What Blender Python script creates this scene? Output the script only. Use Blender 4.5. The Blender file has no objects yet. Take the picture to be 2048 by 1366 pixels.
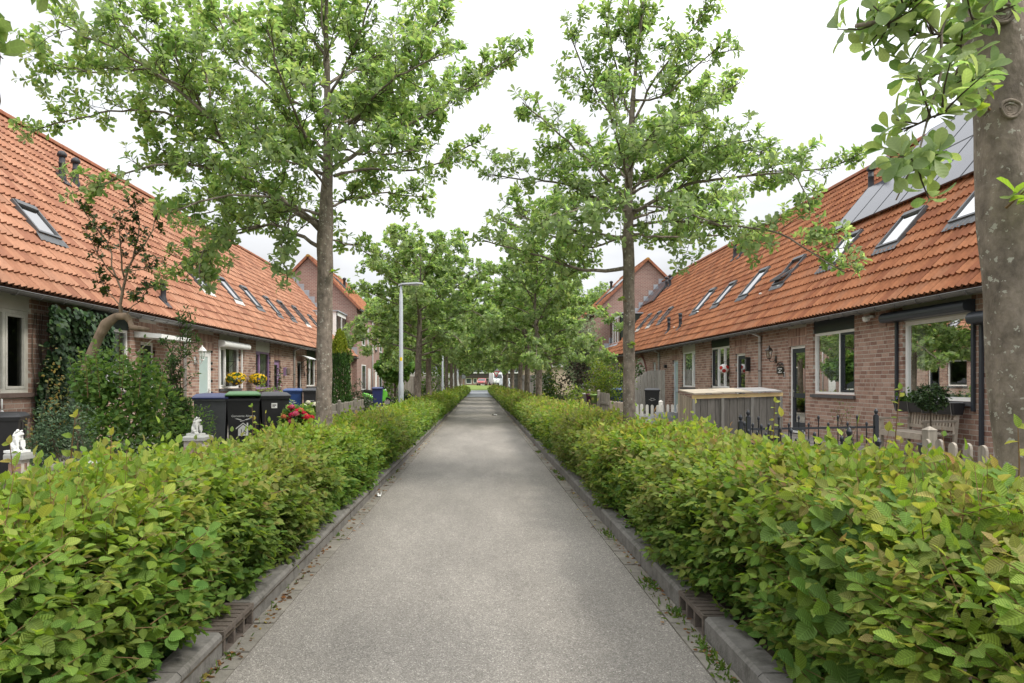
import bpy, math, random
import numpy as np
from mathutils import Vector, Matrix

random.seed(7)
RNG = np.random.default_rng(11)
SC = bpy.context.scene
COL = SC.collection
PI = math.pi
rad = math.radians

# ------------------------------------------------------------------ camera
CAMZ, FPX, VX, VY = 1.40, 1365.33, 959.0, 764.0
cam_data = bpy.data.cameras.new('camera')
cam_data.lens = 24.0
cam_data.sensor_width = 36.0
cam_data.shift_x = 65.0 / 2048.0
cam_data.shift_y = 81.0 / 2048.0
cam_data.clip_start = 0.05
cam_data.clip_end = 2000.0
cam = bpy.data.objects.new('camera', cam_data)
cam.location = (0, 0, CAMZ)
cam.rotation_euler = (rad(90), 0, 0)
COL.objects.link(cam)
SC.camera = cam

# ------------------------------------------------------------------ world, sun, exposure
SUN_EL, SUN_AZ = rad(50), rad(112)         # azimuth clockwise from +Y (path direction)
world = bpy.data.worlds.new('World')
SC.world = world
world.use_nodes = True
wn, wl = world.node_tree.nodes, world.node_tree.links
wn.clear()
w_out = wn.new('ShaderNodeOutputWorld')
w_bg = wn.new('ShaderNodeBackground')
w_bg.inputs['Strength'].default_value = 0.1
sky = wn.new('ShaderNodeTexSky')
sky.sky_type = 'NISHITA'
sky.sun_disc = False
sky.sun_elevation = SUN_EL
sky.sun_rotation = SUN_AZ
w_co = wn.new('ShaderNodeTexCoord')
w_map = wn.new('ShaderNodeMapping')
w_map.inputs['Scale'].default_value = (1.0, 1.0, 2.6)
w_noise = wn.new('ShaderNodeTexNoise')
w_noise.inputs['Scale'].default_value = 2.2
w_noise.inputs['Detail'].default_value = 6.0
w_noise.inputs['Roughness'].default_value = 0.55
w_ramp = wn.new('ShaderNodeValToRGB')       # cloud cover: a nearly closed bright deck
w_ramp.color_ramp.elements[0].position = 0.33
w_ramp.color_ramp.elements[0].color = (0.90, 0.90, 0.90, 1)
w_ramp.color_ramp.elements[1].position = 0.56
w_ramp.color_ramp.elements[1].color = (0.985, 0.985, 0.985, 1)
w_mix = wn.new('ShaderNodeMix')
w_mix.data_type = 'RGBA'
# overcast deck: about twice as bright overhead as at the horizon, with soft grey patches
w_sep = wn.new('ShaderNodeSeparateXYZ')
w_el = wn.new('ShaderNodeMapRange')
w_el.inputs['From Min'].default_value = 0.0
w_el.inputs['From Max'].default_value = 1.0
w_el.inputs['To Min'].default_value = 4.3
w_el.inputs['To Max'].default_value = 15.5
w_n2 = wn.new('ShaderNodeTexNoise')
w_n2.inputs['Scale'].default_value = 3.1
w_n2.inputs['Detail'].default_value = 5.0
w_r2 = wn.new('ShaderNodeMapRange')
w_r2.inputs['From Min'].default_value = 0.3
w_r2.inputs['From Max'].default_value = 0.7
w_r2.inputs['To Min'].default_value = 0.76
w_r2.inputs['To Max'].default_value = 1.18
w_mu = wn.new('ShaderNodeMath')
w_mu.operation = 'MULTIPLY'
w_cl = wn.new('ShaderNodeVectorMath')
w_cl.operation = 'SCALE'
w_cl.inputs[0].default_value = (0.985, 1.0, 1.025)
wl.new(w_co.outputs['Generated'], w_sep.inputs[0])
w_pw = wn.new('ShaderNodeMath')
w_pw.operation = 'POWER'
w_pw.inputs[1].default_value = 1.8
w_pw.use_clamp = True
wl.new(w_sep.outputs[2], w_pw.inputs[0])
wl.new(w_pw.outputs[0], w_el.inputs['Value'])
wl.new(w_map.outputs['Vector'], w_n2.inputs['Vector'])
wl.new(w_n2.outputs['Fac'], w_r2.inputs['Value'])
wl.new(w_el.outputs['Result'], w_mu.inputs[0])
wl.new(w_r2.outputs['Result'], w_mu.inputs[1])
wl.new(w_mu.outputs[0], w_cl.inputs['Scale'])
wl.new(w_cl.outputs[0], w_mix.inputs[7])
wl.new(w_co.outputs['Generated'], w_map.inputs['Vector'])
wl.new(w_map.outputs['Vector'], w_noise.inputs['Vector'])
wl.new(w_noise.outputs['Fac'], w_ramp.inputs['Fac'])
wl.new(w_ramp.outputs['Color'], w_mix.inputs[0])
wl.new(sky.outputs['Color'], w_mix.inputs[6])
wl.new(w_mix.outputs[2], w_bg.inputs['Color'])
wl.new(w_bg.outputs['Background'], w_out.inputs['Surface'])

sun_data = bpy.data.lights.new('sun', 'SUN')
sun_data.energy = 1.5
sun_data.angle = rad(14)
sun_data.color = (1.0, 0.95, 0.86)
sun = bpy.data.objects.new('sun', sun_data)
sdir = Vector((math.sin(SUN_AZ) * math.cos(SUN_EL), math.cos(SUN_AZ) * math.cos(SUN_EL), math.sin(SUN_EL)))
sun.rotation_euler = sdir.to_track_quat('Z', 'Y').to_euler()
COL.objects.link(sun)

SC.view_settings.view_transform = 'Standard'
SC.view_settings.look = 'None'
SC.view_settings.gamma = 1.0
SC.view_settings.use_curve_mapping = False
SC.view_settings.exposure = 1.12
SC.cycles.max_bounces = 8
SC.cycles.diffuse_bounces = 4
SC.cycles.glossy_bounces = 4
SC.cycles.transmission_bounces = 6
SC.cycles.transparent_max_bounces = 12

# ------------------------------------------------------------------ materials
MATS = {}

def mat(name, color=None, rough=0.7, spec=0.3, vary=0.15, scale=6.0, bump=0.0, bscale=40.0, attr=False,
        metal=0.0, stretch=None, streak=0.0, dirt=0.0, dirt_col=(0.06, 0.055, 0.045), dscale=3.0):
    """Principled material: colour (or the piece's own 'col' attribute) with noise variation, optional dirt and bump."""
    if name in MATS:
        return MATS[name]
    m = bpy.data.materials.new(name)
    m.use_nodes = True
    nt = m.node_tree
    N, L = nt.nodes, nt.links
    p = N['Principled BSDF']
    p.inputs['Roughness'].default_value = rough
    p.inputs['Specular IOR Level'].default_value = spec
    p.inputs['Metallic'].default_value = metal
    tc = N.new('ShaderNodeTexCoord')
    vec = tc.outputs['Object']
    if stretch:
        mp = N.new('ShaderNodeMapping')
        mp.inputs['Scale'].default_value = stretch
        L.new(vec, mp.inputs['Vector'])
        vec = mp.outputs['Vector']
    ns = N.new('ShaderNodeTexNoise')
    ns.inputs['Scale'].default_value = scale
    ns.inputs['Detail'].default_value = 5.0
    ns.inputs['Roughness'].default_value = 0.65
    L.new(vec, ns.inputs['Vector'])
    mr = N.new('ShaderNodeMapRange')
    mr.inputs['From Min'].default_value = 0.3
    mr.inputs['From Max'].default_value = 0.7
    mr.inputs['To Min'].default_value = 1.0 - vary
    mr.inputs['To Max'].default_value = 1.0 + vary
    L.new(ns.outputs['Fac'], mr.inputs['Value'])
    mul = N.new('ShaderNodeMix')
    mul.data_type = 'RGBA'
    mul.blend_type = 'MULTIPLY'
    mul.inputs[0].default_value = 1.0
    if attr:
        at = N.new('ShaderNodeAttribute')
        at.attribute_name = 'col'
        L.new(at.outputs['Color'], mul.inputs[6])
    else:
        mul.inputs[6].default_value = (*color, 1)
    L.new(mr.outputs['Result'], mul.inputs[7])
    out = mul.outputs[2]
    if dirt > 0:
        n2 = N.new('ShaderNodeTexNoise')
        n2.inputs['Scale'].default_value = dscale
        n2.inputs['Detail'].default_value = 8.0
        n2.inputs['Roughness'].default_value = 0.7
        L.new(vec, n2.inputs['Vector'])
        m2 = N.new('ShaderNodeMapRange')
        m2.inputs['From Min'].default_value = 0.48
        m2.inputs['From Max'].default_value = 0.72
        m2.inputs['To Max'].default_value = dirt
        L.new(n2.outputs['Fac'], m2.inputs['Value'])
        dm = N.new('ShaderNodeMix')
        dm.data_type = 'RGBA'
        dm.inputs[7].default_value = (*dirt_col, 1)
        L.new(m2.outputs['Result'], dm.inputs[0])
        L.new(out, dm.inputs[6])
        out = dm.outputs[2]
    L.new(out, p.inputs['Base Color'])
    if bump > 0:
        nb = N.new('ShaderNodeTexNoise')
        nb.inputs['Scale'].default_value = bscale
        nb.inputs['Detail'].default_value = 4.0
        L.new(vec, nb.inputs['Vector'])
        b = N.new('ShaderNodeBump')
        b.inputs['Strength'].default_value = bump
        b.inputs['Distance'].default_value = 0.01
        L.new(nb.outputs['Fac'], b.inputs['Height'])
        L.new(b.outputs['Normal'], p.inputs['Normal'])
    MATS[name] = m
    return m


def leaf_mat(name, trans=0.32, rough=0.42, spec=0.35, under=None, under_f=0.0, pleat=0.0, veins=8.0, glow=1.5):
    """Leaf: colour from the leaf's 'col' attribute, light through the blade, paler underside."""
    m = bpy.data.materials.new(name)
    m.use_nodes = True
    nt = m.node_tree
    N, L = nt.nodes, nt.links
    p = N['Principled BSDF']
    o = N['Material Output']
    p.inputs['Roughness'].default_value = rough
    p.inputs['Specular IOR Level'].default_value = spec
    at = N.new('ShaderNodeAttribute')
    at.attribute_name = 'col'
    col = at.outputs['Color']
    if pleat > 0:                   # side veins as fine relief, and a paler midrib
        bl = N.new('ShaderNodeAttribute')
        bl.attribute_name = 'blade'
        sx = N.new('ShaderNodeSeparateXYZ')
        L.new(bl.outputs['Vector'], sx.inputs[0])
        def mth(op, a, b=None):
            q = N.new('ShaderNodeMath')
            q.operation = op
            for i, x in enumerate((a, b)):
                if x is None:
                    continue
                if isinstance(x, (int, float)):
                    q.inputs[i].default_value = x
                else:
                    L.new(x, q.inputs[i])
            return q.outputs[0]
        av = mth('ABSOLUTE', sx.outputs[1])
        w = mth('SINE', mth('MULTIPLY', mth('SUBTRACT', sx.outputs[0], mth('MULTIPLY', av, 0.6)), veins * 6.2832))
        rib = mth('LESS_THAN', av, 0.018)
        mr = N.new('ShaderNodeMapRange')
        mr.inputs['From Min'].default_value = -1.0
        mr.inputs['To Min'].default_value = 1 - 0.16 * pleat
        mr.inputs['To Max'].default_value = 1 + 0.13 * pleat
        L.new(w, mr.inputs['Value'])
        sc = mth('ADD', mr.outputs['Result'], mth('MULTIPLY', rib, 0.35 * pleat))
        vm = N.new('ShaderNodeVectorMath')
        vm.operation = 'SCALE'
        L.new(col, vm.inputs[0])
        L.new(sc, vm.inputs['Scale'])
        col = vm.outputs[0]
        b = N.new('ShaderNodeBump')
        b.inputs['Strength'].default_value = 0.6 * pleat
        b.inputs['Distance'].default_value = 0.002
        L.new(w, b.inputs['Height'])
        L.new(b.outputs['Normal'], p.inputs['Normal'])
    if under:
        g = N.new('ShaderNodeNewGeometry')
        f = N.new('ShaderNodeMath')
        f.operation = 'MULTIPLY'
        f.inputs[1].default_value = under_f
        L.new(g.outputs['Backfacing'], f.inputs[0])
        mx = N.new('ShaderNodeMix')
        mx.data_type = 'RGBA'
        mx.inputs[7].default_value = (*under, 1)
        L.new(f.outputs[0], mx.inputs[0])
        L.new(col, mx.inputs[6])
        col = mx.outputs[2]
    L.new(col, p.inputs['Base Color'])
    tr = N.new('ShaderNodeBsdfTranslucent')
    hs = N.new('ShaderNodeHueSaturation')
    hs.inputs['Hue'].default_value = 0.485
    hs.inputs['Saturation'].default_value = 1.1
    hs.inputs['Value'].default_value = glow
    L.new(col, hs.inputs['Color'])
    L.new(hs.outputs['Color'], tr.inputs['Color'])
    ms = N.new('ShaderNodeMixShader')
    ms.inputs[0].default_value = trans
    L.new(p.outputs['BSDF'], ms.inputs[1])
    L.new(tr.outputs['BSDF'], ms.inputs[2])
    L.new(ms.outputs['Shader'], o.inputs['Surface'])
    MATS[name] = m
    return m


def glass_mat(name, tint=(0.9, 0.95, 0.93), base=0.10):
    m = bpy.data.materials.new(name)
    m.use_nodes = True
    nt = m.node_tree
    N, L = nt.nodes, nt.links
    N.remove(N['Principled BSDF'])
    o = N['Material Output']
    t = N.new('ShaderNodeBsdfTransparent')
    t.inputs['Color'].default_value = (*tint, 1)
    g = N.new('ShaderNodeBsdfGlossy')
    g.inputs['Roughness'].default_value = 0.012
    lw = N.new('ShaderNodeFresnel')
    lw.inputs['IOR'].default_value = 1.52
    mr = N.new('ShaderNodeMapRange')
    mr.inputs['To Min'].default_value = base
    mr.inputs['To Max'].default_value = 1.0
    mr.inputs['From Max'].default_value = 1.2
    L.new(lw.outputs[0], mr.inputs['Value'])
    ms = N.new('ShaderNodeMixShader')
    L.new(mr.outputs['Result'], ms.inputs[0])
    L.new(t.outputs[0], ms.inputs[1])
    L.new(g.outputs[0], ms.inputs[2])
    L.new(ms.outputs[0], o.inputs['Surface'])
    MATS[name] = m
    return m


# ------------------------------------------------------------------ mesh buffer
class MB:
    """Collects vertices, faces and per-vertex colours of ONE mesh object."""

    def __init__(self):
        self.v, self.f, self.c, self.n = [], [], [], 0
        self.mi = []
        self.l = []

    def add(self, v, faces, col=None, mi=0, luv=None):
        v = np.asarray(v, dtype=np.float64).reshape(-1, 3)
        self.v.append(v)
        for fa in faces:
            fa = np.asarray(fa, dtype=np.int64)
            if fa.ndim == 1:
                fa = fa.reshape(1, -1)
            self.f.append(fa + self.n)
            self.mi.append(np.full(len(fa), mi))
        if col is None:
            col = (0.5, 0.5, 0.5)
        col = np.asarray(col, dtype=np.float64)
        if col.ndim == 1:
            col = np.broadcast_to(col, (len(v), 3))
        self.c.append(col)
        self.l.append(luv)
        self.n += len(v)
        return self

    def box(self, x0, x1, y0, y1, z0, z1, col=None, mi=0):
        v = [(x0, y0, z0), (x1, y0, z0), (x1, y1, z0), (x0, y1, z0), (x0, y0, z1), (x1, y0, z1), (x1, y1, z1), (x0, y1, z1)]
        f = [[(0, 3, 2, 1), (4, 5, 6, 7), (0, 1, 5, 4), (1, 2, 6, 5), (2, 3, 7, 6), (3, 0, 4, 7)]]
        return self.add(v, f, col, mi)

    def obox(self, c, ex, ey, ez, col=None, mi=0):
        """Box at centre c with half-extent vectors ex, ey, ez."""
        c, ex, ey, ez = [np.asarray(a, float) for a in (c, ex, ey, ez)]
        v = [c + a * ex + b * ey + d * ez for d in (-1, 1) for (a, b) in ((-1, -1), (1, -1), (1, 1), (-1, 1))]
        f = [[(0, 3, 2, 1), (4, 5, 6, 7), (0, 1, 5, 4), (1, 2, 6, 5), (2, 3, 7, 6), (3, 0, 4, 7)]]
        return self.add(v, f, col, mi)

    def bar(self, a, b, w, h=None, up=(0, 0, 1), col=None, mi=0):
        a, b = np.asarray(a, float), np.asarray(b, float)
        d = b - a
        L = np.linalg.norm(d)
        d = d / L
        u = np.asarray(up, float)
        s = np.cross(d, u)
        if np.linalg.norm(s) < 1e-6:
            s = np.cross(d, (1, 0, 0))
        s /= np.linalg.norm(s)
        u = np.cross(s, d)
        return self.obox((a + b) / 2, d * L / 2, s * w / 2, u * (h or w) / 2, col, mi)

    def tube(self, pts, r, sides=6, cap=True, col=None, mi=0):
        pts = np.asarray(pts, float)
        n = len(pts)
        r = np.broadcast_to(np.asarray(r, float), (n,))
        t = np.gradient(pts, axis=0)
        t /= np.linalg.norm(t, axis=1, keepdims=True) + 1e-12
        ref = np.array([0.0, 0, 1]) if abs(t[0][2]) < 0.9 else np.array([1.0, 0, 0])
        s = np.cross(t[0], ref)
        s /= np.linalg.norm(s)
        rings = []
        ang = np.linspace(0, 2 * PI, sides, endpoint=False)
        for i in range(n):
            s = s - t[i] * np.dot(s, t[i])
            s /= np.linalg.norm(s) + 1e-12
            u = np.cross(t[i], s)
            rings.append(pts[i] + r[i] * (np.cos(ang)[:, None] * s + np.sin(ang)[:, None] * u))
        v = np.concatenate(rings)
        i, j = np.meshgrid(np.arange(n - 1), np.arange(sides), indexing='ij')
        a = (i * sides + j).ravel()
        b = (i * sides + (j + 1) % sides).ravel()
        fs = [np.stack([a, b, b + sides, a + sides], 1)]
        if cap:
            fs.append(np.arange(sides)[::-1].reshape(1, -1))
            fs.append((np.arange(sides) + (n - 1) * sides).reshape(1, -1))
        return self.add(v, fs, col, mi)

    def lathe(self, prof, c=(0, 0, 0), sides=16, col=None, mi=0):
        pts = [(c[0], c[1], c[2] + z) for r, z in prof]
        prof = np.asarray(prof, float)
        ang = np.linspace(0, 2 * PI, sides, endpoint=False)
        v = np.concatenate([np.stack([c[0] + r * np.cos(ang), c[1] + r * np.sin(ang), np.full(sides, c[2] + z)], 1) for r, z in prof])
        n = len(prof)
        i, j = np.meshgrid(np.arange(n - 1), np.arange(sides), indexing='ij')
        a = (i * sides + j).ravel()
        b = (i * sides + (j + 1) % sides).ravel()
        fs = [np.stack([a, b, b + sides, a + sides], 1), np.arange(sides)[::-1].reshape(1, -1), (np.arange(sides) + (n - 1) * sides).reshape(1, -1)]
        return self.add(v, fs, col, mi)

    def blob(self, c, r, seg=10, rings=7, rough=0.0, col=None, mi=0):
        th = np.linspace(0, PI, rings + 1)
        v = []
        for k in range(rings + 1):
            for j in range(seg):
                q = 1 + rough * (random.random() - 0.5)
                a = 2 * PI * j / seg
                v.append((c[0] + r[0] * q * math.sin(th[k]) * math.cos(a), c[1] + r[1] * q * math.sin(th[k]) * math.sin(a), c[2] + r[2] * q * math.cos(th[k])))
        i, j = np.meshgrid(np.arange(rings), np.arange(seg), indexing='ij')
        a = (i * seg + j).ravel()
        b = (i * seg + (j + 1) % seg).ravel()
        return self.add(v, [np.stack([a, a + seg, b + seg, b], 1)], col, mi)

    def prism(self, poly, axis_vec, col=None, mi=0):
        """Extrude the closed 3-D polygon by axis_vec."""
        a = np.asarray(poly, float)
        n = len(a)
        v = np.concatenate([a, a + np.asarray(axis_vec, float)])
        k = np.arange(n)
        k2 = (k + 1) % n
        return self.add(v, [k[::-1].reshape(1, -1), (k + n).reshape(1, -1), np.stack([k, k2, k2 + n, k + n], 1)], col, mi)

    def mesh(self, name, mats, smooth=False):
        me = bpy.data.meshes.new(name)
        if not self.v:
            return me
        v = np.concatenate(self.v)
        me.vertices.add(len(v))
        me.vertices.foreach_set('co', v.astype(np.float32).ravel())
        tot = np.concatenate([np.full(len(f), f.shape[1]) for f in self.f])
        loops = np.concatenate([f.ravel() for f in self.f])
        me.loops.add(len(loops))
        me.loops.foreach_set('vertex_index', loops.astype(np.int32))
        me.polygons.add(len(tot))
        start = np.concatenate([[0], np.cumsum(tot)[:-1]])
        me.polygons.foreach_set('loop_start', start.astype(np.int32))
        me.polygons.foreach_set('loop_total', tot.astype(np.int32))
        me.polygons.foreach_set('material_index', np.concatenate(self.mi).astype(np.int32))
        me.polygons.foreach_set('use_smooth', np.full(len(tot), bool(smooth)))
        c = np.concatenate(self.c)
        at = me.attributes.new('col', 'FLOAT_COLOR', 'POINT')
        at.data.foreach_set('color', np.concatenate([c, np.ones((len(c), 1))], 1).astype(np.float32).ravel())
        if any(q is not None for q in self.l):
            lu = np.concatenate([np.zeros((len(a), 3)) if q is None else q for a, q in zip(self.v, self.l)])
            at = me.attributes.new('blade', 'FLOAT_VECTOR', 'POINT')
            at.data.foreach_set('vector', lu.astype(np.float32).ravel())
        for m in (mats if isinstance(mats, (list, tuple)) else [mats]):
            me.materials.append(m)
        me.update(calc_edges=True)
        return me

    def build(self, name, mats, parent=None, smooth=False, **tags):
        return put(name, self.mesh(name, mats, smooth), parent, **tags)


def put(name, me, parent=None, loc=None, **tags):
    o = bpy.data.objects.new(name, me)
    COL.objects.link(o)
    if loc is not None:
        o.location = loc
    if parent is not None:
        o.parent = parent
        if parent.get('_w'):                # parent is an Empty whose children are built in world coordinates
            o.matrix_parent_inverse = Matrix.Translation(-Vector(parent.location))
    for k, v in tags.items():
        o[k] = v
    return o


def thing(name, label, cat, loc=(0, 0, 0), group=None, rotz=0.0, world_built=False, scale=1.0):
    o = bpy.data.objects.new(name, None)
    COL.objects.link(o)
    o.location = loc
    o.rotation_euler = (0, 0, rotz)
    o.scale = (scale, scale, scale)
    o.empty_display_size = 0.2
    tag(o, label, cat, group)
    if world_built:
        o['_w'] = 1
    return o


def tag(o, label, cat, group=None):
    o['label'] = label
    o['category'] = cat
    if group:
        o['group'] = group
    return o


def kids(o):
    return [c for c in bpy.data.objects if c.parent == o]


def copy_tree(o, label=None, parent=None, table=None):
    c = o.copy()
    COL.objects.link(c)
    if parent is not None:
        c.parent = parent
    if label:
        c['label'] = label
    for ch in list(o.children):
        copy_tree(ch, None, c)
    return c


_font = {}

def text_mesh(txt, size, depth=0.001):
    cu = bpy.data.curves.new('lettering', 'FONT')
    cu.body = txt
    cu.size = size
    cu.extrude = depth
    cu.align_x = 'CENTER'
    cu.align_y = 'CENTER'
    o = bpy.data.objects.new('lettering', cu)
    COL.objects.link(o)
    dg = bpy.context.evaluated_depsgraph_get()
    me = bpy.data.meshes.new_from_object(o.evaluated_get(dg))
    bpy.data.objects.remove(o)
    bpy.data.curves.remove(cu)
    return me


def seg_noise(n, amp, rng=RNG):
    return rng.normal(0, amp, n)
# ------------------------------------------------------------------ foliage library
M_LEAF_TREE = leaf_mat('whitebeam_leaf', 0.5, 0.5, 0.3, under=(0.26, 0.31, 0.18), under_f=0.35, pleat=0.3, veins=7, glow=2.5)
M_LEAF_HEDGE = leaf_mat('hornbeam_leaf', 0.34, 0.58, 0.22, pleat=0.9, veins=8, glow=2.0)
M_LEAF_DARK = leaf_mat('evergreen_leaf', 0.12, 0.48, 0.28)
M_PETAL = leaf_mat('petal', 0.25, 0.6, 0.2)
M_WOOD_TWIG = mat('twig_bark', (0.075, 0.058, 0.042), 0.85, 0.15, 0.3, 9.0)
M_SHOOT = mat('young_shoot', (0.17, 0.10, 0.05), 0.7, 0.2, 0.2, 9.0)


def unit(a):
    return a / (np.linalg.norm(a, axis=-1, keepdims=True) + 1e-12)


# leaf blade outlines: (u along, v across, lift); faces as index tuples
def blade(us, ws, mid, tipw=0.0):
    """us: stations from base to tip; ws: half-widths at those stations; mid: stations of the midrib that get a vertex."""
    v = [(0, 0, 0)]
    n = len(us)
    for u, w in zip(us, ws):
        v.append((u, -w, 0.16 * w))
    for u, w in zip(us, ws):
        v.append((u, w, 0.16 * w))
    v.append((1.0, 0, 0))
    tip = 2 * n + 1
    mids = []
    for u in us[:-1]:
        mids.append(len(v))
        v.append((u + 0.03, 0, -0.02))
    f3, f4 = [], []
    for side in (0, 1):
        o = 1 + side * n
        def q(*ix):
            return tuple(ix) if side == 0 else tuple(reversed(ix))
        f3.append(q(0, mids[0], o))
        for k in range(n - 2):
            f4.append(q(mids[k], mids[k + 1], o + k + 1, o + k))
        f4.append(q(mids[-1], tip, o + n - 1, o + n - 2))
    v = np.array(v, float)
    v[:, 2] -= 0.20 * v[:, 0] ** 2
    return v, [np.array(f3), np.array(f4)]


BL_OBOVATE = blade((0.3, 0.62, 0.88), (0.16, 0.30, 0.24), 2)
BL_OVATE = blade((0.22, 0.5, 0.8), (0.27, 0.34, 0.17), 2)
BL_ROUND = blade((0.15, 0.5, 0.85), (0.34, 0.46, 0.27), 2)
BL_LANCE = blade((0.25, 0.55, 0.82), (0.15, 0.19, 0.11), 2)
def toothed(n=9, wmax=0.35, bulge=0.9):
    """Blade with a saw-toothed edge, for leaves seen close."""
    us, ws = [], []
    for k in range(n):
        u = 0.07 + 0.86 * k / (n - 1)
        w = wmax * math.sin(PI * u ** bulge) ** 0.75
        us += [u, u + 0.035]
        ws += [w * 1.03, w * 0.90]
    return blade(tuple(us), tuple(ws), 2)


BL_HORN = toothed()
BL_OBO6 = blade((0.45, 0.84), (0.20, 0.245), 1)
BL_OBOF = blade((0.12, 0.3, 0.5, 0.66, 0.78, 0.80, 0.90, 0.92, 0.975), (0.035, 0.12, 0.215, 0.265, 0.265, 0.245, 0.20, 0.175, 0.075), 2)
BL_OVA6 = blade((0.28, 0.66), (0.31, 0.29), 1)
BL_KITE = (np.array([(0, 0, 0), (0.5, -0.32, 0.05), (1, 0, -0.1), (0.5, 0.32, 0.05)], float), [np.array([(0, 2, 1), (0, 3, 2)])])


def leaves(mb, bl, pos, axis, normal, length, col, wid=1.0):
    """Add one blade per row of pos; axis = base-to-tip direction, normal = upper side."""
    if len(pos) == 0:
        return
    T, F = bl
    a = unit(np.asarray(axis, float))
    n = np.asarray(normal, float)
    n = unit(n - a * (n * a).sum(1, keepdims=True))
    b = np.cross(n, a)
    L = np.broadcast_to(np.asarray(length, float), (len(pos),))[:, None, None]
    curl = np.random.default_rng(len(pos)).normal(1.1, 0.9, (len(pos), 1, 1))
    V = pos[:, None, :] + L * (T[None, :, 0:1] * a[:, None, :] + wid * T[None, :, 1:2] * b[:, None, :] + curl * T[None, :, 2:3] * n[:, None, :])
    m, k = len(pos), len(T)
    off = (np.arange(m) * k)[:, None, None]
    fs = [(f[None] + off).reshape(-1, f.shape[1]) for f in F]
    mb.add(V.reshape(-1, 3), fs, np.repeat(np.asarray(col, float), k, axis=0), luv=np.tile(T, (m, 1)))


_leaf_variants = {}

def leaf_objects(name, bl, pos, axis, normal, length, col, material, parent, nvar=10):
    """Leaves as single objects that share a few meshes; each takes the variant whose colour is nearest."""
    key = (name, id(bl), material.name, round(float(np.mean(col)), 4))
    rng = np.random.default_rng(len(pos) + 5)
    pick = rng.choice(len(col), size=min(nvar, len(col)), replace=False)
    base = np.asarray(col)[pick]
    ms = []
    for c in base:
        mb = MB()
        leaves(mb, bl, np.zeros((1, 3)), np.array([[1.0, 0, 0]]), np.array([[0, 0, 1.0]]), 1.0, c[None])
        ms.append(mb.mesh(name, material, True))
    a = unit(np.asarray(axis, float))
    n = np.asarray(normal, float)
    n = unit(n - a * (n * a).sum(1, keepdims=True))
    b = np.cross(n, a)
    inv = None
    for i in range(len(pos)):
        j = int(np.argmin(((base - col[i]) ** 2).sum(1)))
        o = bpy.data.objects.new(name, ms[j])
        COL.objects.link(o)
        o.parent = parent
        M = Matrix(((a[i][0], b[i][0], n[i][0], pos[i][0]), (a[i][1], b[i][1], n[i][1], pos[i][1]), (a[i][2], b[i][2], n[i][2], pos[i][2]), (0, 0, 0, 1)))
        if parent.get('_w'):
            o.matrix_parent_inverse = Matrix.Translation(-Vector(parent.location))
        o.matrix_basis = M @ Matrix.Scale(float(length[i]), 4)


def in_frame(p, margin=0.0):
    """Rows of p that the photograph's frame holds (by the camera's own projection)."""
    y = np.maximum(p[:, 1], 0.01)
    px = VX + FPX * p[:, 0] / y
    py = VY - FPX * (p[:, 2] - CAMZ) / y
    return (p[:, 1] > 0.3) & (px > -margin) & (px < 2048 + margin) & (py > -margin) & (py < 1366 + margin)


def pick_big(pos, length, n, axis=None, front=None):
    """Indices of the n leaves that show largest; front: a score per leaf that must be positive (outer leaves)."""
    score = length / np.linalg.norm(pos - np.array([0, 0, CAMZ]), axis=1)
    score = np.where(in_frame(pos), score, 0)
    if front is not None:
        score = np.where(front, score, 0)
    idx = np.argsort(-score)[:n]
    return idx[score[idx] > 0]


def mixcol(n, table, weights, rng, jit=0.12):
    t = np.asarray(table, float)
    w = np.asarray(weights, float)
    i = rng.choice(len(t), size=n, p=w / w.sum())
    c = t[i] * (1 + rng.normal(0, jit, (n, 1)))
    c[:, 0] *= 1 + rng.normal(0, 0.06, n)
    return np.clip(c, 0.004, 0.8)


# ------------------------------------------------------------------ trees
TREE_COLS = [(0.158, 0.235, 0.070), (0.122, 0.200, 0.060), (0.200, 0.280, 0.092), (0.088, 0.152, 0.050), (0.235, 0.305, 0.112)]
TREE_W = [4, 3, 2.5, 1.5, 0.8]


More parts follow.
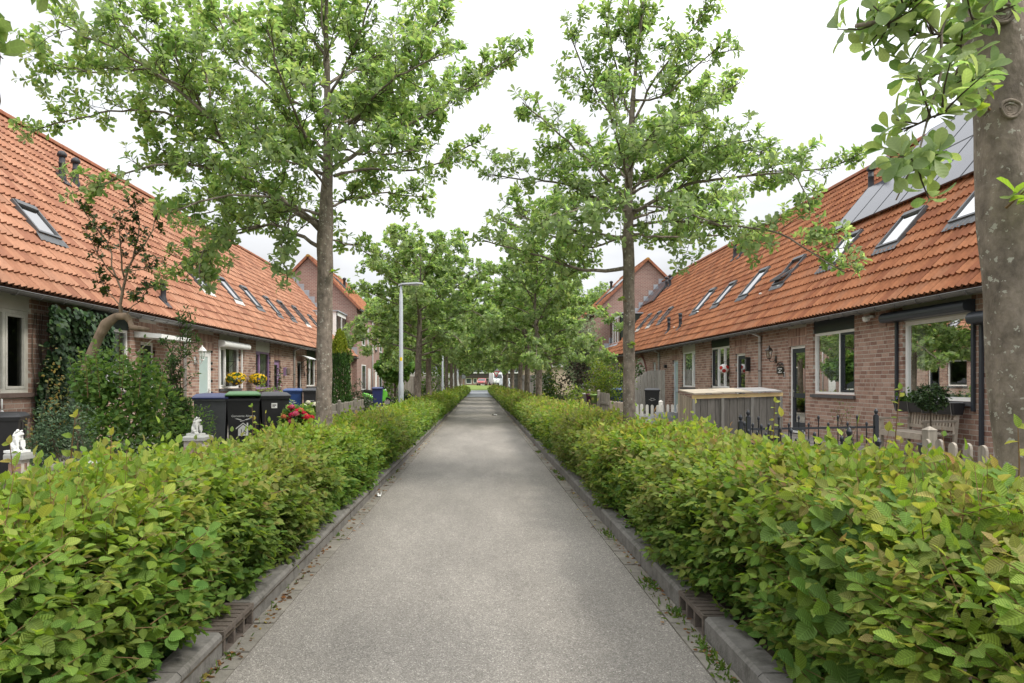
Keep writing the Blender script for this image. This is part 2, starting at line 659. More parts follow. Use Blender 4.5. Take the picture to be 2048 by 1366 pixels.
class Tree:
    """Grows limbs, twigs and rosettes of leaves; kept as arrays until built."""

    def __init__(self, seed, leaf=0.10, rosette=6, twig_sides=4, detail=1.0):
        self.r = np.random.default_rng(seed)
        self.leaf, self.ros, self.ts, self.detail = leaf, rosette, twig_sides, detail
        self.limbs, self.twigs = [], MB()
        self.P, self.A, self.N, self.Ln = [], [], [], []

    def wander(self, p0, d, length, n, bend=0.22, up=0.10):
        pts = [np.asarray(p0, float)]
        d = np.asarray(d, float) / np.linalg.norm(d)
        for k in range(n):
            d = d + self.r.normal(0, bend, 3) + np.array([0, 0, up])
            d /= np.linalg.norm(d)
            pts.append(pts[-1] + d * length / n)
        return np.array(pts)

    def rosettes(self, p, d, n=None, size=1.0):
        n = n or self.ros
        d = d / (np.linalg.norm(d) + 1e-9)
        k = np.arange(n)
        ref = np.array([0, 0, 1.0]) if abs(d[2]) < 0.9 else np.array([1.0, 0, 0])
        s = np.cross(d, ref); s /= np.linalg.norm(s)
        u = np.cross(s, d)
        ang = k * 2.39996 + self.r.uniform(0, 6.28) + self.r.normal(0, 0.25, n)
        radial = np.cos(ang)[:, None] * s + np.sin(ang)[:, None] * u
        ax = d * self.r.uniform(0.25, 0.9, (n, 1)) + radial + np.array([0, 0, 0.28]) + self.r.normal(0, 0.12, (n, 3))
        nm = d * 1.0 - radial * 0.35 + np.array([0, 0, 0.75]) + self.r.normal(0, 0.2, (n, 3))
        self.P.append(p + radial * 0.008 - d * (self.r.uniform(0, 0.035, (n, 1))))
        self.A.append(ax)
        self.N.append(nm)
        self.Ln.append(self.leaf * size * self.r.uniform(0.62, 1.15, n))

    def side_dir(self, t, spread, flat=0.5, up=0.15):
        t = t / np.linalg.norm(t)
        q = self.r.normal(0, 1, 3)
        q[2] *= flat
        q -= t * q.dot(t)
        q /= np.linalg.norm(q) + 1e-9
        d = t * math.cos(spread) + q * math.sin(spread)
        d[2] += up
        return d / np.linalg.norm(d)

    def shoot(self, p, d, length):
        pts = self.wander(p, d, length, 2, 0.15, 0.12)
        self.twigs.tube(pts, np.linspace(0.0045, 0.0022, 3), 3, False)
        if self.r.random() < 0.55:
            self.rosettes(pts[1], pts[1] - pts[0], max(2, self.ros - 3), 0.9)
        self.rosettes(pts[-1], pts[-1] - pts[-2])

    def spray(self, p, d, length, r0):
        n = max(3, int(length / 0.12))
        pts = self.wander(p, d, length, n, 0.16, 0.05)
        self.twigs.tube(pts, np.linspace(r0, 0.003, n + 1), self.ts, False)
        m = max(2, int(length / 0.075 * self.detail))
        for k in range(m):
            t = 0.18 + 0.82 * (k + self.r.random() * 0.6) / m
            i = min(n - 1, int(t * n))
            q = pts[i] + (pts[i + 1] - pts[i]) * (t * n - i if t * n - i < 1 else 1)
            self.shoot(q, self.side_dir(pts[i + 1] - pts[i], self.r.uniform(0.6, 1.2), 0.7, 0.22), self.r.uniform(0.05, 0.16))
        self.rosettes(pts[-1], pts[-1] - pts[-2])

    def limb(self, pts, r0, r1=0.008, sides=8, spacing=0.2, reach=0.75, start=0.22, sub=True):
        """A main limb along pts (smoothed) that carries sprays."""
        pts = np.asarray(pts, float)
        seg = np.linalg.norm(np.diff(pts, axis=0), axis=1)
        tt = np.concatenate([[0], np.cumsum(seg)])
        L = tt[-1]
        n = max(6, int(L / 0.16))
        s = np.linspace(0, L, n + 1)
        sm = np.stack([np.interp(s, tt, pts[:, i]) for i in range(3)], 1)
        for _ in range(3):
            sm[1:-1] = 0.25 * sm[:-2] + 0.5 * sm[1:-1] + 0.25 * sm[2:]
        sm[1:-1] += self.r.normal(0, 0.012, (n - 1, 3))
        rr = r0 + (r1 - r0) * np.linspace(0, 1, n + 1) ** 0.8
        mb = MB()
        mb.tube(sm, rr, sides, True)
        self.limbs.append(mb)
        m = int(L * (1 - start) / spacing * self.detail)
        for k in range(m):
            t = start + (1 - start) * (k + 0.7 * self.r.random()) / max(1, m)
            i = min(n - 1, int(t * n))
            q = sm[i]
            ln = reach * (0.45 + 0.75 * self.r.random()) * (1.05 - 0.55 * t)
            d = self.side_dir(sm[i + 1] - sm[i], self.r.uniform(0.55, 1.15), 0.55, 0.12)
            self.spray(q, d, ln, max(0.0045, rr[i] * 0.4))
            if sub and self.r.random() < 0.45:
                self.spray(q + d * ln * 0.4, self.side_dir(d, 0.8, 0.8, 0.1), ln * 0.6, 0.005)
        self.spray(sm[-2], sm[-1] - sm[-2], min(0.3, reach * 0.6), min(0.006, r0 * 0.5))
        return sm

    def arrays(self):
        P = np.concatenate(self.P); A = np.concatenate(self.A); N = np.concatenate(self.N); L = np.concatenate(self.Ln)
        C = mixcol(len(P), TREE_COLS, TREE_W, self.r)
        return P, A, N, L, C


def bark_mat():
    m = mat('tree_bark', (0.205, 0.168, 0.138), 0.85, 0.2, 0.48, 14.0, bump=1.0, bscale=30.0, stretch=(1, 1, 0.6), dirt=0.75, dirt_col=(0.095, 0.078, 0.060), dscale=5.0)
    nt = m.node_tree
    N, L = nt.nodes, nt.links
    p = N['Principled BSDF']
    src = p.inputs['Base Color'].links[0].from_socket
    tc = N.new('ShaderNodeTexCoord')
    vo = N.new('ShaderNodeTexVoronoi')          # pale lichen spots and lenticels
    vo.inputs['Scale'].default_value = 34.0
    vo.inputs['Randomness'].default_value = 1.0
    mp = N.new('ShaderNodeMapping')
    mp.inputs['Scale'].default_value = (1, 1, 1.0)
    L.new(tc.outputs['Object'], mp.inputs['Vector'])
    nz = N.new('ShaderNodeTexNoise')
    nz.inputs['Scale'].default_value = 60
    L.new(tc.outputs['Object'], nz.inputs['Vector'])
    ad = N.new('ShaderNodeVectorMath')
    ad.operation = 'MULTIPLY_ADD'
    ad.inputs[1].default_value = (0.045, 0.045, 0.045)
    L.new(nz.outputs['Color'], ad.inputs[0])
    L.new(mp.outputs['Vector'], ad.inputs[2])
    L.new(ad.outputs[0], vo.inputs['Vector'])
    sz = N.new('ShaderNodeMath')
    sz.operation = 'MULTIPLY'                   # spot radius differs from cell to cell
    sz.inputs[1].default_value = 0.42
    sep = N.new('ShaderNodeSeparateColor')
    L.new(vo.outputs['Color'], sep.inputs['Color'])
    pw = N.new('ShaderNodeMath')
    pw.operation = 'POWER'
    pw.inputs[1].default_value = 2.2
    L.new(sep.outputs[0], pw.inputs[0])
    L.new(pw.outputs[0], sz.inputs[0])
    lt = N.new('ShaderNodeMath')
    lt.operation = 'LESS_THAN'
    L.new(vo.outputs['Distance'], lt.inputs[0])
    L.new(sz.outputs[0], lt.inputs[1])
    mx = N.new('ShaderNodeMix')
    mx.data_type = 'RGBA'
    mx.inputs[7].default_value = (0.40, 0.385, 0.33, 1)
    f = N.new('ShaderNodeMath')
    f.operation = 'MULTIPLY'
    f.inputs[1].default_value = 0.85
    L.new(lt.outputs[0], f.inputs[0])
    L.new(f.outputs[0], mx.inputs[0])
    L.new(src, mx.inputs[6])
    L.new(mx.outputs[2], p.inputs['Base Color'])
    return m


M_BARK = bark_mat()


def trunk_mesh(pts, radii, sides=16, knots=6, seed=1):
    """Trunk as a tapered tube with swollen branch collars and knots."""
    r = np.random.default_rng(seed)
    pts = np.asarray(pts, float)
    s = np.linspace(0, len(pts) - 1, 60)
    sm = np.stack([np.interp(s, np.arange(len(pts)), pts[:, i]) for i in range(3)], 1)
    for _ in range(4):
        sm[1:-1] = 0.25 * sm[:-2] + 0.5 * sm[1:-1] + 0.25 * sm[2:]
    rr = np.interp(s, np.arange(len(pts)), radii)
    mb = MB()
    mb.tube(sm, rr, sides, True)
    V = mb.v[0]
    ring = np.repeat(np.arange(60), sides)
    cen = sm[ring]
    out = unit(V - cen)
    bulge = np.zeros(len(V))
    for _ in range(knots):
        k = r.integers(14, 58)
        a = r.uniform(0, 6.28)
        c = sm[k] + rr[k] * np.array([math.cos(a), math.sin(a), 0])
        bulge += rr[k] * 0.22 * np.exp(-((V - c) ** 2).sum(1) / (2 * (rr[k] * 0.55) ** 2))
    bulge += rr[ring] * 0.05 * np.sin(V[:, 2] * 9 + 3 * np.arctan2(out[:, 1], out[:, 0]))
    mb.v[0] = V + out * bulge[:, None]
    return mb


def finish_tree(root, tr, trunk, leaf_parts=0, bl=BL_OBOVATE, branch_parts=True):
    """Parts of a tree: trunk, each main branch, twigs, foliage, and its largest leaves one by one."""
    trunk.build('trunk', M_BARK, root, True)
    for mb in tr.limbs:
        mb.build('branch', M_BARK, root, True)
    tr.twigs.build('twigs', M_WOOD_TWIG, root, False, kind='stuff')
    P, A, N, L, C = tr.arrays()
    keep = np.ones(len(P), bool)
    if leaf_parts:
        idx = pick_big(P, L, leaf_parts)
        keep[idx] = False
        leaf_objects('leaf', BL_OBOF, P[idx], A[idx], N[idx], L[idx], C[idx], M_LEAF_TREE, root)
    mb = MB()
    leaves(mb, BL_OBO6, P[keep], A[keep], N[keep], L[keep], C[keep])
    mb.build('foliage', M_LEAF_TREE, root, True, kind='stuff')
    return len(P)


# ------------------------------------------------------------------ shrubs
def bush(name, label, cat, loc, size, n, leaf, cols, weights, bl=BL_OVATE, material=None, seed=1, group=None, stems=9, up=0.5, lumps=9, droop=0.0, parts=0,
         stem_r=0.012, base=0.0, fill=0.45):
    """A shrub: stems from the base and leaves on an uneven set of clumps (not one ball)."""
    r = np.random.default_rng(seed)
    t = thing(name, label, cat, loc, group)
    sx, sy, sz = size
    cl = []
    for _ in range(lumps):
        a = r.uniform(0, 6.28); q = math.sqrt(r.uniform(0, 1)) * 0.72
        z = r.uniform(0.22, 0.86)
        k = 1 - 0.5 * max(0, z - 0.5)
        cl.append((q * k * sx * math.cos(a), q * k * sy * math.sin(a), base + z * (sz - base), r.uniform(0.28, 0.5)))
    sb = MB()
    for i in range(stems):
        c = cl[i % lumps]
        p0 = np.array([r.normal(0, 0.10) * sx, r.normal(0, 0.10) * sy, 0.0])
        p2 = np.array(c[:3]) + r.normal(0, 0.06, 3)
        p1 = (p0 + p2) / 2 + np.array([r.normal(0, 0.06), r.normal(0, 0.06), 0.1 * sz])
        sb.tube([p0, p1, p2], [stem_r, stem_r * 0.7, stem_r * 0.3], 5, False)
    sb.build('stem', M_WOOD_TWIG, t, False, kind='stuff')
    ci = r.integers(0, lumps, n)
    C = np.array([c[:3] for c in cl])[ci]
    R = np.array([c[3] for c in cl])[ci][:, None] * np.array([sx, sy, sz * 0.8])
    d = unit(r.normal(0, 1, (n, 3)))
    q = (fill + (1 - fill) * r.uniform(0, 1, (n, 1)) ** 0.5)
    P = C + d * R * q * (1 + r.normal(0, 0.08, (n, 1)))
    P[:, 2] = np.maximum(P[:, 2], 0.03)
    A = unit(d * np.array([1, 1, 0.5]) + r.normal(0, 0.5, (n, 3)) + np.array([0, 0, 0.15 - droop]))
    N = d * 0.6 + np.array([0, 0, up]) + r.normal(0, 0.35, (n, 3))
    L = leaf * r.uniform(0.6, 1.2, n)
    K = mixcol(n, cols, weights, r)
    material = material or M_LEAF_HEDGE
    keep = np.ones(n, bool)
    if parts:
        idx = pick_big(P + np.array(loc), L, parts, front=(q[:, 0] > 0.8))
        keep[idx] = False
        leaf_objects('leaf', bl, P[idx], A[idx], N[idx], L[idx], K[idx], material, t)
    mb = MB()
    leaves(mb, bl, P[keep], A[keep], N[keep], L[keep], K[keep])
    mb.build('foliage', material, t, True, kind='stuff')
    return t


# ------------------------------------------------------------------ hedges
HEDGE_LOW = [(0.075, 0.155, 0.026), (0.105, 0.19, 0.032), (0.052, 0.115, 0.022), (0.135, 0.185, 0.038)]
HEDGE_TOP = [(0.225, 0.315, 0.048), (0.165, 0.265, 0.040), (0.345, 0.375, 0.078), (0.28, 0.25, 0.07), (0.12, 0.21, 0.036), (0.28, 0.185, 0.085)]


def hedge_height(y, s=0):
    return np.interp(y, [1, 4, 6.5, 9, 19, 40, 88], [0.93, 0.90, 0.83, 0.79, 0.75, 0.72, 0.68]) + (0.06 if s > 0 else 0.0)


def build_hedge(s, label, seed, brown):
    r = np.random.default_rng(seed)
    t = thing('hedge', label, 'hedge', (s * 1.85, 1.2, 0.1), 'clipped hedges along the path', world_built=True)
    XI, XO = (1.40, 2.30) if s < 0 else (1.33, 2.30)
    bands = [(1.15, 3.4, 600, 0.052, BL_OVATE), (3.4, 6.5, 540, 0.052, BL_OVA6), (6.5, 13, 350, 0.056, BL_OVA6), (13, 28, 150, 0.078, BL_KITE), (28, 55, 60, 0.125, BL_KITE), (55, 88, 28, 0.19, BL_KITE)]
    twig = MB()
    PP, AA, NN, LL, CC, FR, BL = [], [], [], [], [], [], []
    for (y0, y1, dens, ls, bl) in bands:
        per = 0.9 + 0.95 + 0.45
        n = int((y1 - y0) * per * dens)
        y = r.uniform(y0, y1, n)
        H = hedge_height(y, s) + 0.05 * np.sin(y * 1.7 + seed) + 0.035 * np.sin(y * 4.1 + 2 * seed) + 0.02 * np.sin(y * 9.7)
        q = r.uniform(0, per, n)
        face = np.where(q < 0.9, 0, np.where(q < 1.85, 1, 2))
        w = np.where(face == 0, q / 0.9, np.where(face == 1, (q - 0.9) / 0.95, (q - 1.85) / 0.45))
        bul = 0.06 * np.sin(y * 2.3 + 1.3 * seed) + 0.04 * np.sin(y * 6.1 + seed)
        zz = 0.13 + w * (H - 0.13)
        # inner face bulges over the kerb, rounds off at the shoulder
        xi = XI - 0.10 * np.sin(np.clip(w, 0, 1) * PI * 0.85) - bul * 0.6 + 0.16 * np.clip(w - 0.72, 0, 1) ** 1.2 / 0.3
        x = np.where(face == 0, xi, np.where(face == 1, XI + 0.10 + w * (XO - XI - 0.16), XO + 0.05 * np.sin(y * 2.9)))
        edge = np.minimum(w, 1 - w)
        z = np.where(face == 1, H - 0.07 * np.exp(-edge / 0.08), np.where(face == 2, 0.4 + w * (H - 0.45), zz))
        # leafy pads and gaps: the surface swells and sinks over a hand's breadth
        pad = np.sin(y * 19 + 3 * np.sin(w * 9 + y * 5)) * np.sin(w * 14 + 2 * np.sin(y * 13) + seed) + 0.7 * np.sin(y * 8.3 + w * 6 + seed) * np.sin(w * 7 - y * 3.1)
        depth = r.uniform(0, 1, n) ** 1.4 * 0.20 + np.clip(-pad, 0, 1.2) * 0.10 - np.clip(pad, 0, 1.2) * 0.035
        out = np.stack([np.where(face == 0, -s, np.where(face == 2, s, 0.0)).astype(float), np.zeros(n), (face == 1).astype(float)], 1)
        out[:, 2] += np.where(face == 0, np.clip(w - 0.55, 0, 1) * 1.6, 0.25)
        out = unit(out)
        P0 = np.stack([s * x, y, z], 1) - out * depth[:, None]
        d = unit(out * 0.85 + np.array([0, 0, 0.28]) + np.stack([r.normal(0, 0.25, n), r.normal(0, 0.75, n), r.normal(0, 0.25, n)], 1))
        ln = r.uniform(0.10, 0.24, n) * np.sqrt(ls / 0.06)
        tall = (face == 1) & (r.random(n) < 0.11)
        ln = np.where(tall, ln * r.uniform(1.2, 2.2, n) * np.where(r.random(n) < 0.16, 1.6, 1.0), ln)
        d = np.where(tall[:, None], unit(d + np.array([0, 0, 1.5])), d)
        start = P0 - d * (ln * 0.55)[:, None]
        # each spray: 7 alternate leaves
        k = np.arange(7)
        tt = (k + 0.6) / 7
        up = np.array([0, 0, 1.0])
        side = unit(np.cross(d, out * 0.5 + up + r.normal(0, 0.3, (n, 3))))
        nrm = unit(np.cross(side, d))
        nrm = np.where((nrm * (out + up)).sum(1, keepdims=True) < 0, -nrm, nrm)
        sg = np.where(k % 2 == 0, 1.0, -1.0)
        pos = start[:, None, :] + d[:, None, :] * (ln[:, None] * tt)[..., None]
        ax = d[:, None, :] * 0.62 + side[:, None, :] * sg[None, :, None] * 0.8 + r.normal(0, 0.30, (n, 7, 3)) + np.array([0, 0, -0.16])
        ax[:, 6] = d + r.normal(0, 0.15, (n, 3))
        nm = nrm[:, None, :] + up * 0.35 + out[:, None, :] * 0.25 + r.normal(0, 0.42, (n, 7, 3))
        lf = ls * r.uniform(0.5, 1.3, (n, 7)) * (1.0 - 0.25 * (tt[None] - 0.4) ** 2)
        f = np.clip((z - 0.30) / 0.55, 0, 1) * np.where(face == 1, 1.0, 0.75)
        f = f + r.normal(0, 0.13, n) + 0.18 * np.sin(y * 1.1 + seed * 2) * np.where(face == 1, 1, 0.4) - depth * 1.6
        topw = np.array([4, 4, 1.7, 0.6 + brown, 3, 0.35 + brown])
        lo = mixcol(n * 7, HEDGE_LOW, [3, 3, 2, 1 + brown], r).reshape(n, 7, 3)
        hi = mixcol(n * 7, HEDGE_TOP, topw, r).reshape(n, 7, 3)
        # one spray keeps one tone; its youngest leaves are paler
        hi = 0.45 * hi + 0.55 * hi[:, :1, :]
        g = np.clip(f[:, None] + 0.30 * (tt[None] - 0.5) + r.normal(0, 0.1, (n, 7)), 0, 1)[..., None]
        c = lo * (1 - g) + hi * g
        # stretches where the young growth is still tan and coppery
        zone = np.clip(0.5 + 0.6 * np.sin(y * 0.83 + seed * 1.7) + 0.4 * np.sin(y * 2.2 + seed) - 0.35 + 0.35 * brown, 0, 1) * r.uniform(0, 0.48, n) * np.clip((y - 3.2) / 2.0, 0, 1)
        tan = np.array([0.245, 0.190, 0.085]) * r.uniform(0.6, 1.2, (n, 7, 1))
        c = c * (1 - zone[:, None, None]) + tan * zone[:, None, None]
        fr = (np.repeat(depth, 7) < 0.06)
        vis = ((face == 0) | (face == 1))
        PP.append(pos.reshape(-1, 3)); AA.append(ax.reshape(-1, 3)); NN.append(nm.reshape(-1, 3)); LL.append(lf.ravel()); CC.append(c.reshape(-1, 3)); FR.append(fr & np.repeat(vis, 7)); BL.append(bl)
        if y1 <= 13:
            sel = np.nonzero((depth < 0.12))[0]
            for i in sel[:: 2 if y1 < 4 else 5]:
                e = start[i] + d[i] * ln[i]
                twig.tube([start[i], (start[i] + e) / 2 + np.array([0, 0, 0.004]), e], [0.0022, 0.0018, 0.001], 3, False)
    big = np.concatenate(PP); bl_l = np.concatenate(LL); fr = np.concatenate(FR)
    idx = pick_big(big, bl_l, 300, front=fr & (big[:, 1] > 1.2))
    start = 0
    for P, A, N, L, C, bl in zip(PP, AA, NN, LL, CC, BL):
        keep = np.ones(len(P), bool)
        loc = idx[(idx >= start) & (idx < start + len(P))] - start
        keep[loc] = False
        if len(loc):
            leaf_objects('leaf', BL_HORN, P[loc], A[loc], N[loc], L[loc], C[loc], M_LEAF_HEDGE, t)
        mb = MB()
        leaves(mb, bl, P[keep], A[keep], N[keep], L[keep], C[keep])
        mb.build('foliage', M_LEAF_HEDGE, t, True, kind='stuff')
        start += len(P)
    twig.build('twigs', M_SHOOT, t, False, kind='stuff')
    # woody inside of the hedge: stems and large dark filler leaves that close the view through
    st = MB()
    y = 1.3
    while y < 60:
        for q in range(2):
            x = s * r.uniform(XI + 0.2, XO - 0.2)
            st.tube([(x, y + q * 0.1, 0.02), (x + r.normal(0, 0.06), y + r.normal(0, 0.06), 0.4), (x + r.normal(0, 0.12), y + r.normal(0, 0.12), 0.8)], [0.014, 0.010, 0.004], 4, False)
        y += 0.33 if y < 15 else 1.2
    st.build('stems', M_WOOD_TWIG, t, False, kind='stuff')
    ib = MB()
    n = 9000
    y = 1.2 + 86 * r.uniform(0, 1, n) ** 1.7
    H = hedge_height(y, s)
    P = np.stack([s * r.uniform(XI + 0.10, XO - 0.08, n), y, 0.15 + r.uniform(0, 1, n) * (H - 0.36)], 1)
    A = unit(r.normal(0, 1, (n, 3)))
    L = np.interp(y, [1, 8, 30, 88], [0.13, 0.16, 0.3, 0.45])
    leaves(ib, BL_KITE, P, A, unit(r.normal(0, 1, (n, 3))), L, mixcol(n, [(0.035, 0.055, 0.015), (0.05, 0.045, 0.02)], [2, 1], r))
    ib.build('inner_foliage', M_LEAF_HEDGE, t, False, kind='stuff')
    return t
# ------------------------------------------------------------------ ground, path, kerbs (structure)
def asphalt_mat():
    m = bpy.data.materials.new('worn_asphalt')
    m.use_nodes = True
    nt = m.node_tree
    N, L = nt.nodes, nt.links
    p = N['Principled BSDF']
    p.inputs['Roughness'].default_value = 0.85
    p.inputs['Specular IOR Level'].default_value = 0.25
    tc = N.new('ShaderNodeTexCoord')
    v = N.new('ShaderNodeTexVoronoi')
    v.inputs['Scale'].default_value = 190.0
    L.new(tc.outputs['Object'], v.inputs['Vector'])
    sp = N.new('ShaderNodeSeparateColor')
    L.new(v.outputs['Color'], sp.inputs['Color'])
    cr = N.new('ShaderNodeValToRGB')
    e = cr.color_ramp.elements
    e[0].position, e[0].color = 0.0, (0.125, 0.115, 0.102, 1)
    e[1].position, e[1].color = 1.0, (0.43, 0.405, 0.365, 1)
    for pos, c in ((0.35, (0.180, 0.165, 0.145, 1)), (0.75, (0.228, 0.209, 0.184, 1)), (0.93, (0.29, 0.266, 0.234, 1))):
        q = e.new(pos)
        q.color = c
    L.new(sp.outputs[0], cr.inputs['Fac'])
    v2 = N.new('ShaderNodeTexVoronoi')
    v2.inputs['Scale'].default_value = 38.0
    L.new(tc.outputs['Object'], v2.inputs['Vector'])
    s2 = N.new('ShaderNodeSeparateColor')
    L.new(v2.outputs['Color'], s2.inputs['Color'])
    mp = N.new('ShaderNodeMapping')
    mp.inputs['Scale'].default_value = (1.0, 0.25, 1.0)
    L.new(tc.outputs['Object'], mp.inputs['Vector'])
    n1 = N.new('ShaderNodeTexNoise')            # long worn wheel lines and stains, with soft shade patches in the colour
    n1.inputs['Scale'].default_value = 1.6
    n1.inputs['Detail'].default_value = 7.0
    n1.inputs['Roughness'].default_value = 0.62
    L.new(mp.outputs['Vector'], n1.inputs['Vector'])
    mr = N.new('ShaderNodeMapRange')
    mr.inputs['From Min'].default_value = 0.28
    mr.inputs['From Max'].default_value = 0.74
    mr.inputs['To Min'].default_value = 0.76
    mr.inputs['To Max'].default_value = 1.22
    L.new(n1.outputs['Fac'], mr.inputs['Value'])
    m2 = N.new('ShaderNodeMapRange')
    m2.inputs['To Min'].default_value = 0.93
    m2.inputs['To Max'].default_value = 1.07
    L.new(s2.outputs[1], m2.inputs['Value'])
    mu = N.new('ShaderNodeMath')
    mu.operation = 'MULTIPLY'
    L.new(mr.outputs['Result'], mu.inputs[0])
    L.new(m2.outputs['Result'], mu.inputs[1])
    mx = N.new('ShaderNodeMix')
    mx.data_type = 'RGBA'
    mx.blend_type = 'MULTIPLY'
    mx.inputs[0].default_value = 1.0
    L.new(cr.outputs['Color'], mx.inputs[6])
    L.new(mu.outputs[0], mx.inputs[7])
    L.new(mx.outputs[2], p.inputs['Base Color'])
    b = N.new('ShaderNodeBump')
    b.inputs['Strength'].default_value = 0.5
    b.inputs['Distance'].default_value = 0.004
    L.new(v.outputs['Distance'], b.inputs['Height'])
    L.new(b.outputs['Normal'], p.inputs['Normal'])
    return m


M_ASPHALT = asphalt_mat()
M_CONC = mat('kerb_concrete', (0.165, 0.156, 0.143), 0.88, 0.2, 0.22, 14.0, bump=0.5, bscale=60, dirt=0.8, dirt_col=(0.055, 0.052, 0.042), dscale=4.5)
M_CONC_TILE = mat('gutter_concrete', (0.24, 0.22, 0.195), 0.9, 0.2, 0.2, 16.0, bump=0.4, bscale=70, attr=True, dirt=0.5, dirt_col=(0.09, 0.085, 0.06), dscale=5.0)
M_SOIL = mat('bed_soil', (0.065, 0.052, 0.038), 0.95, 0.1, 0.35, 20.0, bump=0.8, bscale=45)
M_EARTH = mat('rough_grass_ground', (0.085, 0.11, 0.035), 0.95, 0.1, 0.3, 1.5)
M_ROADB = mat('bluish_road', (0.20, 0.21, 0.225), 0.85, 0.25, 0.15, 3.0, bump=0.2, bscale=80)
M_GRASS = mat('mown_grass', (0.15, 0.20, 0.05), 0.9, 0.15, 0.25, 2.0)
M_IRON = mat('cast_iron', (0.105, 0.085, 0.070), 0.75, 0.4, 0.3, 25.0, bump=0.4, bscale=90)
M_PAVE = mat('garden_paving', (0.21, 0.19, 0.17), 0.9, 0.2, 0.2, 5.0, attr=True, dirt=0.4)

def sheet(name, x0, x1, y0, y1, z, m, parent=None):
    mb = MB()
    mb.add([(x0, y0, z), (x1, y0, z), (x1, y1, z), (x0, y1, z)], [[(0, 1, 2, 3)]])
    return mb.build(name, m, parent, kind='structure')


sheet('ground', -400, 400, -60, 700, -0.03, M_EARTH)
sheet('path', -1.19, 1.10, -4, 64, 0.0, M_ASPHALT)
sheet('road', -2.6, 2.6, 64, 108, -0.004, M_ROADB)
mb = MB()
mb.add([(-1.9, 64.0, 0.002), (1.9, 64.0, 0.002), (1.9, 64.35, 0.002), (-1.9, 64.35, 0.002)], [[(0, 1, 2, 3)]])
mb.build('road_band', mat('pale_concrete', (0.42, 0.41, 0.39), 0.85, 0.2, 0.1), kind='structure')
# cross street at the far end and the grass bank behind it
sheet('cross_street', -60, 60, 108, 114, -0.008, M_ROADB)
mb = MB()
xs = np.linspace(-60, 60, 61)
ys = np.array([114, 118, 124, 130, 136, 142, 240.0])
Z = np.array([0.0, 0.22, 0.48, 0.66, 0.72, 0.72, 0.72])
V = [(x, y, z + 0.05 * math.sin(x * 0.5 + y)) for y, z in zip(ys, Z) for x in xs]
q = np.array([[j * 61 + i, j * 61 + i + 1, (j + 1) * 61 + i + 1, (j + 1) * 61 + i] for j in range(6) for i in range(60)])
mb.add(V, [q])
mb.build('grass_bank', M_GRASS, smooth=True, kind='structure')

for s in (-1, 1):
    x0, x1 = sorted((s * 1.30, s * 2.75))
    sheet('hedge_bed', x0, x1, -4, 92, 0.085, M_SOIL)

# front garden paving: concrete slabs laid one by one near the camera
for s, xa, xb in ((-1, 2.75, 7.72), (1, 2.75, 8.08)):
    g = sheet('garden_bed', *sorted((s * xa, s * xb)), 2, 60, 0.06, M_SOIL)
    mb = MB()
    for i in range(int((xb - xa) / 0.305)):
        for j in range(int(46 / 0.305)):
            xq, yq = s * (xa + 0.15 + i * 0.305), 2.2 + j * 0.305
            h = 0.10 + random.uniform(-0.003, 0.003)
            c = np.array([0.21, 0.19, 0.165]) * random.uniform(0.8, 1.15)
            mb.add([(xq - .15, yq - .15, h), (xq + .15, yq - .15, h), (xq + .15, yq + .15, h), (xq - .15, yq + .15, h)], [[(0, 1, 2, 3)]], c)
    mb.build('paving_slabs', M_PAVE, g, kind='stuff')

# kerbs: metre-long concrete stones
def kerb_stone_mesh(seed):
    r = random.Random(seed)
    w, h, c = 0.135, 0.122, 0.018
    prof = [(0, -0.12), (0, h - c), (c, h), (w, h), (w, -0.12)]
    L = 0.992
    mb = MB()
    mb.prism([(x + r.uniform(-.0015, .0015), 0.004, z + r.uniform(-.0015, .0015)) for x, z in prof], (0, L, 0))
    return mb.mesh('kerb_stone', M_CONC)


KM = [kerb_stone_mesh(i) for i in range(5)]
GM = []
for i in range(6):
    mb = MB()
    c = np.array([0.20, 0.184, 0.157]) * random.uniform(0.8, 1.12)
    mb.box(0.0, 0.118, 0.003, 0.207, -0.05, 0.007 + 0.002 * i / 6, c)
    GM.append(mb.mesh('gutter_stone', M_CONC_TILE))

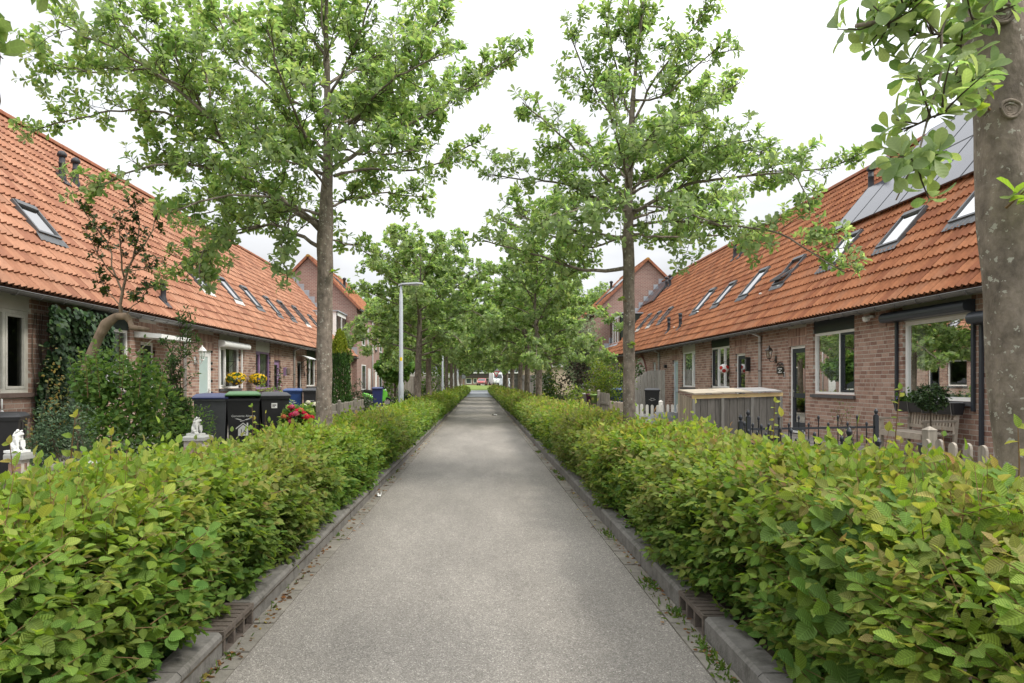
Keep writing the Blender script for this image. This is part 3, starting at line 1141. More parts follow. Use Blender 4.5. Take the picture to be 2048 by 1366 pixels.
for s, kx, drain in ((-1, 1.31, 3.48), (1, 1.225, 3.72)):
    kb = sheet('kerb', *sorted((s * (kx + 0.02), s * (kx + 0.12))), 1, 92, -0.02, M_CONC)
    y, k = 0.0, 0
    first = drain
    while y < 90:
        if abs(y + 0.5 - drain) < 1.6 and y < drain < y + 1.45 and k >= 0:
            pass
        yy = y
        # the stone that meets the drain is cut short
        L = 1.0
        if yy < drain < yy + 1.0:
            L = drain - yy
        if L > 0.06:
            o = put('kerb_stone', KM[k % 5], kb, (s * kx, yy, random.uniform(-0.004, 0.004)))
            o.scale = (s, L if L < 1 else 1, 1)
            o.rotation_euler = (0, 0, random.uniform(-0.004, 0.004))
        y += L
        if abs(y - drain) < 1e-6:
            y += 0.47
        k += 1
    gs = sheet('gutter_strip', *sorted((s * (kx - 0.125), s * kx)), -2, 64, -0.002, M_SOIL)
    n = int(62 / 0.21)
    far = MB()
    for j in range(n):
        yy = 1.0 + j * 0.21
        if yy < 14:
            o = put('gutter_stone', GM[random.randrange(6)], gs, (s * (kx - 0.122) if s > 0 else -(kx - 0.122), yy, random.uniform(-0.003, 0.003)))
            o.scale = (s, 1, 1)
            o.rotation_euler = (0, random.uniform(-0.02, 0.02), random.uniform(-0.012, 0.012))
        else:
            a, b = sorted((s * (kx - 0.122), s * (kx - 0.004)))
            far.box(a, b, yy + .003, yy + .207, -0.04, 0.007, np.array([0.25, 0.232, 0.20]) * random.uniform(0.82, 1.12))
    far.build('gutter_stones', M_CONC_TILE, gs, kind='stuff')
    # cast iron kerb drain with three inlet openings
    d = thing('kerb_drain', 'rusty cast iron kerb drain under the ' + ('yellow green hedge' if s < 0 else 'brownish hedge'), 'drain', (s * kx, drain + 0.235, 0), 'kerb drain inlets', world_built=True)
    a, b = sorted((s * (kx - 0.006), s * (kx + 0.16)))
    mb = MB()
    mb.box(a, b, drain + .003, drain + .467, 0.100, 0.124)
    for q in range(7):
        mb.box(a + .01, b - .01, drain + .02 + q * .064, drain + .045 + q * .064, 0.124, 0.130)
    mb.build('cover', M_IRON, d)
    fr = MB()
    x_a, x_b = sorted((s * (kx - 0.004), s * (kx + 0.03)))
    fr.box(x_a, x_b, drain + .003, drain + .467, -0.02, 0.012)
    for q in range(4):
        yc = drain + 0.018 + q * 0.1437
        fr.box(x_a, x_b, yc - .014, yc + .014, 0.012, 0.10)
    fr.build('inlet_frame', M_IRON, d)
    bk = MB()
    x_a, x_b = sorted((s * (kx + 0.12), s * (kx + 0.16)))
    bk.box(x_a, x_b, drain + .003, drain + .467, -0.1, 0.10)
    bk.build('shaft', mat('drain_dark', (0.012, 0.011, 0.010), 0.9, 0.1), d)

# ------------------------------------------------------------------ houses
M_BRICK = mat('red_brown_brick', None, 0.85, 0.2, 0.20, 9.0, bump=0.35, bscale=70, attr=True, dirt=0.15, dirt_col=(0.20, 0.17, 0.15), dscale=2.2)
M_MORTAR = mat('mortar', (0.47, 0.43, 0.375), 0.95, 0.1, 0.15, 12.0, dirt=0.3, dirt_col=(0.2, 0.18, 0.15))
M_TILE = mat('clay_roof_tile', None, 0.78, 0.25, 0.16, 9.0, attr=True, dirt=0.42, dirt_col=(0.15, 0.075, 0.05), dscale=1.6)
M_RIDGE = mat('ridge_tile_clay', (0.26, 0.10, 0.055), 0.85, 0.2, 0.3, 8.0, dirt=0.7, dirt_col=(0.14, 0.12, 0.06), dscale=4)
M_DECK = mat('roof_deck', (0.10, 0.05, 0.035), 0.9, 0.1)
M_ZINC = mat('weathered_zinc', (0.145, 0.140, 0.135), 0.55, 0.5, 0.2, 6.0, metal=0.25, dirt=0.4, dirt_col=(0.06, 0.055, 0.05), dscale=5)
M_LEAD = mat('lead_sheet', (0.36, 0.385, 0.42), 0.6, 0.4, 0.12, 5.0, metal=0.2, dirt=0.3, dirt_col=(0.22, 0.24, 0.27))
M_WHITE = mat('white_paint', (0.80, 0.80, 0.78), 0.4, 0.4, 0.04, 4.0, dirt=0.12, dirt_col=(0.5, 0.48, 0.43), dscale=3)
M_AGED = mat('aged_white_paint', (0.60, 0.58, 0.52), 0.6, 0.3, 0.10, 6.0, dirt=0.5, dirt_col=(0.36, 0.33, 0.27), dscale=5)
M_CREAM = mat('cream_panel', (0.56, 0.54, 0.49), 0.6, 0.3, 0.06, 3.0, dirt=0.35, dirt_col=(0.38, 0.36, 0.31), dscale=2)
M_ANTH = mat('anthracite_paint', (0.030, 0.036, 0.045), 0.4, 0.45, 0.1, 4.0)
M_TEAL = mat('dark_teal_panel', (0.028, 0.045, 0.048), 0.5, 0.4, 0.1, 4.0)
M_DGREEN = mat('dark_green_panel', (0.018, 0.030, 0.024), 0.5, 0.4, 0.15, 4.0)
M_PURPLE = mat('lilac_paint', (0.29, 0.185, 0.32), 0.5, 0.4, 0.06, 4.0)
M_LBLUE = mat('pale_blue_paint', (0.42, 0.50, 0.55), 0.45, 0.4, 0.06, 4.0)
M_BLACK = mat('black_paint', (0.014, 0.014, 0.016), 0.4, 0.5, 0.1, 4.0)
M_STONE = mat('dark_sill_stone', (0.085, 0.082, 0.085), 0.6, 0.4, 0.15, 20.0)
M_BSTONE = mat('brown_sill_tile', (0.17, 0.12, 0.10), 0.7, 0.3, 0.15, 20.0)
M_SOFFIT = mat('soffit_board', (0.055, 0.050, 0.045), 0.8, 0.2, 0.2, 5.0)
M_INT = mat('room_wall', (0.22, 0.20, 0.18), 0.9, 0.1, 0.1)
M_PVC = mat('grey_pvc_pipe', (0.55, 0.55, 0.53), 0.5, 0.4, 0.08, 5.0, dirt=0.35, dirt_col=(0.35, 0.33, 0.29))
M_VENT = mat('black_vent_plastic', (0.035, 0.036, 0.042), 0.6, 0.4, 0.2, 10.0)
M_GLASS = glass_mat('window_glass', base=0.05)
M_RGLASS = glass_mat('roof_window_glass', (0.55, 0.6, 0.62), 0.68)
M_FROST = mat('frosted_glass', (0.42, 0.52, 0.50), 0.25, 0.5, 0.05, 3.0)
M_FAB = mat('curtain_cloth', (0.72, 0.71, 0.67), 0.9, 0.1, 0.06, 8.0)
M_SOLAR = mat('solar_glass', (0.035, 0.038, 0.052), 0.16, 1.0, 0.1, 2.0)
M_ALU = mat('roof_window_cladding', (0.085, 0.088, 0.092), 0.5, 0.5, 0.1, 6.0)

PITCH = rad(50)
CP, SP = math.cos(PITCH), math.sin(PITCH)
WALL = {1: 8.06, -1: 7.70}
EAVE = {1: 7.78, -1: 7.42}
ZE = 2.93
RIDGE_D = {1: 6.49, -1: 6.37}
BRICK_COLS = [(0.305, 0.190, 0.146), (0.27, 0.160, 0.121), (0.345, 0.220, 0.169), (0.235, 0.136, 0.105), (0.325, 0.21, 0.162), (0.39, 0.263, 0.206)]
TILE_COLS = {1: [(0.335, 0.138, 0.064), (0.30, 0.118, 0.054), (0.37, 0.158, 0.076), (0.255, 0.098, 0.048), (0.325, 0.146, 0.076)],
             -1: [(0.335, 0.160, 0.095), (0.30, 0.138, 0.080), (0.37, 0.184, 0.112), (0.26, 0.114, 0.068), (0.34, 0.172, 0.107)]}


def fb(mb, s, u0, u1, o0, o1, z0, z1, col=None, mi=0):
    """Box on a facade: along the street u, outward o from the wall plane, height z."""
    xa, xb = sorted((s * (WALL[s] - o0), s * (WALL[s] - o1)))
    return mb.box(xa, xb, u0, u1, z0, z1, col, mi)


def rp(s, u, d, h):
    """Point on the roof: along u, up the slope d from the eave, h above the deck."""
    return np.array([s * (EAVE[s] + d * CP) - s * h * SP, u, ZE + d * SP + h * CP])


def rbox(mb, s, u0, u1, d0, d1, h0, h1, col=None, mi=0):
    c = rp(s, (u0 + u1) / 2, (d0 + d1) / 2, (h0 + h1) / 2)
    return mb.obox(c, (0, (u1 - u0) / 2, 0), np.array([s * CP, 0, SP]) * (d1 - d0) / 2, np.array([-s * SP, 0, CP]) * (h1 - h0) / 2, col, mi)


# tile: two waves wide, raised lower lip
def tile_arrays(w=0.30, g=0.342):
    xs = np.linspace(0, w, 9)
    wv = 0.023 * np.cos(2 * PI * xs / 0.15 + 0.5) + 0.006 * np.cos(4 * PI * xs / 0.15)
    lo = np.stack([xs, np.zeros(9), 0.066 + wv], 1)
    hi = np.stack([xs, np.full(9, g + 0.05), 0.018 + wv], 1)
    lip = np.stack([xs, np.full(9, 0.008), 0.024 + wv], 1)
    V = np.concatenate([lo, hi, lip])
    k = np.arange(8)
    f = np.concatenate([np.stack([k, k + 1, k + 10, k + 9], 1), np.stack([k + 18, k + 19, k + 1, k], 1)])
    return V, f


TV, TF = tile_arrays()
CUBE_V = np.array([(x, y, z) for z in (-.5, .5) for (x, y) in ((-.5, -.5), (.5, -.5), (.5, .5), (-.5, .5))])
CUBE_F = np.array([(0, 3, 2, 1), (4, 5, 6, 7), (0, 1, 5, 4), (1, 2, 6, 5), (2, 3, 7, 6), (3, 0, 4, 7)])


def brick_variants():
    out = []
    for c in BRICK_COLS:
        mb = MB()
        mb.add(CUBE_V, [CUBE_F], c)
        out.append(mb.mesh('brick', M_BRICK))
    return out


BRICK_MESH = brick_variants()
TILE_MESH = {}
for s in (1, -1):
    TILE_MESH[s] = []
    for c in TILE_COLS[s]:
        mb = MB()
        mb.add(TV, [TF], c)
        TILE_MESH[s].append(mb.mesh('roof_tile', M_TILE))


def lay_bricks(s, u0, u1, holes, soldiers, rng, z0=0.03, z1=2.86):
    """Rows (u, z, length, height, colour index) of a wild bond round the openings, with soldier courses over the doors."""
    out = []
    C, H, J = 0.085, 0.070, 0.015
    k = 0
    z = z0
    while z + H < z1:
        spans = [(u0, u1)]
        for (a, b, c, d) in holes + soldiers:
            if c < z + H * 0.6 and d > z + H * 0.4:
                ns = []
                for (p, q) in spans:
                    if b <= p or a >= q:
                        ns.append((p, q))
                    else:
                        if a > p: ns.append((p, a))
                        if b < q: ns.append((b, q))
                spans = ns
        for (p, q) in spans:
            u = p - (k % 2) * 0.055 - rng.choice([0, 0.113])
            while u < q - 0.02:
                L = 0.100 if rng.random() < 0.22 else 0.211
                a, b = max(u, p - 0.002), min(u + L, q + 0.002)     # edges stand 2 mm proud of the mortar reveal
                if q - b < 0.03:            # no sliver beside an opening
                    b = q + 0.002
                if b - a > 0.008:
                    out.append(((a + b) / 2, z + H / 2, b - a, H))
                if b > q:
                    break
                u += L + J
        z += C
        k += 1
    for (a, b, c, d) in soldiers:
        zz = c
        while zz + 0.1 < d:
            h = min(0.214, d - zz - 0.004)
            u = a
            while u < b - 0.03:
                out.append(((u + 0.0365), zz + h / 2, 0.073, h))
                u += 0.085
            zz += 0.226
    return np.array(out)


def make_window(t, s, u0, u1, z0, z1, fm, mull=(), sash=(), sill=M_STONE, blind=None, curtain=None, dark=(), name='window', depth=0.05, blind_m=None):
    fw = 0.062
    mb = MB()
    d0, d1 = -depth - 0.07, -depth
    fb(mb, s, u0, u1, d0, d1, z0, z0 + fw)
    fb(mb, s, u0, u1, d0, d1, z1 - fw, z1)
    fb(mb, s, u0, u0 + fw, d0, d1, z0 + fw, z1 - fw)
    fb(mb, s, u1 - fw, u1, d0, d1, z0 + fw, z1 - fw)
    edges = [u0 + fw]
    for m in sorted(mull):
        fb(mb, s, m - 0.032, m + 0.032, d0, d1 + 0.002, z0 + fw, z1 - fw)
        edges += [m - 0.032, m + 0.032]
    edges.append(u1 - fw)
    w = mb.build(name, fm, t)
    bays = [(edges[i], edges[i + 1]) for i in range(0, len(edges), 2)]
    for i, (a, b) in enumerate(bays):
        za, zb = z0 + fw, z1 - fw
        if i in sash:
            sb = MB()
            q = 0.05
            fb(sb, s, a + .004, b - .004, d0 + .02, d1 + .008, za + .004, za + q)
            fb(sb, s, a + .004, b - .004, d0 + .02, d1 + .008, zb - q, zb - .004)
            fb(sb, s, a + .004, a + q, d0 + .02, d1 + .008, za + q, zb - q)
            fb(sb, s, b - q, b - .004, d0 + .02, d1 + .008, za + q, zb - q)
            sb.build('sash', M_ANTH if i in dark else fm, w)
            a, b, za, zb = a + q, b - q, za + q, zb - q
        pm = MB()
        x = s * (WALL[s] + depth + 0.035)
        pm.add([(x, a, za), (x, b, za), (x, b, zb), (x, a, zb)], [[(0, 1, 2, 3)]])
        pm.build('pane', M_GLASS, w)
        if i in dark:
            cm = MB()
            x = s * (WALL[s] + 0.19)
            cm.add([(x, a, za), (x, b, za), (x, b, zb), (x, a, zb)], [[(0, 1, 2, 3)]])
            cm.build('black_sheet', M_BLACK, w)  # black sheet set behind the pane to make this bay dark
        elif blind and i in blind:
            bm = MB()
            z = zb - 0.03
            while z > za + 0.02:
                bm.obox((s * (WALL[s] + 0.17), (a + b) / 2, z), (0.014 * s, 0, 0.009), (0, (b - a) / 2, 0), (0, 0, 0.0012))
                z -= 0.033
            bm.build('blind', blind_m or M_FAB, w, kind='stuff')
        elif curtain and i in curtain:
            for (ca, cb) in curtain[i]:
                cm = MB()
                n = 40
                uu = np.linspace(a + (b - a) * ca, a + (b - a) * cb, n)
                xx = s * (WALL[s] + 0.24 + 0.025 * np.sin(uu * 70) + 0.012 * np.sin(uu * 31))
                V = np.concatenate([np.stack([xx, uu, np.full(n, za)], 1), np.stack([xx, uu, np.full(n, zb)], 1)])
                k = np.arange(n - 1)
                cm.add(V, [np.stack([k, k + 1, k + n + 1, k + n], 1)])
                cm.build('curtain', M_FAB, w, True)
    if sill:
        sm = MB()
        fb(sm, s, u0 - 0.05, u1 + 0.05, -0.10, 0.055, z0 - 0.075, z0 - 0.003)
        sm.build('sill', sill, w)
    return w


def make_door(t, s, u0, u1, z1, fm, dm, style='panes', pane=None):
    z0 = 0.10
    fw = 0.065
    mb = MB()
    d0, d1 = -0.13, -0.055
    fb(mb, s, u0, u0 + fw, d0, d1, z0, z1)
    fb(mb, s, u1 - fw, u1, d0, d1, z0, z1)
    fb(mb, s, u0 + fw, u1 - fw, d0, d1, z1 - fw, z1)
    fb(mb, s, u0 + fw, u1 - fw, d0, d1 + .03, z0, z0 + 0.05)
    fr = mb.build('door_frame', fm, t)
    a, b = u0 + fw + .004, u1 - fw - .004
    za, zb = z0 + 0.055, z1 - fw - .004
    dmb = MB()
    st = 0.11
    pieces = []
    if style == 'panes':            # two tall panes over a solid rail
        rails = [za, za + 0.24, za + 0.95, zb]
        fb(dmb, s, a, a + st, d0 + .02, d1 - .012, za, zb)
        fb(dmb, s, b - st, b, d0 + .02, d1 - .012, za, zb)
        m = (a + b) / 2
        fb(dmb, s, a + st, b - st, d0 + .02, d1 - .012, za, za + 0.22)
        fb(dmb, s, a + st, b - st, d0 + .02, d1 - .012, zb - st, zb)
        fb(dmb, s, a + st, b - st, d0 + .02, d1 - .010, za + 0.84, za + 0.96)
        pieces = [(a + st, b - st, za + .22, za + .84), (a + st, b - st, za + .96, zb - st)]
    elif style == 'full':
        fb(dmb, s, a, a + st, d0 + .02, d1 - .012, za, zb)
        fb(dmb, s, b - st, b, d0 + .02, d1 - .012, za, zb)
        fb(dmb, s, a + st, b - st, d0 + .02, d1 - .012, za, za + 0.2)
        fb(dmb, s, a + st, b - st, d0 + .02, d1 - .012, zb - st, zb)
        pieces = [(a + st, b - st, za + .2, zb - st)]
    else:                           # boarded door with grooves
        n = 5
        for i in range(n):
            fb(dmb, s, a + (b - a) * i / n + .003, a + (b - a) * (i + 1) / n - .003, d0 + .02, d1 - .012, za, zb)
        fb(dmb, s, a, b, d0 + .015, d0 + .019, za, zb)
    door = dmb.build('door', dm, t)
    for (p, q, c, d) in pieces:
        pm = MB()
        if pane:
            fb(pm, s, p, q, d0 + .05, d1 - .03, c, d)
            pm.build('door_pane', pane, door)
        else:
            x = s * (WALL[s] + 0.09)
            pm.add([(x, p, c), (x, q, c), (x, q, d), (x, p, d)], [[(0, 1, 2, 3)]])
            pm.build('door_pane', M_GLASS, door)
    hb = MB()
    hu = b - 0.055 if s > 0 else b - 0.055
    fb(hb, s, hu - .015, hu + .015, d1 - .012, d1 + .0, za + .86, za + 1.06)
    x = s * (WALL[s] + 0.03)
    hb.tube([(s * (WALL[s] + 0.06), hu, za + 1.0), (x, hu, za + 1.0), (x, hu - 0.11, za + 1.0)], 0.009, 6)
    hb.build('handle', mat('steel', (0.5, 0.5, 0.5), 0.3, 0.5, 0.05, metal=0.9), door)
    return fr


def downpipe(t, s, u, m=M_PVC, ztop=2.83):
    mb = MB()
    x = s * (WALL[s] - 0.055)
    mb.tube([(s * (EAVE[s] - 0.05), u, ztop), (x, u, ztop - 0.14), (x, u, 0.08)], 0.04, 10)
    o = mb.build('downpipe', m, t, True)
    cb = MB()
    for z in (0.6, 1.7, 2.5):
        cb.lathe([(0.041, 0), (0.046, 0.002), (0.046, 0.03), (0.041, 0.032)], (x, u, z), 10)
    cb.build('pipe_clip', M_ZINC, o)


def roof_window(t, s, u0, u1, d0, d1, open_=False):
    mb = MB()
    h0, h1 = 0.02, 0.125
    f = 0.052
    rbox(mb, s, u0, u0 + f, d0, d1, h0, h1)
    rbox(mb, s, u1 - f, u1, d0, d1, h0, h1)
    rbox(mb, s, u0 + f, u1 - f, d0, d0 + f, h0, h1)
    rbox(mb, s, u0 + f, u1 - f, d1 - 0.11, d1, h0, h1 + 0.02)
    w = mb.build('roof_window', M_ALU, t)
    pm = MB()
    a, b, c, e = u0 + f, u1 - f, d0 + f, d1 - 0.11
    if open_:
        # pivoting sash swung out about its middle: the lower end stands off the roof
        m = (c + e) / 2
        L = (e - c) / 2
        an = rad(16)
        sb = MB()
        def P(u, k, off=0.0):
            return rp(s, u, m + k * L * math.cos(an), h1 - 0.02 + off - k * L * math.sin(an))
        for (ua, ub) in ((a, a + .05), (b - .05, b)):
            sb.bar((P((ua + ub) / 2, -1)), (P((ua + ub) / 2, 1)), 0.05, 0.05)
        sb.bar(P(a, -1), P(b, -1), 0.06, 0.06)
        sb.bar(P(a, 1), P(b, 1), 0.06, 0.06)
        sb.build('sash', M_ALU, w)
        pm.add([P(a, -1), P(b, -1), P(b, 1), P(a, 1)], [[(0, 1, 2, 3)]])
    else:
        pm.add([rp(s, a, c, h1 - .03), rp(s, b, c, h1 - .03), rp(s, b, e, h1 - .03), rp(s, a, e, h1 - .03)], [[(0, 1, 2, 3)]])
    pm.build('pane', M_RGLASS, w)
    im = MB()                       # white painted lining behind the pane
    rbox(im, s, a - .02, b + .02, c - .02, e + .02, -0.18, -0.16)
    im.build('lining', M_WHITE, w)
    ap = MB()                       # pleated apron dressed over the tiles below
    n = 13
    uu = np.linspace(u0 - 0.06, u1 + 0.06, n)
    up_ = np.array([rp(s, u, d0 + 0.01, 0.09) for u in uu])
    dn = np.array([rp(s, u, d0 - 0.19, 0.078 + 0.017 * math.cos(u * 2 * PI / 0.15)) for u in uu])
    k = np.arange(n - 1)
    ap.add(np.concatenate([up_, dn]), [np.stack([k, k + 1, k + n + 1, k + n], 1)])
    ap.build('apron', M_ALU if (int(u0 * 10) % 3) else mat('pale_apron', (0.55, 0.53, 0.49), 0.7, 0.3, 0.1), w)


def vent_pipe(t, s, u, d, h=0.62, low=False):
    c = rp(s, u, d, 0.05)
    mb = MB()
    r = 0.075 if not low else 0.065
    mb.lathe([(r * 1.5, -0.14), (r * 1.3, 0.02), (r, 0.10), (r * 0.98, h * 0.55), (r * 1.06, h * 0.56), (r * 1.06, h * 0.62), (r * 0.94, h * 0.63), (r * 0.94, h - 0.1)], c, 14)
    o = mb.build('vent_pipe', M_VENT, t, True)
    cb = MB()
    if low:
        cb.lathe([(r * 0.9, h - 0.13), (r * 1.2, h - 0.12), (r * 1.2, h), (r * 0.8, h + .01)], c, 14)
    else:
        cb.lathe([(r * 0.9, h - 0.1), (r * 1.42, h - 0.08), (r * 1.5, h - 0.03), (r * 1.25, h + 0.01), (r * 0.7, h + 0.05), (0.01, h + 0.06)], c, 14)
    cb.build('cowl', M_VENT, o, True)
    sb = MB()
    rbox(sb, s, u - r * 1.9, u + r * 1.9, d - 0.24, d + 0.13, 0.055, 0.082)
    sb.build('flashing', M_VENT, o)


def house(s, u0, u1, label, spec, brick_parts, tile_parts, seed):
    rng = random.Random(seed)
    nr = np.random.default_rng(seed)
    W, E = WALL[s], EAVE[s]
    t = thing('row_house', label, 'house', (s * W, (u0 + u1) / 2, 0.1), 'terraced brick houses with red tiled roofs along the path', world_built=True)
    holes, soldiers = [], []
    for w in spec.get('windows', []):
        top = 2.86 if w.get('panel') else w['z'][1]
        holes.append((w['u'][0], w['u'][1], w['z'][0], top))
    for d in spec.get('doors', []):
        holes.append((d['u'][0], d['u'][1], -1, d['z']))
        soldiers.append((d['u'][0] - 0.06, d['u'][1] + 0.06, d['z'] + 0.006, 2.85))
    # wall: mortar body cut by the openings
    mb = MB()
    us = sorted({u0, u1, *[h[0] for h in holes], *[h[1] for h in holes]})
    for a, b in zip(us[:-1], us[1:]):
        zc = [(-0.1, 2.875)]
        for (p, q, c, d) in holes:
            if p < (a + b) / 2 < q:
                nz = []
                for (g, h) in zc:
                    if c > g: nz.append((g, min(c, h)))
                    if d < h: nz.append((max(d, g), h))
                zc = nz
        for (g, h) in zc:
            if h - g > 0.01:
                fb(mb, s, a, b, -0.24, 0.0, g, h)
    wall = mb.build('wall', M_MORTAR, t)
    B = lay_bricks(s, u0, u1, holes, soldiers, rng)
    ci = nr.integers(0, len(BRICK_COLS), len(B))
    cen = np.stack([np.full(len(B), s * W), B[:, 0], B[:, 1]], 1)
    keep = np.ones(len(B), bool)
    if brick_parts:
        sc = np.where(in_frame(cen), 1.0 / cen[:, 1] * B[:, 2], 0)
        sc = np.where(B[:, 1] > 0.55, sc, 0)
        idx = np.argsort(-sc)[:brick_parts]
        idx = idx[sc[idx] > 0]
        keep[idx] = False
        for i in idx:
            o = bpy.data.objects.new('brick', BRICK_MESH[ci[i]])
            COL.objects.link(o)
            o.parent = wall
            pr = 0.003 + rng.uniform(-.0015, .0015)
            o.location = (s * (W - pr + 0.045), B[i, 0], B[i, 1])
            o.scale = (0.09, B[i, 2], B[i, 3])
            o.rotation_euler = (rng.uniform(-.004, .004), 0, rng.uniform(-.006, .006))
    bm = MB()
    n = int(keep.sum())
    if n:
        pr = 0.003 + nr.uniform(-.0015, .0015, n)
        c = np.stack([s * (W - pr + 0.045), B[keep, 0], B[keep, 1]], 1)
        sz = np.stack([np.full(n, 0.09), B[keep, 2], B[keep, 3]], 1)
        V = c[:, None, :] + CUBE_V[None] * sz[:, None, :]
        F = (CUBE_F[None] + (np.arange(n) * 8)[:, None, None]).reshape(-1, 4)
        kc = np.array(BRICK_COLS)[ci[keep]] * nr.normal(1, 0.06, (n, 1))
        bm.add(V.reshape(-1, 3), [F], np.repeat(kc, 8, 0))
        bm.build('brickwork', M_BRICK, wall, kind='stuff')
    # party walls, rear wall, inner floor
    ib = MB()
    X2 = E + 2 * RIDGE_D[s] * CP
    fb(ib, s, u0 + .01, u0 + .06, -(X2 - W) + 0.3, -0.25, 0, 2.9)
    fb(ib, s, u1 - .06, u1 - .01, -(X2 - W) + 0.3, -0.25, 0, 2.9)
    fb(ib, s, u0 + .07, u1 - .07, -4.2, -4.1, 0, 2.9)
    fb(ib, s, u0 + .07, u1 - .07, -4.05, -0.25, 2.72, 2.78)
    ib.build('inner_wall', M_INT, t)
    rb = MB()
    fb(rb, s, u0, u1, -(X2 - W) + 0.05, -(X2 - W) + 0.29, -0.1, 2.8)
    rb.build('rear_wall', M_MORTAR, t)
    # roof deck with its two slopes
    dk = MB()
    RD = RIDGE_D[s]
    g = 0.0
    c0, c1 = rp(s, 0, -0.02, 0), rp(s, 0, RD, 0)
    xr, zr = s * (E + RD * CP), ZE + RD * SP
    xb = s * X2
    poly = [(c0[0], u0, c0[2]), (xr, u0, zr), (xb, u0, ZE), (xb, u0, ZE - 0.14), (xr, u0, zr - 0.2), (c0[0] + s * 0.06, u0, c0[2] - 0.10)]
    dk.prism(poly if s < 0 else poly[::-1], (0, u1 - u0, 0))
    roof = dk.build('roof', M_DECK, t)
    # tiles
    eu, ed, en = np.array([0, -s, 0.0]), np.array([s * CP, 0, SP]), np.array([-s * SP, 0, CP])
    gauge = RD / 19
    nc = int(round((u1 - u0) / 0.30))
    tw = (u1 - u0) / nc
    pos, cix = [], []
    for r_ in range(19):
        for c_ in range(nc):
            u = u0 + (c_ + (1 if s > 0 else 0)) * tw
            pos.append(rp(s, u, r_ * gauge - 0.03, 0.0))
            cix.append(nr.integers(0, 5))
    pos = np.array(pos); cix = np.array(cix)
    keep = np.ones(len(pos), bool)
    cen = pos + ed * 0.17 + eu * 0.15
    R3 = np.stack([eu * tw / 0.30, ed * gauge / 0.342, en], 1)
    if tile_parts:
        sc = np.where(in_frame(cen), 1 / np.linalg.norm(cen - np.array([0, 0, CAMZ]), axis=1), 0)
        idx = np.argsort(-sc)[:tile_parts]
        idx = idx[sc[idx] > 0]
        keep[idx] = False
        for i in idx:
            o = bpy.data.objects.new('roof_tile', TILE_MESH[s][cix[i]])
            COL.objects.link(o)
            o.parent = roof
            p = pos[i] + en * rng.uniform(-.003, .005) + ed * rng.uniform(-.005, .005)
            M = Matrix([[*R3[0], p[0]], [*R3[1], p[1]], [*R3[2], p[2]], [0, 0, 0, 1]])
            o.matrix_basis = M
    n = int(keep.sum())
    if n:
        p = pos[keep] + en * nr.uniform(-.003, .005, (n, 1)) + ed * nr.uniform(-.005, .005, (n, 1))
        V = p[:, None, :] + (TV @ R3.T)[None]
        F = (TF[None] + (np.arange(n) * len(TV))[:, None, None]).reshape(-1, 4)
        kc = np.array(TILE_COLS[s])[cix[keep]] * nr.normal(1, 0.09, (n, 1))
        tb = MB()
        tb.add(V.reshape(-1, 3), [F], np.repeat(kc, len(TV), 0))
        tb.build('roof_tiling', M_TILE, roof, kind='stuff')
    # ridge tiles
    u = u0
    while u < u1 - 0.1:
        L = min(0.42, u1 - u)
        a = np.linspace(0, PI, 7)
        rr = 0.15
        po = [(xr + rr * math.cos(q), u, zr - 0.02 + rr * math.sin(q)) for q in a]
        m_ = MB()
        m_.prism(po, (0, L - 0.006, rng.uniform(-.006, .006)))
        m_.build('ridge_tile', M_RIDGE, roof)
        u += L
    # gutter on brackets, soffit board
    gx = E - 0.055
    a1 = np.linspace(PI, 2 * PI, 9)
    po = [(s * (gx + 0.068 * math.cos(q)), u0, ZE - 0.075 + 0.068 * math.sin(q)) for q in a1] + [(s * (gx + 0.060 * math.cos(q)), u0, ZE - 0.075 + 0.060 * math.sin(q)) for q in a1[::-1]]
    gb = MB()
    gb.prism(po, (0, u1 - u0, 0))
    gb.tube([(s * (gx - 0.066), u0, ZE - 0.075), (s * (gx - 0.066), u1, ZE - 0.075)], 0.010, 6)
    gut = gb.build('gutter', M_ZINC, t)
    u = u0 + 0.3
    while u < u1:
        bb = MB()
        pts = [(s * (gx + 0.072 * math.cos(q)), u, ZE - 0.075 + 0.072 * math.sin(q)) for q in np.linspace(PI, 2 * PI, 7)]
        for p_, q_ in zip(pts[:-1], pts[1:]):
            bb.bar(p_, q_, 0.03, 0.006, up=(0, 1, 0))
        bb.build('gutter_bracket', M_ZINC, gut)
        u += 0.62
    sb = MB()
    fb(sb, s, u0, u1, -0.1, W - E - 0.02, 2.878, 2.90)
    fb(sb, s, u0, u1, W - E - 0.02, W - E + 0.0, 2.80, 2.92)
    sb.build('soffit', M_SOFFIT, t)
    for w in spec.get('windows', []):
        make_window(t, s, *w['u'], *w['z'], w.get('frame', M_WHITE), w.get('mull', ()), w.get('sash', ()), w.get('sill', M_STONE), w.get('blind'), w.get('curtain'), w.get('dark', ()))
        if w.get('panel'):
            pb = MB()
            fb(pb, s, w['u'][0] + .002, w['u'][1] - .002, -0.12, -0.03, w['z'][1] + .003, 2.872)
            pb.build('fascia_panel', w['panel'], t)
        if w.get('shutter'):
            sm, (a, b), z, rails = w['shutter']
            q = MB()
            n = 10
            prof = [(0.0, z + .20), (0.10, z + .20)] + [(0.10 + 0.11 * math.sin(k), z + 0.09 + 0.11 * math.cos(k)) for k in np.linspace(0.15, PI * 0.75, n)] + [(0.0, z)]
            q.prism([(s * (W - o_ - .012), a, zz) for o_, zz in prof], (0, b - a, 0))
            sh = q.build('shutter_box', sm, t)
            for (ru, rz) in rails:
                rm = MB()
                fb(rm, s, ru - .028, ru + .028, 0.012, 0.055, rz, z)
                rm.build('guide_rail', sm, sh)
    for d in spec.get('doors', []):
        make_door(t, s, *d['u'], d['z'], d.get('frame', M_WHITE), d.get('leaf', M_ANTH), d.get('style', 'panes'), d.get('pane'))
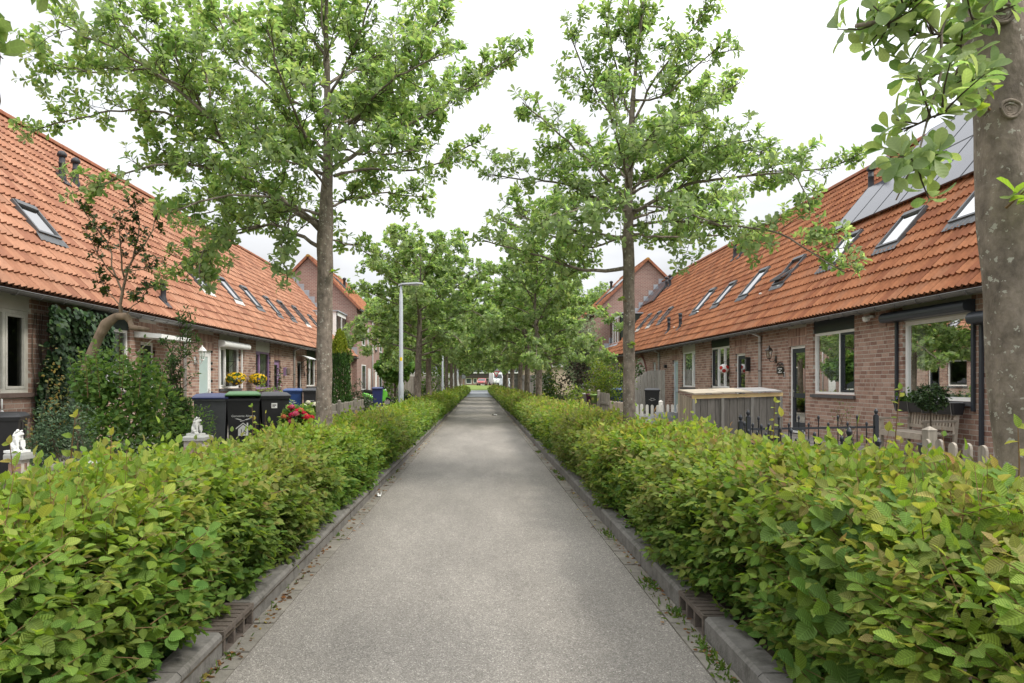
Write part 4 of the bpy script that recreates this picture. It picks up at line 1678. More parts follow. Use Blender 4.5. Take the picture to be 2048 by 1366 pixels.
    for u in spec.get('pipes', []):
        downpipe(t, s, u)
    for a in spec.get('skylights', []):
        roof_window(t, s, *a)
    for a in spec.get('vents', []):
        vent_pipe(t, s, *a)
    return t
# ------------------------------------------------------------------ the two rows
def W_(u, z, **k):
    return dict(u=u, z=z, **k)


R_SPEC = [
    ((8.6, 14.1), 'brick row house with solar panels and black roller shutter boxes, bench under its window', dict(
        windows=[W_((11.18, 13.0), (1.08, 2.53), panel=M_CREAM, curtain={0: [(0.86, 1.0)]}, shutter=(M_ANTH, (11.08, 13.42), 2.55, [(13.14, 1.0), (11.10, 0.92)]))],
        doors=[dict(u=(9.75, 10.78), z=2.28, leaf=M_WHITE, style='panes')],
        skylights=[(12.1, 12.95, 1.85, 2.75)], vents=[])),
    ((14.1, 19.6), 'brick row house with anthracite panel over its white window and dark front door', dict(
        windows=[W_((14.67, 16.5), (1.11, 2.56), panel=M_ANTH, mull=(15.36,), sash=(0,), dark=(0,), blind=(1,), blind_m=M_FAB)],
        doors=[dict(u=(16.88, 17.78), z=2.32, leaf=M_ANTH)],
        pipes=[19.5], skylights=[(14.5, 15.3, 1.82, 2.82), (17.0, 17.8, 1.8, 2.88)], vents=[(19.06, 4.96), (18.43, 5.03)])),
    ((19.6, 25.1), 'brick row house with dark green panel over the window, behind the wooden bin store', dict(
        windows=[W_((22.0, 23.8), (1.2, 2.58), panel=M_DGREEN, mull=(22.62, 23.2), sash=(2,), dark=(2,))],
        doors=[dict(u=(20.7, 21.5), z=2.28, leaf=M_ANTH, style='full')],
        skylights=[(19.75, 20.55, 1.7, 2.75, True), (22.4, 23.2, 1.68, 2.88)], vents=[])),
    ((25.1, 30.6), 'brick row house with cream panel over the window and pale blue front door', dict(
        windows=[W_((25.5, 27.2), (1.2, 2.57), panel=M_CREAM, mull=(26.0,), sash=(0,), blind=(1,))],
        doors=[dict(u=(27.7, 28.5), z=2.3, leaf=M_LBLUE, pane=M_FROST)],
        pipes=[30.5], skylights=[(25.0 + .12, 25.85, 1.72, 2.8), (27.5, 28.3, 1.7, 2.9)], vents=[(29.1, 4.9), (28.3, 4.85), (30.1, 0.95, 0.55, True), (28.45, 0.98, 0.55, True)])),
    ((30.6, 35.2), 'brick row house with stone and brick arch over its entrance', dict(
        windows=[W_((31.2, 31.75), (1.5, 2.3))], doors=[dict(u=(33.55, 34.45), z=2.0, leaf=M_BLACK, style='board')],
        skylights=[(33.2, 33.95, 1.8, 2.72)], vents=[])),
    ((35.2, 39.7), 'brick row house with two roof windows behind the kerbside green bush', dict(
        windows=[W_((36.0, 37.7), (1.2, 2.5), panel=M_CREAM)], doors=[dict(u=(38.2, 39.1), z=2.28)],
        pipes=[39.6], skylights=[(35.4, 36.15, 1.8, 2.75), (37.8, 38.55, 1.82, 2.9)], vents=[])),
    ((39.7, 44.3), 'brick row house with box dormer against the tall gable', dict(
        windows=[W_((42.4, 43.8), (1.2, 2.5), panel=M_DGREEN)], doors=[dict(u=(40.4, 41.3), z=2.28)],
        skylights=[], vents=[(40.7, 5.3), (39.95, 5.3)])),
]
L_SPEC = [
    ((7.4, 12.6), 'brick row house with aged white window frame, ivy at its wall', dict(
        windows=[W_((9.2, 11.72), (1.22, 2.60), frame=M_AGED, panel=M_CREAM, mull=(10.2, 11.12), sash=(2,), sill=M_BSTONE, curtain={1: [(0.0, 0.12)]})],
        skylights=[], vents=[])),
    ((12.6, 17.85), 'brick row house behind the twisted tree, teal panel over its window', dict(
        windows=[W_((13.5, 15.02), (1.2, 2.53), panel=M_TEAL, mull=(14.25,), curtain={1: [(0, 0.35), (0.7, 1)]})],
        doors=[dict(u=(15.5, 16.2), z=2.32, leaf=M_DGREEN, style='full')],
        pipes=[17.72], skylights=[(13.02, 13.75, 1.66, 2.48)], vents=[(16.8, 4.5), (17.42, 4.55), (16.7, 0.55, 0.5, True)])),
    ((17.85, 23.1), 'brick row house with white door, white roller shutter and flower baskets', dict(
        windows=[W_((20.2, 21.95), (1.2, 2.48), panel=M_CREAM, mull=(20.82,), sash=(0,), curtain={1: [(0.0, 0.16), (0.85, 1)]}, shutter=(M_WHITE, (20.1, 22.35), 2.44, [(20.14, 1.2), (22.02, 1.2)]))],
        doors=[dict(u=(18.75, 19.7), z=2.3, leaf=M_WHITE, style='full', pane=M_FROST)],
        skylights=[(20.7, 21.48, 1.62, 2.68)], vents=[])),
    ((23.1, 28.3), 'brick row house with lilac painted window and lilac front door', dict(
        windows=[W_((23.5, 25.15), (1.16, 2.47), frame=M_PURPLE, panel=M_CREAM, mull=(24.05,), sash=(0,), blind=(1,), sill=M_BSTONE)],
        doors=[dict(u=(25.6, 26.42), z=2.23, frame=M_PURPLE, leaf=M_PURPLE)],
        pipes=[28.2], skylights=[(23.4, 24.18, 1.64, 2.7), (25.75, 26.5, 1.66, 2.7)], vents=[])),
    ((28.3, 32.6), 'brick row house with small white canopy over its dark door', dict(
        windows=[W_((30.4, 32.1), (1.2, 2.5), panel=M_DGREEN, mull=(31.2,), curtain={0: [(0, 0.5)]})], doors=[dict(u=(28.85, 29.65), z=2.28, style='full')],
        skylights=[(28.32, 28.95, 1.62, 2.6), (30.45, 31.2, 1.64, 2.7)], vents=[])),
    ((32.6, 37.0), 'brick row house partly behind the cone shaped cypress', dict(
        windows=[W_((33.6, 35.0), (1.2, 2.5), panel=M_DGREEN)], doors=[dict(u=(35.6, 36.5), z=2.28)],
        skylights=[(33.0, 33.75, 1.62, 2.75), (35.4, 36.1, 1.7, 2.5)], vents=[])),
    ((37.0, 41.3), 'brick row house with white box dormer against the tall gable', dict(
        windows=[W_((39.2, 40.7), (1.1, 2.5), panel=M_DGREEN)], doors=[dict(u=(37.5, 38.4), z=2.28)],
        skylights=[], vents=[])),
]
HR, HL = [], []
for i, ((a, b), lab, sp) in enumerate(R_SPEC):
    HR.append(house(1, a, b, lab, sp, 300 if i < 2 else 0, 300 if i < 3 else 0, 100 + i))
for i, ((a, b), lab, sp) in enumerate(L_SPEC):
    HL.append(house(-1, a, b, lab, sp, 300 if i < 2 else 0, 300 if i < 3 else 0, 200 + i))

# second shutter box over the near door, with its rail
t = HR[0]
mb = MB()
prof = [(0.0, 2.53), (0.10, 2.53)] + [(0.10 + 0.11 * math.sin(k), 2.42 + 0.11 * math.cos(k)) for k in np.linspace(0.15, PI * 0.75, 10)] + [(0.0, 2.32)]
mb.prism([(8.06 - o_ - .012, 9.6, zz) for o_, zz in prof], (0, 1.42, 0))
sh = mb.build('shutter_box', M_ANTH, t)
rm = MB()
fb(rm, 1, 10.89, 10.95, 0.012, 0.055, 0.12, 2.32)
rm.build('guide_rail', M_ANTH, sh)
# wall vent grille and dome camera on the near house
mb = MB()
fb(mb, 1, 13.50, 13.74, 0.012, 0.03, 2.50, 2.72)
vg = mb.build('vent_grille', mat('terracotta_vent', (0.30, 0.21, 0.165), 0.7, 0.3, 0.1), t)
for k in range(5):
    sb = MB()
    sb.obox((8.06 - 0.036, 13.62, 2.53 + k * 0.04), (0.008, 0, 0.008), (0, 0.10, 0), (-0.002, 0, 0.002))
    sb.build('slat', MATS['terracotta_vent'], vg)
mb = MB()
mb.lathe([(0.075, 0.035), (0.075, 0.0), (0.06, -0.05), (0.03, -0.07), (0.005, -0.075)], (7.93, 14.0, 2.70), 14)
fb(mb, 1, 13.9, 14.1, 0.012, 0.10, 2.71, 2.76)
cm = mb.build('security_camera', M_WHITE, t, True)
lb = MB()
lb.blob((7.93, 13.985, 2.635), (0.026, 0.026, 0.02), 8, 5)
lb.build('lens', M_BLACK, cm, True)

# solar panels in two rows across the two near houses
for i in range(8):
    u1 = 19.0 - i * 1.02
    own = HR[1] if u1 - 0.5 > 14.1 else HR[0]
    for row in range(2):
        if row == 1 and (i == 0 or u1 < 11.5):
            continue
        d0 = 3.32 + row * 1.62
        if row == 1 and i == 1:
            pass
        mb = MB()
        rbox(mb, 1, u1 - 1.0, u1, d0, d0 + 1.6, 0.13, 0.165)
        p = mb.build('solar_panel', M_SOLAR, own)
        fm = MB()
        for (a, b, c, d) in ((u1 - 1.0, u1, d0, d0 + .012), (u1 - 1.0, u1, d0 + 1.588, d0 + 1.6), (u1 - 1.0, u1 - .988, d0 + .012, d0 + 1.588), (u1 - .012, u1, d0 + .012, d0 + 1.588)):
            rbox(fm, 1, a, b, c, d, 0.166, 0.169)
        for q in (0.3, 1.2):
            rbox(fm, 1, u1 - 1.0, u1, d0 + q, d0 + q + 0.04, 0.08, 0.129)
        fm.build('panel_frame', M_BLACK, p)
# dark collector panel near the far gable
for k in range(2):
    mb = MB()
    rbox(mb, 1, 40.95 + k * 1.62, 42.5 + k * 1.62, 4.25, 6.1, 0.12, 0.18)
    p = mb.build('solar_panel', M_SOLAR, HR[6])
    fm = MB()
    rbox(fm, 1, 40.93 + k * 1.62, 40.949 + k * 1.62, 4.25, 6.1, 0.11, 0.19)
    fm.build('panel_frame', M_ALU, p)
# white bits of mortar left on the tiles
for s, u, d in ((1, 27.4, 1.62), (1, 21.1, 1.5), (1, 20.0, 1.62), (-1, 19.2, 1.85), (-1, 19.8, 1.8), (1, 29.3, 1.0)):
    mb = MB()
    mb.blob(rp(s, u, d, 0.075), (0.05, 0.06, 0.03), 8, 5, 0.3)
    mb.build('mortar_patch', M_WHITE, (HR if s > 0 else HL)[{27: 3, 21: 2, 20: 2, 19: 2, 29: 3}[int(u)]])

# box dormers at the far end of both rows
def dormer(t, s, u0, u1, d0, ztop, side_m, front_m, wins):
    x0 = EAVE[s] + d0 * CP
    z0 = ZE + d0 * SP
    x1 = EAVE[s] + (ztop - ZE) / SP * CP
    mb = MB()
    mb.prism([(s * x0, u0, z0 - .05), (s * x1, u0, ztop), (s * x0, u0, ztop)], (0, 0.05, 0))
    d = mb.build('dormer', side_m, t)
    mb = MB()
    mb.prism([(s * x0, u1 - .05, z0 - .05), (s * x1, u1 - .05, ztop), (s * x0, u1 - .05, ztop)], (0, 0.05, 0))
    mb.build('dormer_cheek', side_m, d)
    f = MB()
    def xb(a, b, c, e, o0, o1):
        p, q = sorted((s * (x0 - o0), s * (x0 - o1)))
        f.box(p, q, a, b, c, e)
    fw = 0.10
    xb(u0, u1, z0 - .05, z0 + fw, -.05, 0.0)
    xb(u0, u1, ztop - 0.22, ztop, -.05, 0.0)
    n = wins
    for k in range(n + 1):
        c = u0 + (u1 - u0) * k / n
        a, b = max(u0, c - fw / 2), min(u1, c + fw / 2)
        xb(a, b, z0 + fw, ztop - 0.22, -.05, 0.0)
    f.build('window_frame', front_m, d)
    for k in range(n):
        a = u0 + (u1 - u0) * k / n + fw / 2
        b = u0 + (u1 - u0) * (k + 1) / n - fw / 2
        g = MB()
        x = s * (x0 + 0.02)
        g.add([(x, a, z0 + fw), (x, b, z0 + fw), (x, b, ztop - .22), (x, a, ztop - .22)], [[(0, 1, 2, 3)]])
        g.build('pane', M_GLASS, d)
        c = MB()
        x = s * (x0 + 0.12)
        c.add([(x, a, z0 + fw), (x, a + (b - a) * 0.55, z0 + fw), (x, a + (b - a) * 0.55, ztop - .22), (x, a, ztop - .22)], [[(0, 1, 2, 3)]])
        c.build('curtain', M_FAB, d)
    r = MB()
    p, q = sorted((s * (x0 - 0.08), s * (x1 + 0.05)))
    r.box(p, q, u0 - 0.06, u1, ztop + .002, ztop + 0.07)
    r.build('dormer_roof', M_LEAD, d)
    a = MB()
    a.obox((s * (x0 - 0.12), (u0 + u1) / 2, z0 - 0.12 + .07), (s * 0.16 * CP, 0, 0.16 * SP), (0, (u1 - u0) / 2 + .05, 0), (-s * .01, 0, .01))
    a.build('apron', M_LEAD, d)


dormer(HR[6], 1, 41.35, 44.28, 1.12, 5.55, M_DGREEN, M_WHITE, 4)
dormer(HL[6], -1, 38.7, 41.28, 1.0, 5.40, M_WHITE, M_WHITE, 2)

# arch of stone and brick bands over the entrance of the fifth house on the sunny row's opposite side
t = HR[4]
cu, cz = 34.0, 1.42
for ring, (r0, r1, m) in enumerate(((0.62, 0.86, mat('pale_arch_stone', (0.45, 0.41, 0.36), 0.85, 0.2, 0.15, 8)), (0.875, 0.955, mat('arch_brick', (0.26, 0.12, 0.10), 0.85, 0.2, 0.2, 8)), (0.97, 1.20, MATS['pale_arch_stone']), (1.215, 1.29, MATS['arch_brick']))):
    n = 13 if ring % 2 == 0 else 22
    for k in range(n):
        a0, a1 = PI * (k + 0.04) / n, PI * (k + 0.96) / n
        x = 8.06 - 0.06 - 0.003 * (ring % 2)
        po = [(x, cu + r0 * math.cos(a0), cz + r0 * math.sin(a0)), (x, cu + r1 * math.cos(a0), cz + r1 * math.sin(a0)), (x, cu + r1 * math.cos(a1), cz + r1 * math.sin(a1)), (x, cu + r0 * math.cos(a1), cz + r0 * math.sin(a1))]
        q = MB()
        q.prism(po[::-1], (0.05, 0, 0))
        q.build('arch_stone', m, t)

# ------------------------------------------------------------------ taller gabled houses beyond the rows
def brick_course_mat():
    """Brickwork seen from over 40 m: courses two pixels high, so coursing is left to the material."""
    m = bpy.data.materials.new('distant_brickwork')
    m.use_nodes = True
    nt = m.node_tree
    N, L = nt.nodes, nt.links
    p = N['Principled BSDF']
    p.inputs['Roughness'].default_value = 0.9
    tc = N.new('ShaderNodeTexCoord')
    sx = N.new('ShaderNodeSeparateXYZ')
    L.new(tc.outputs['Object'], sx.inputs[0])
    ad = N.new('ShaderNodeMath')
    L.new(sx.outputs[0], ad.inputs[0])
    L.new(sx.outputs[1], ad.inputs[1])
    cb = N.new('ShaderNodeCombineXYZ')
    L.new(ad.outputs[0], cb.inputs[0])
    L.new(sx.outputs[2], cb.inputs[1])
    b = N.new('ShaderNodeTexBrick')
    b.inputs['Scale'].default_value = 1.0
    b.inputs['Brick Width'].default_value = 0.226
    b.inputs['Row Height'].default_value = 0.085
    b.inputs['Mortar Size'].default_value = 0.010
    b.inputs['Color1'].default_value = (0.235, 0.125, 0.098, 1)
    b.inputs['Color2'].default_value = (0.29, 0.16, 0.125, 1)
    b.inputs['Mortar'].default_value = (0.36, 0.31, 0.27, 1)
    L.new(cb.outputs[0], b.inputs['Vector'])
    n = N.new('ShaderNodeTexNoise')
    n.inputs['Scale'].default_value = 0.9
    n.inputs['Detail'].default_value = 6
    L.new(tc.outputs['Object'], n.inputs['Vector'])
    mr = N.new('ShaderNodeMapRange')
    mr.inputs['To Min'].default_value = 0.75
    mr.inputs['To Max'].default_value = 1.25
    L.new(n.outputs['Fac'], mr.inputs['Value'])
    mx = N.new('ShaderNodeMix')
    mx.data_type = 'RGBA'
    mx.blend_type = 'MULTIPLY'
    mx.inputs[0].default_value = 1
    L.new(b.outputs['Color'], mx.inputs[6])
    L.new(mr.outputs['Result'], mx.inputs[7])
    L.new(mx.outputs[2], p.inputs['Base Color'])
    return m


M_FARBRICK = brick_course_mat()


def gable_house(s, u0, u1, xe, xr, ze, zr, label, wins, sky, solar=False):
    """Two-storey house whose gable stands over the end of the row."""
    t = thing('gable_house', label, 'house', (s * xr, u0, 0.1), 'two storey gabled brick houses beyond the rows', world_built=True)
    x2 = 2 * xr - xe
    mb = MB()
    po = [(s * xe, u0, 0), (s * xe, u0, ze), (s * xr, u0, zr), (s * x2, u0, ze), (s * x2, u0, 0)]
    mb.prism(po[::-1] if s > 0 else po, (0, u1 - u0, 0))
    body = mb.build('wall', M_FARBRICK, t)
    sl = math.atan2(zr - ze, xr - xe)
    cp, sp = math.cos(sl), math.sin(sl)
    ov = 0.25
    RL = (xr - xe) / cp
    for k, sg in enumerate((1, -1)):            # the two slopes
        def P(u, d, h):
            x = (xe + d * cp - h * sp) if sg > 0 else (x2 - d * cp + h * sp)
            return np.array([s * x, u, ze + d * sp + h * cp])
        eu = np.array([0, -s * sg, 0.0]); ed = np.array([s * sg * cp, 0, sp]); en = np.array([-s * sg * sp, 0, cp])
        db = MB()
        c = P((u0 + u1) / 2, (RL - ov) / 2, 0.02)
        db.obox(c, (0, (u1 - u0) / 2 + 0.12, 0), ed * (RL + ov) / 2, en * 0.04)
        roof = db.build('roof', M_DECK, t)
        n = int((RL + ov) / 0.335)
        nc = int((u1 - u0 + 0.24) / 0.30)
        pos = np.array([P(u0 - 0.12 + (c_ + (1 if s * sg > 0 else 0)) * 0.30, r_ * 0.335 - ov, 0.05) for r_ in range(n) for c_ in range(nc)])
        V = pos[:, None, :] + (TV @ np.stack([eu, ed, en], 1).T)[None]
        F = (TF[None] + (np.arange(len(pos)) * len(TV))[:, None, None]).reshape(-1, 4)
        kc = np.array(TILE_COLS[1])[RNG.integers(0, 5, len(pos))] * RNG.normal(1, 0.05, (len(pos), 1))
        tb = MB()
        tb.add(V.reshape(-1, 3), [F], np.repeat(kc, len(TV), 0))
        tb.build('roof_tiling', M_TILE, roof, kind='stuff')
        # verge tiles down the gable edge
        for r_ in range(n):
            q = MB()
            q.obox(P(u0 - 0.13, r_ * 0.335 - ov + 0.17, 0.06), (0, 0.05, 0), ed * 0.172, en * 0.075)
            q.build('verge_tile', M_RIDGE if r_ > n - 2 else mat('verge_clay', (0.30, 0.125, 0.075), 0.8, 0.2, 0.2, 6), roof)
        if sg > 0:
            for (a, b, c_, d_) in sky:
                w = MB()
                for (ua, ub, da, dbb) in ((a, a + .08, c_, d_), (b - .08, b, c_, d_), (a + .08, b - .08, c_, c_ + .08), (a + .08, b - .08, d_ - .12, d_)):
                    w.obox(P((ua + ub) / 2, (da + dbb) / 2, 0.14), (0, (ub - ua) / 2, 0), ed * (dbb - da) / 2, en * 0.05)
                wo = w.build('roof_window', M_ALU, roof)
                g = MB()
                g.add([P(a + .08, c_ + .08, .15), P(b - .08, c_ + .08, .15), P(b - .08, d_ - .12, .15), P(a + .08, d_ - .12, .15)], [[(0, 1, 2, 3)]])
                g.build('roof_pane', M_RGLASS, roof)
            vb = MB()
            c = P(u0 + 5.2, RL * 0.62, 0.05)
            vb.lathe([(0.12, -0.1), (0.09, 0.1), (0.09, 0.5), (0.13, 0.52), (0.13, 0.62), (0.02, 0.68)], c, 12)
            vb.build('vent_pipe', M_VENT, t, True)
            if solar:
                for k2 in range(3):
                    q = MB()
                    q.obox(P(u0 + 0.9 + k2 * 1.05, RL * 0.55, 0.16), (0, 0.5, 0), ed * 0.8, en * 0.02)
                    q.build('solar_panel', M_SOLAR, t)
            gb = MB()
            x = s * (xe - 0.2)
            gb.tube([(x, u0, ze - 0.18), (x, u1, ze - 0.18)], 0.07, 8)
            gb.build('gutter', M_ZINC, t)
    rb = MB()
    u = u0 - 0.15
    while u < u1:
        q = MB()
        q.prism([(s * xr + 0.15 * math.cos(a), u, zr + 0.02 + 0.15 * math.sin(a)) for a in np.linspace(0, PI, 7)], (0, 0.41, 0))
        q.build('ridge_tile', mat('lichen_ridge', (0.36, 0.20, 0.06), 0.9, 0.1, 0.4, 6) if u < u0 else M_RIDGE, t)
        u += 0.42
    # stepped lead flashing along the lower roof
    E, st = EAVE[s], 0.34
    k = 0
    d = 0.0
    while d < RIDGE_D[s] - 0.3:
        q = MB()
        x = s * (E + d * CP); z = ZE + d * SP
        a, b = sorted((x - s * 0.02, x + s * (0.50 * CP)))
        q.box(a, b, u0 - 0.012 - 0.002 * (k % 2), u0 - 0.001, z - 0.15, z + 0.58)
        if x * s < x2:
            q.build('lead_flashing', M_LEAD, t)
        d += 0.50
        k += 1
    # openings of the street front
    for (a, b, z0, z1, kind) in wins:
        f = MB()
        x0, x1 = sorted((s * xe, s * (xe - 0.035)))
        fw = 0.07
        f.box(x0, x1, a, b, z0, z0 + fw); f.box(x0, x1, a, b, z1 - fw, z1)
        f.box(x0, x1, a, a + fw, z0 + fw, z1 - fw); f.box(x0, x1, b - fw, b, z0 + fw, z1 - fw)
        w = f.build('door_frame' if kind == 'door' else 'window', M_WHITE, t)
        g = MB()
        if kind == 'door':
            x0, x1 = sorted((s * xe, s * (xe - 0.02)))
            g.box(x0, x1, a + fw, b - fw, z0 + fw, z1 - fw)
            g.build('door', M_WHITE, w)
        else:
            x = s * (xe - 0.015)
            g.add([(x, a + fw, z0 + fw), (x, b - fw, z0 + fw), (x, b - fw, z1 - fw), (x, a + fw, z1 - fw)], [[(0, 1, 2, 3)]])
            g.build('pane', mat('far_window_glass', (0.05, 0.06, 0.065), 0.08, 0.8, 0.1), w)
            sl_ = MB()
            x0, x1 = sorted((s * xe, s * (xe - 0.09)))
            sl_.box(x0, x1, a - .05, b + .05, z0 - 0.12, z0 - .003)
            sl_.build('sill', M_STONE, w)
    pb = MB()
    x = s * (xe - 0.05)
    pu = u0 + (u1 - u0) * 0.5
    pb.tube([(x, pu, 0.1), (x, pu, ze - 0.2)], 0.045, 8)
    pb.build('downpipe', M_PVC, t, True)
    return t


gable_house(-1, 41.3, 52.8, 7.42, 10.35, 5.95, 8.95, 'tall two storey gabled brick house rising behind the cypress', [
    (43.0, 44.1, 3.7, 5.1, 'w'), (45.2, 45.6, 3.6, 5.0, 'w'), (48.6, 49.0, 3.7, 5.0, 'w'), (50.6, 51.7, 3.6, 5.0, 'w'),
    (42.9, 44.4, 0.9, 2.5, 'w'), (45.4, 46.3, 0.1, 2.3, 'door'), (48.4, 49.2, 0.1, 2.3, 'door'), (50.3, 51.8, 0.9, 2.5, 'w')],
    [(44.0, 44.8, 1.6, 3.0)])
gable_house(1, 44.3, 52.5, 7.45, 10.9, 5.95, 9.3, 'tall two storey gabled brick house behind the box dormer and green crowns', [
    (45.6, 46.6, 3.6, 5.0, 'w'), (48.4, 49.4, 3.6, 5.0, 'w'), (50.6, 51.4, 3.6, 5.0, 'w'), (45.6, 47.2, 0.9, 2.5, 'w'), (48.5, 49.4, 0.1, 2.3, 'door'), (50.3, 51.8, 0.9, 2.5, 'w')],
    [(46.8, 47.5, 1.0, 2.2)], solar=True)
# ------------------------------------------------------------------ street trees
def Pw(x, y, Y):
    """World point seen at photograph position (x, y) from the camera, at distance Y along the street."""
    return np.array([(x - VX) / FPX * Y, Y, CAMZ + (VY - y) / FPX * Y])


def limb_pts(L, Y0):
    return [Pw(p[0], p[1], (p[2] if len(p) > 2 else Y0)) for p in L]


def photo_tree(label, seed, trunk_pts, radii, limbs, leaf, Y0, leaf_parts, spacing=0.2, reach=0.75, detail=1.0, knots=7, group='whitebeam street trees', ros=6):
    base = trunk_pts[0]
    root = thing('street_tree', label, 'tree', tuple(base), group, world_built=True)
    tr = Tree(seed, leaf, ros, 4, detail)
    for (pts, r0, *o) in limbs:
        r0 *= 0.86
        k = dict(spacing=spacing, reach=reach)
        if o:
            k.update(o[0])
        tr.limb(limb_pts(pts, Y0), r0, **k)
    tb = trunk_mesh(trunk_pts, radii, 18, knots, seed)
    n = finish_tree(root, tr, tb, leaf_parts)
    return root, n


# tree that stands left of the path, third hedge metre marks about nine metres away
LT = [
    ([(640, 458, 9.2), (600, 425, 9.1), (520, 372, 9.0), (465, 325, 8.9), (430, 250, 8.7), (395, 190, 8.6), (330, 80, 8.5), (300, 10, 8.4)], 0.058),
    ([(520, 372, 9.0), (420, 332, 8.8), (330, 322, 8.6), (250, 345, 8.5), (190, 375, 8.5)], 0.03, dict(start=0.1)),
    ([(470, 325, 8.9), (410, 245, 9.1), (330, 222, 9.3), (200, 222, 9.5), (70, 262, 9.6)], 0.028),
    ([(430, 250, 8.7), (330, 150, 8.3), (230, 100, 8.0), (110, 40, 7.8)], 0.028),
    ([(395, 190, 8.6), (290, 135, 8.9), (180, 150, 9.2), (70, 115, 9.3)], 0.024),
    ([(640, 495, 9.2), (580, 455, 9.5), (520, 448, 9.7), (450, 475, 9.9), (390, 510, 10.0), (335, 545, 10.0)], 0.034),
    ([(662, 338, 9.2), (720, 303, 9.3), (780, 272, 9.4), (850, 235, 9.5), (930, 185, 9.6), (1045, 95, 9.7)], 0.038),
    ([(660, 300, 9.2), (700, 255, 8.9), (760, 180, 8.6), (830, 100, 8.4), (890, 30, 8.3)], 0.03),
    ([(668, 352, 9.2), (740, 335, 9.6), (810, 345, 9.9), (875, 330, 10.1), (940, 290, 10.2)], 0.026),
    ([(664, 480, 9.2), (705, 490, 9.5), (740, 510, 9.7)], 0.014, dict(reach=0.4)),
    ([(655, 250, 9.2), (600, 150, 9.6), (560, 60, 9.8), (545, -40, 9.9)], 0.03),
    ([(655, 200, 9.2), (700, 110, 8.9), (740, 20, 8.7), (760, -60, 8.6)], 0.026),
    ([(655, 330, 9.2), (600, 260, 8.3), (560, 150, 7.6), (535, 60, 7.2)], 0.03),
    ([(655, 300, 9.2), (690, 230, 10.1), (730, 180, 11.0), (780, 150, 11.6)], 0.03),
    ([(650, 350, 9.2), (560, 300, 10.0), (480, 220, 10.9), (410, 150, 11.5)], 0.03),
    ([(655, 300, 9.2), (740, 200, 8.4), (820, 130, 7.8), (880, 110, 7.6)], 0.026),
    ([(650, 420, 9.2), (700, 395, 10.0), (770, 385, 10.7), (850, 395, 11.0)], 0.026),
    ([(640, 430, 9.2), (560, 400, 10.0), (450, 415, 10.7), (360, 440, 11.0)], 0.026),
    ([(640, 445, 9.2), (545, 390, 8.5), (440, 385, 8.1), (345, 425, 8.0)], 0.026),
    ([(655, 150, 9.2), (640, 40, 9.0), (650, -60, 8.9)], 0.024),
    ([(655, 230, 9.2), (560, 200, 8.7), (470, 110, 8.4), (430, 20, 8.2)], 0.024),
    ([(655, 180, 9.2), (580, 110, 10.0), (480, 60, 10.6), (420, 0, 10.9)], 0.024),
    ([(655, 240, 9.2), (760, 240, 9.9), (880, 190, 10.4), (960, 170, 10.6)], 0.024),
    ([(655, 170, 9.2), (740, 120, 9.9), (840, 50, 10.3), (900, 0, 10.5)], 0.024),
    ([(600, 425, 9.1), (560, 440, 8.8), (560, 500, 8.6), (575, 560, 8.5)], 0.016, dict(reach=0.45)),
    ([(520, 450, 9.7), (430, 470, 9.3), (390, 520, 9.1), (400, 560, 9.0)], 0.014, dict(reach=0.5)),
    ([(650, 300, 9.2), (590, 250, 9.9), (520, 250, 10.6), (450, 280, 11.2)], 0.024),
    ([(655, 380, 9.2), (620, 330, 8.5), (570, 320, 8.0), (500, 330, 7.7)], 0.022),
    ([(655, 280, 9.2), (690, 300, 8.4), (760, 310, 7.9), (830, 300, 7.7)], 0.022),
    ([(655, 120, 9.2), (600, 40, 9.2), (560, -40, 9.2)], 0.02),
    ([(655, 100, 9.2), (700, 30, 9.6), (720, -60, 9.9)], 0.02),
    ([(330, 150, 8.3), (260, 60, 8.2), (200, -20, 8.1)], 0.016),
    ([(420, 200, 8.7), (400, 90, 9.2), (370, -20, 9.6)], 0.018),
]
LT_TRUNK = [Pw(648, 893, 9.2), Pw(648, 800, 9.2), Pw(650, 600, 9.2), Pw(650, 470, 9.2), Pw(656, 330, 9.2), Pw(655, 180, 9.2), Pw(652, 40, 9.2), Pw(655, -60, 9.2)]
t, n1 = photo_tree('tall whitebeam tree with a thick spotted trunk behind the red hydrangea', 3, LT_TRUNK, [0.115, 0.104, 0.102, 0.108, 0.064, 0.044, 0.026, 0.012], LT, 0.098, 9.2, 300, 0.118, 0.8)

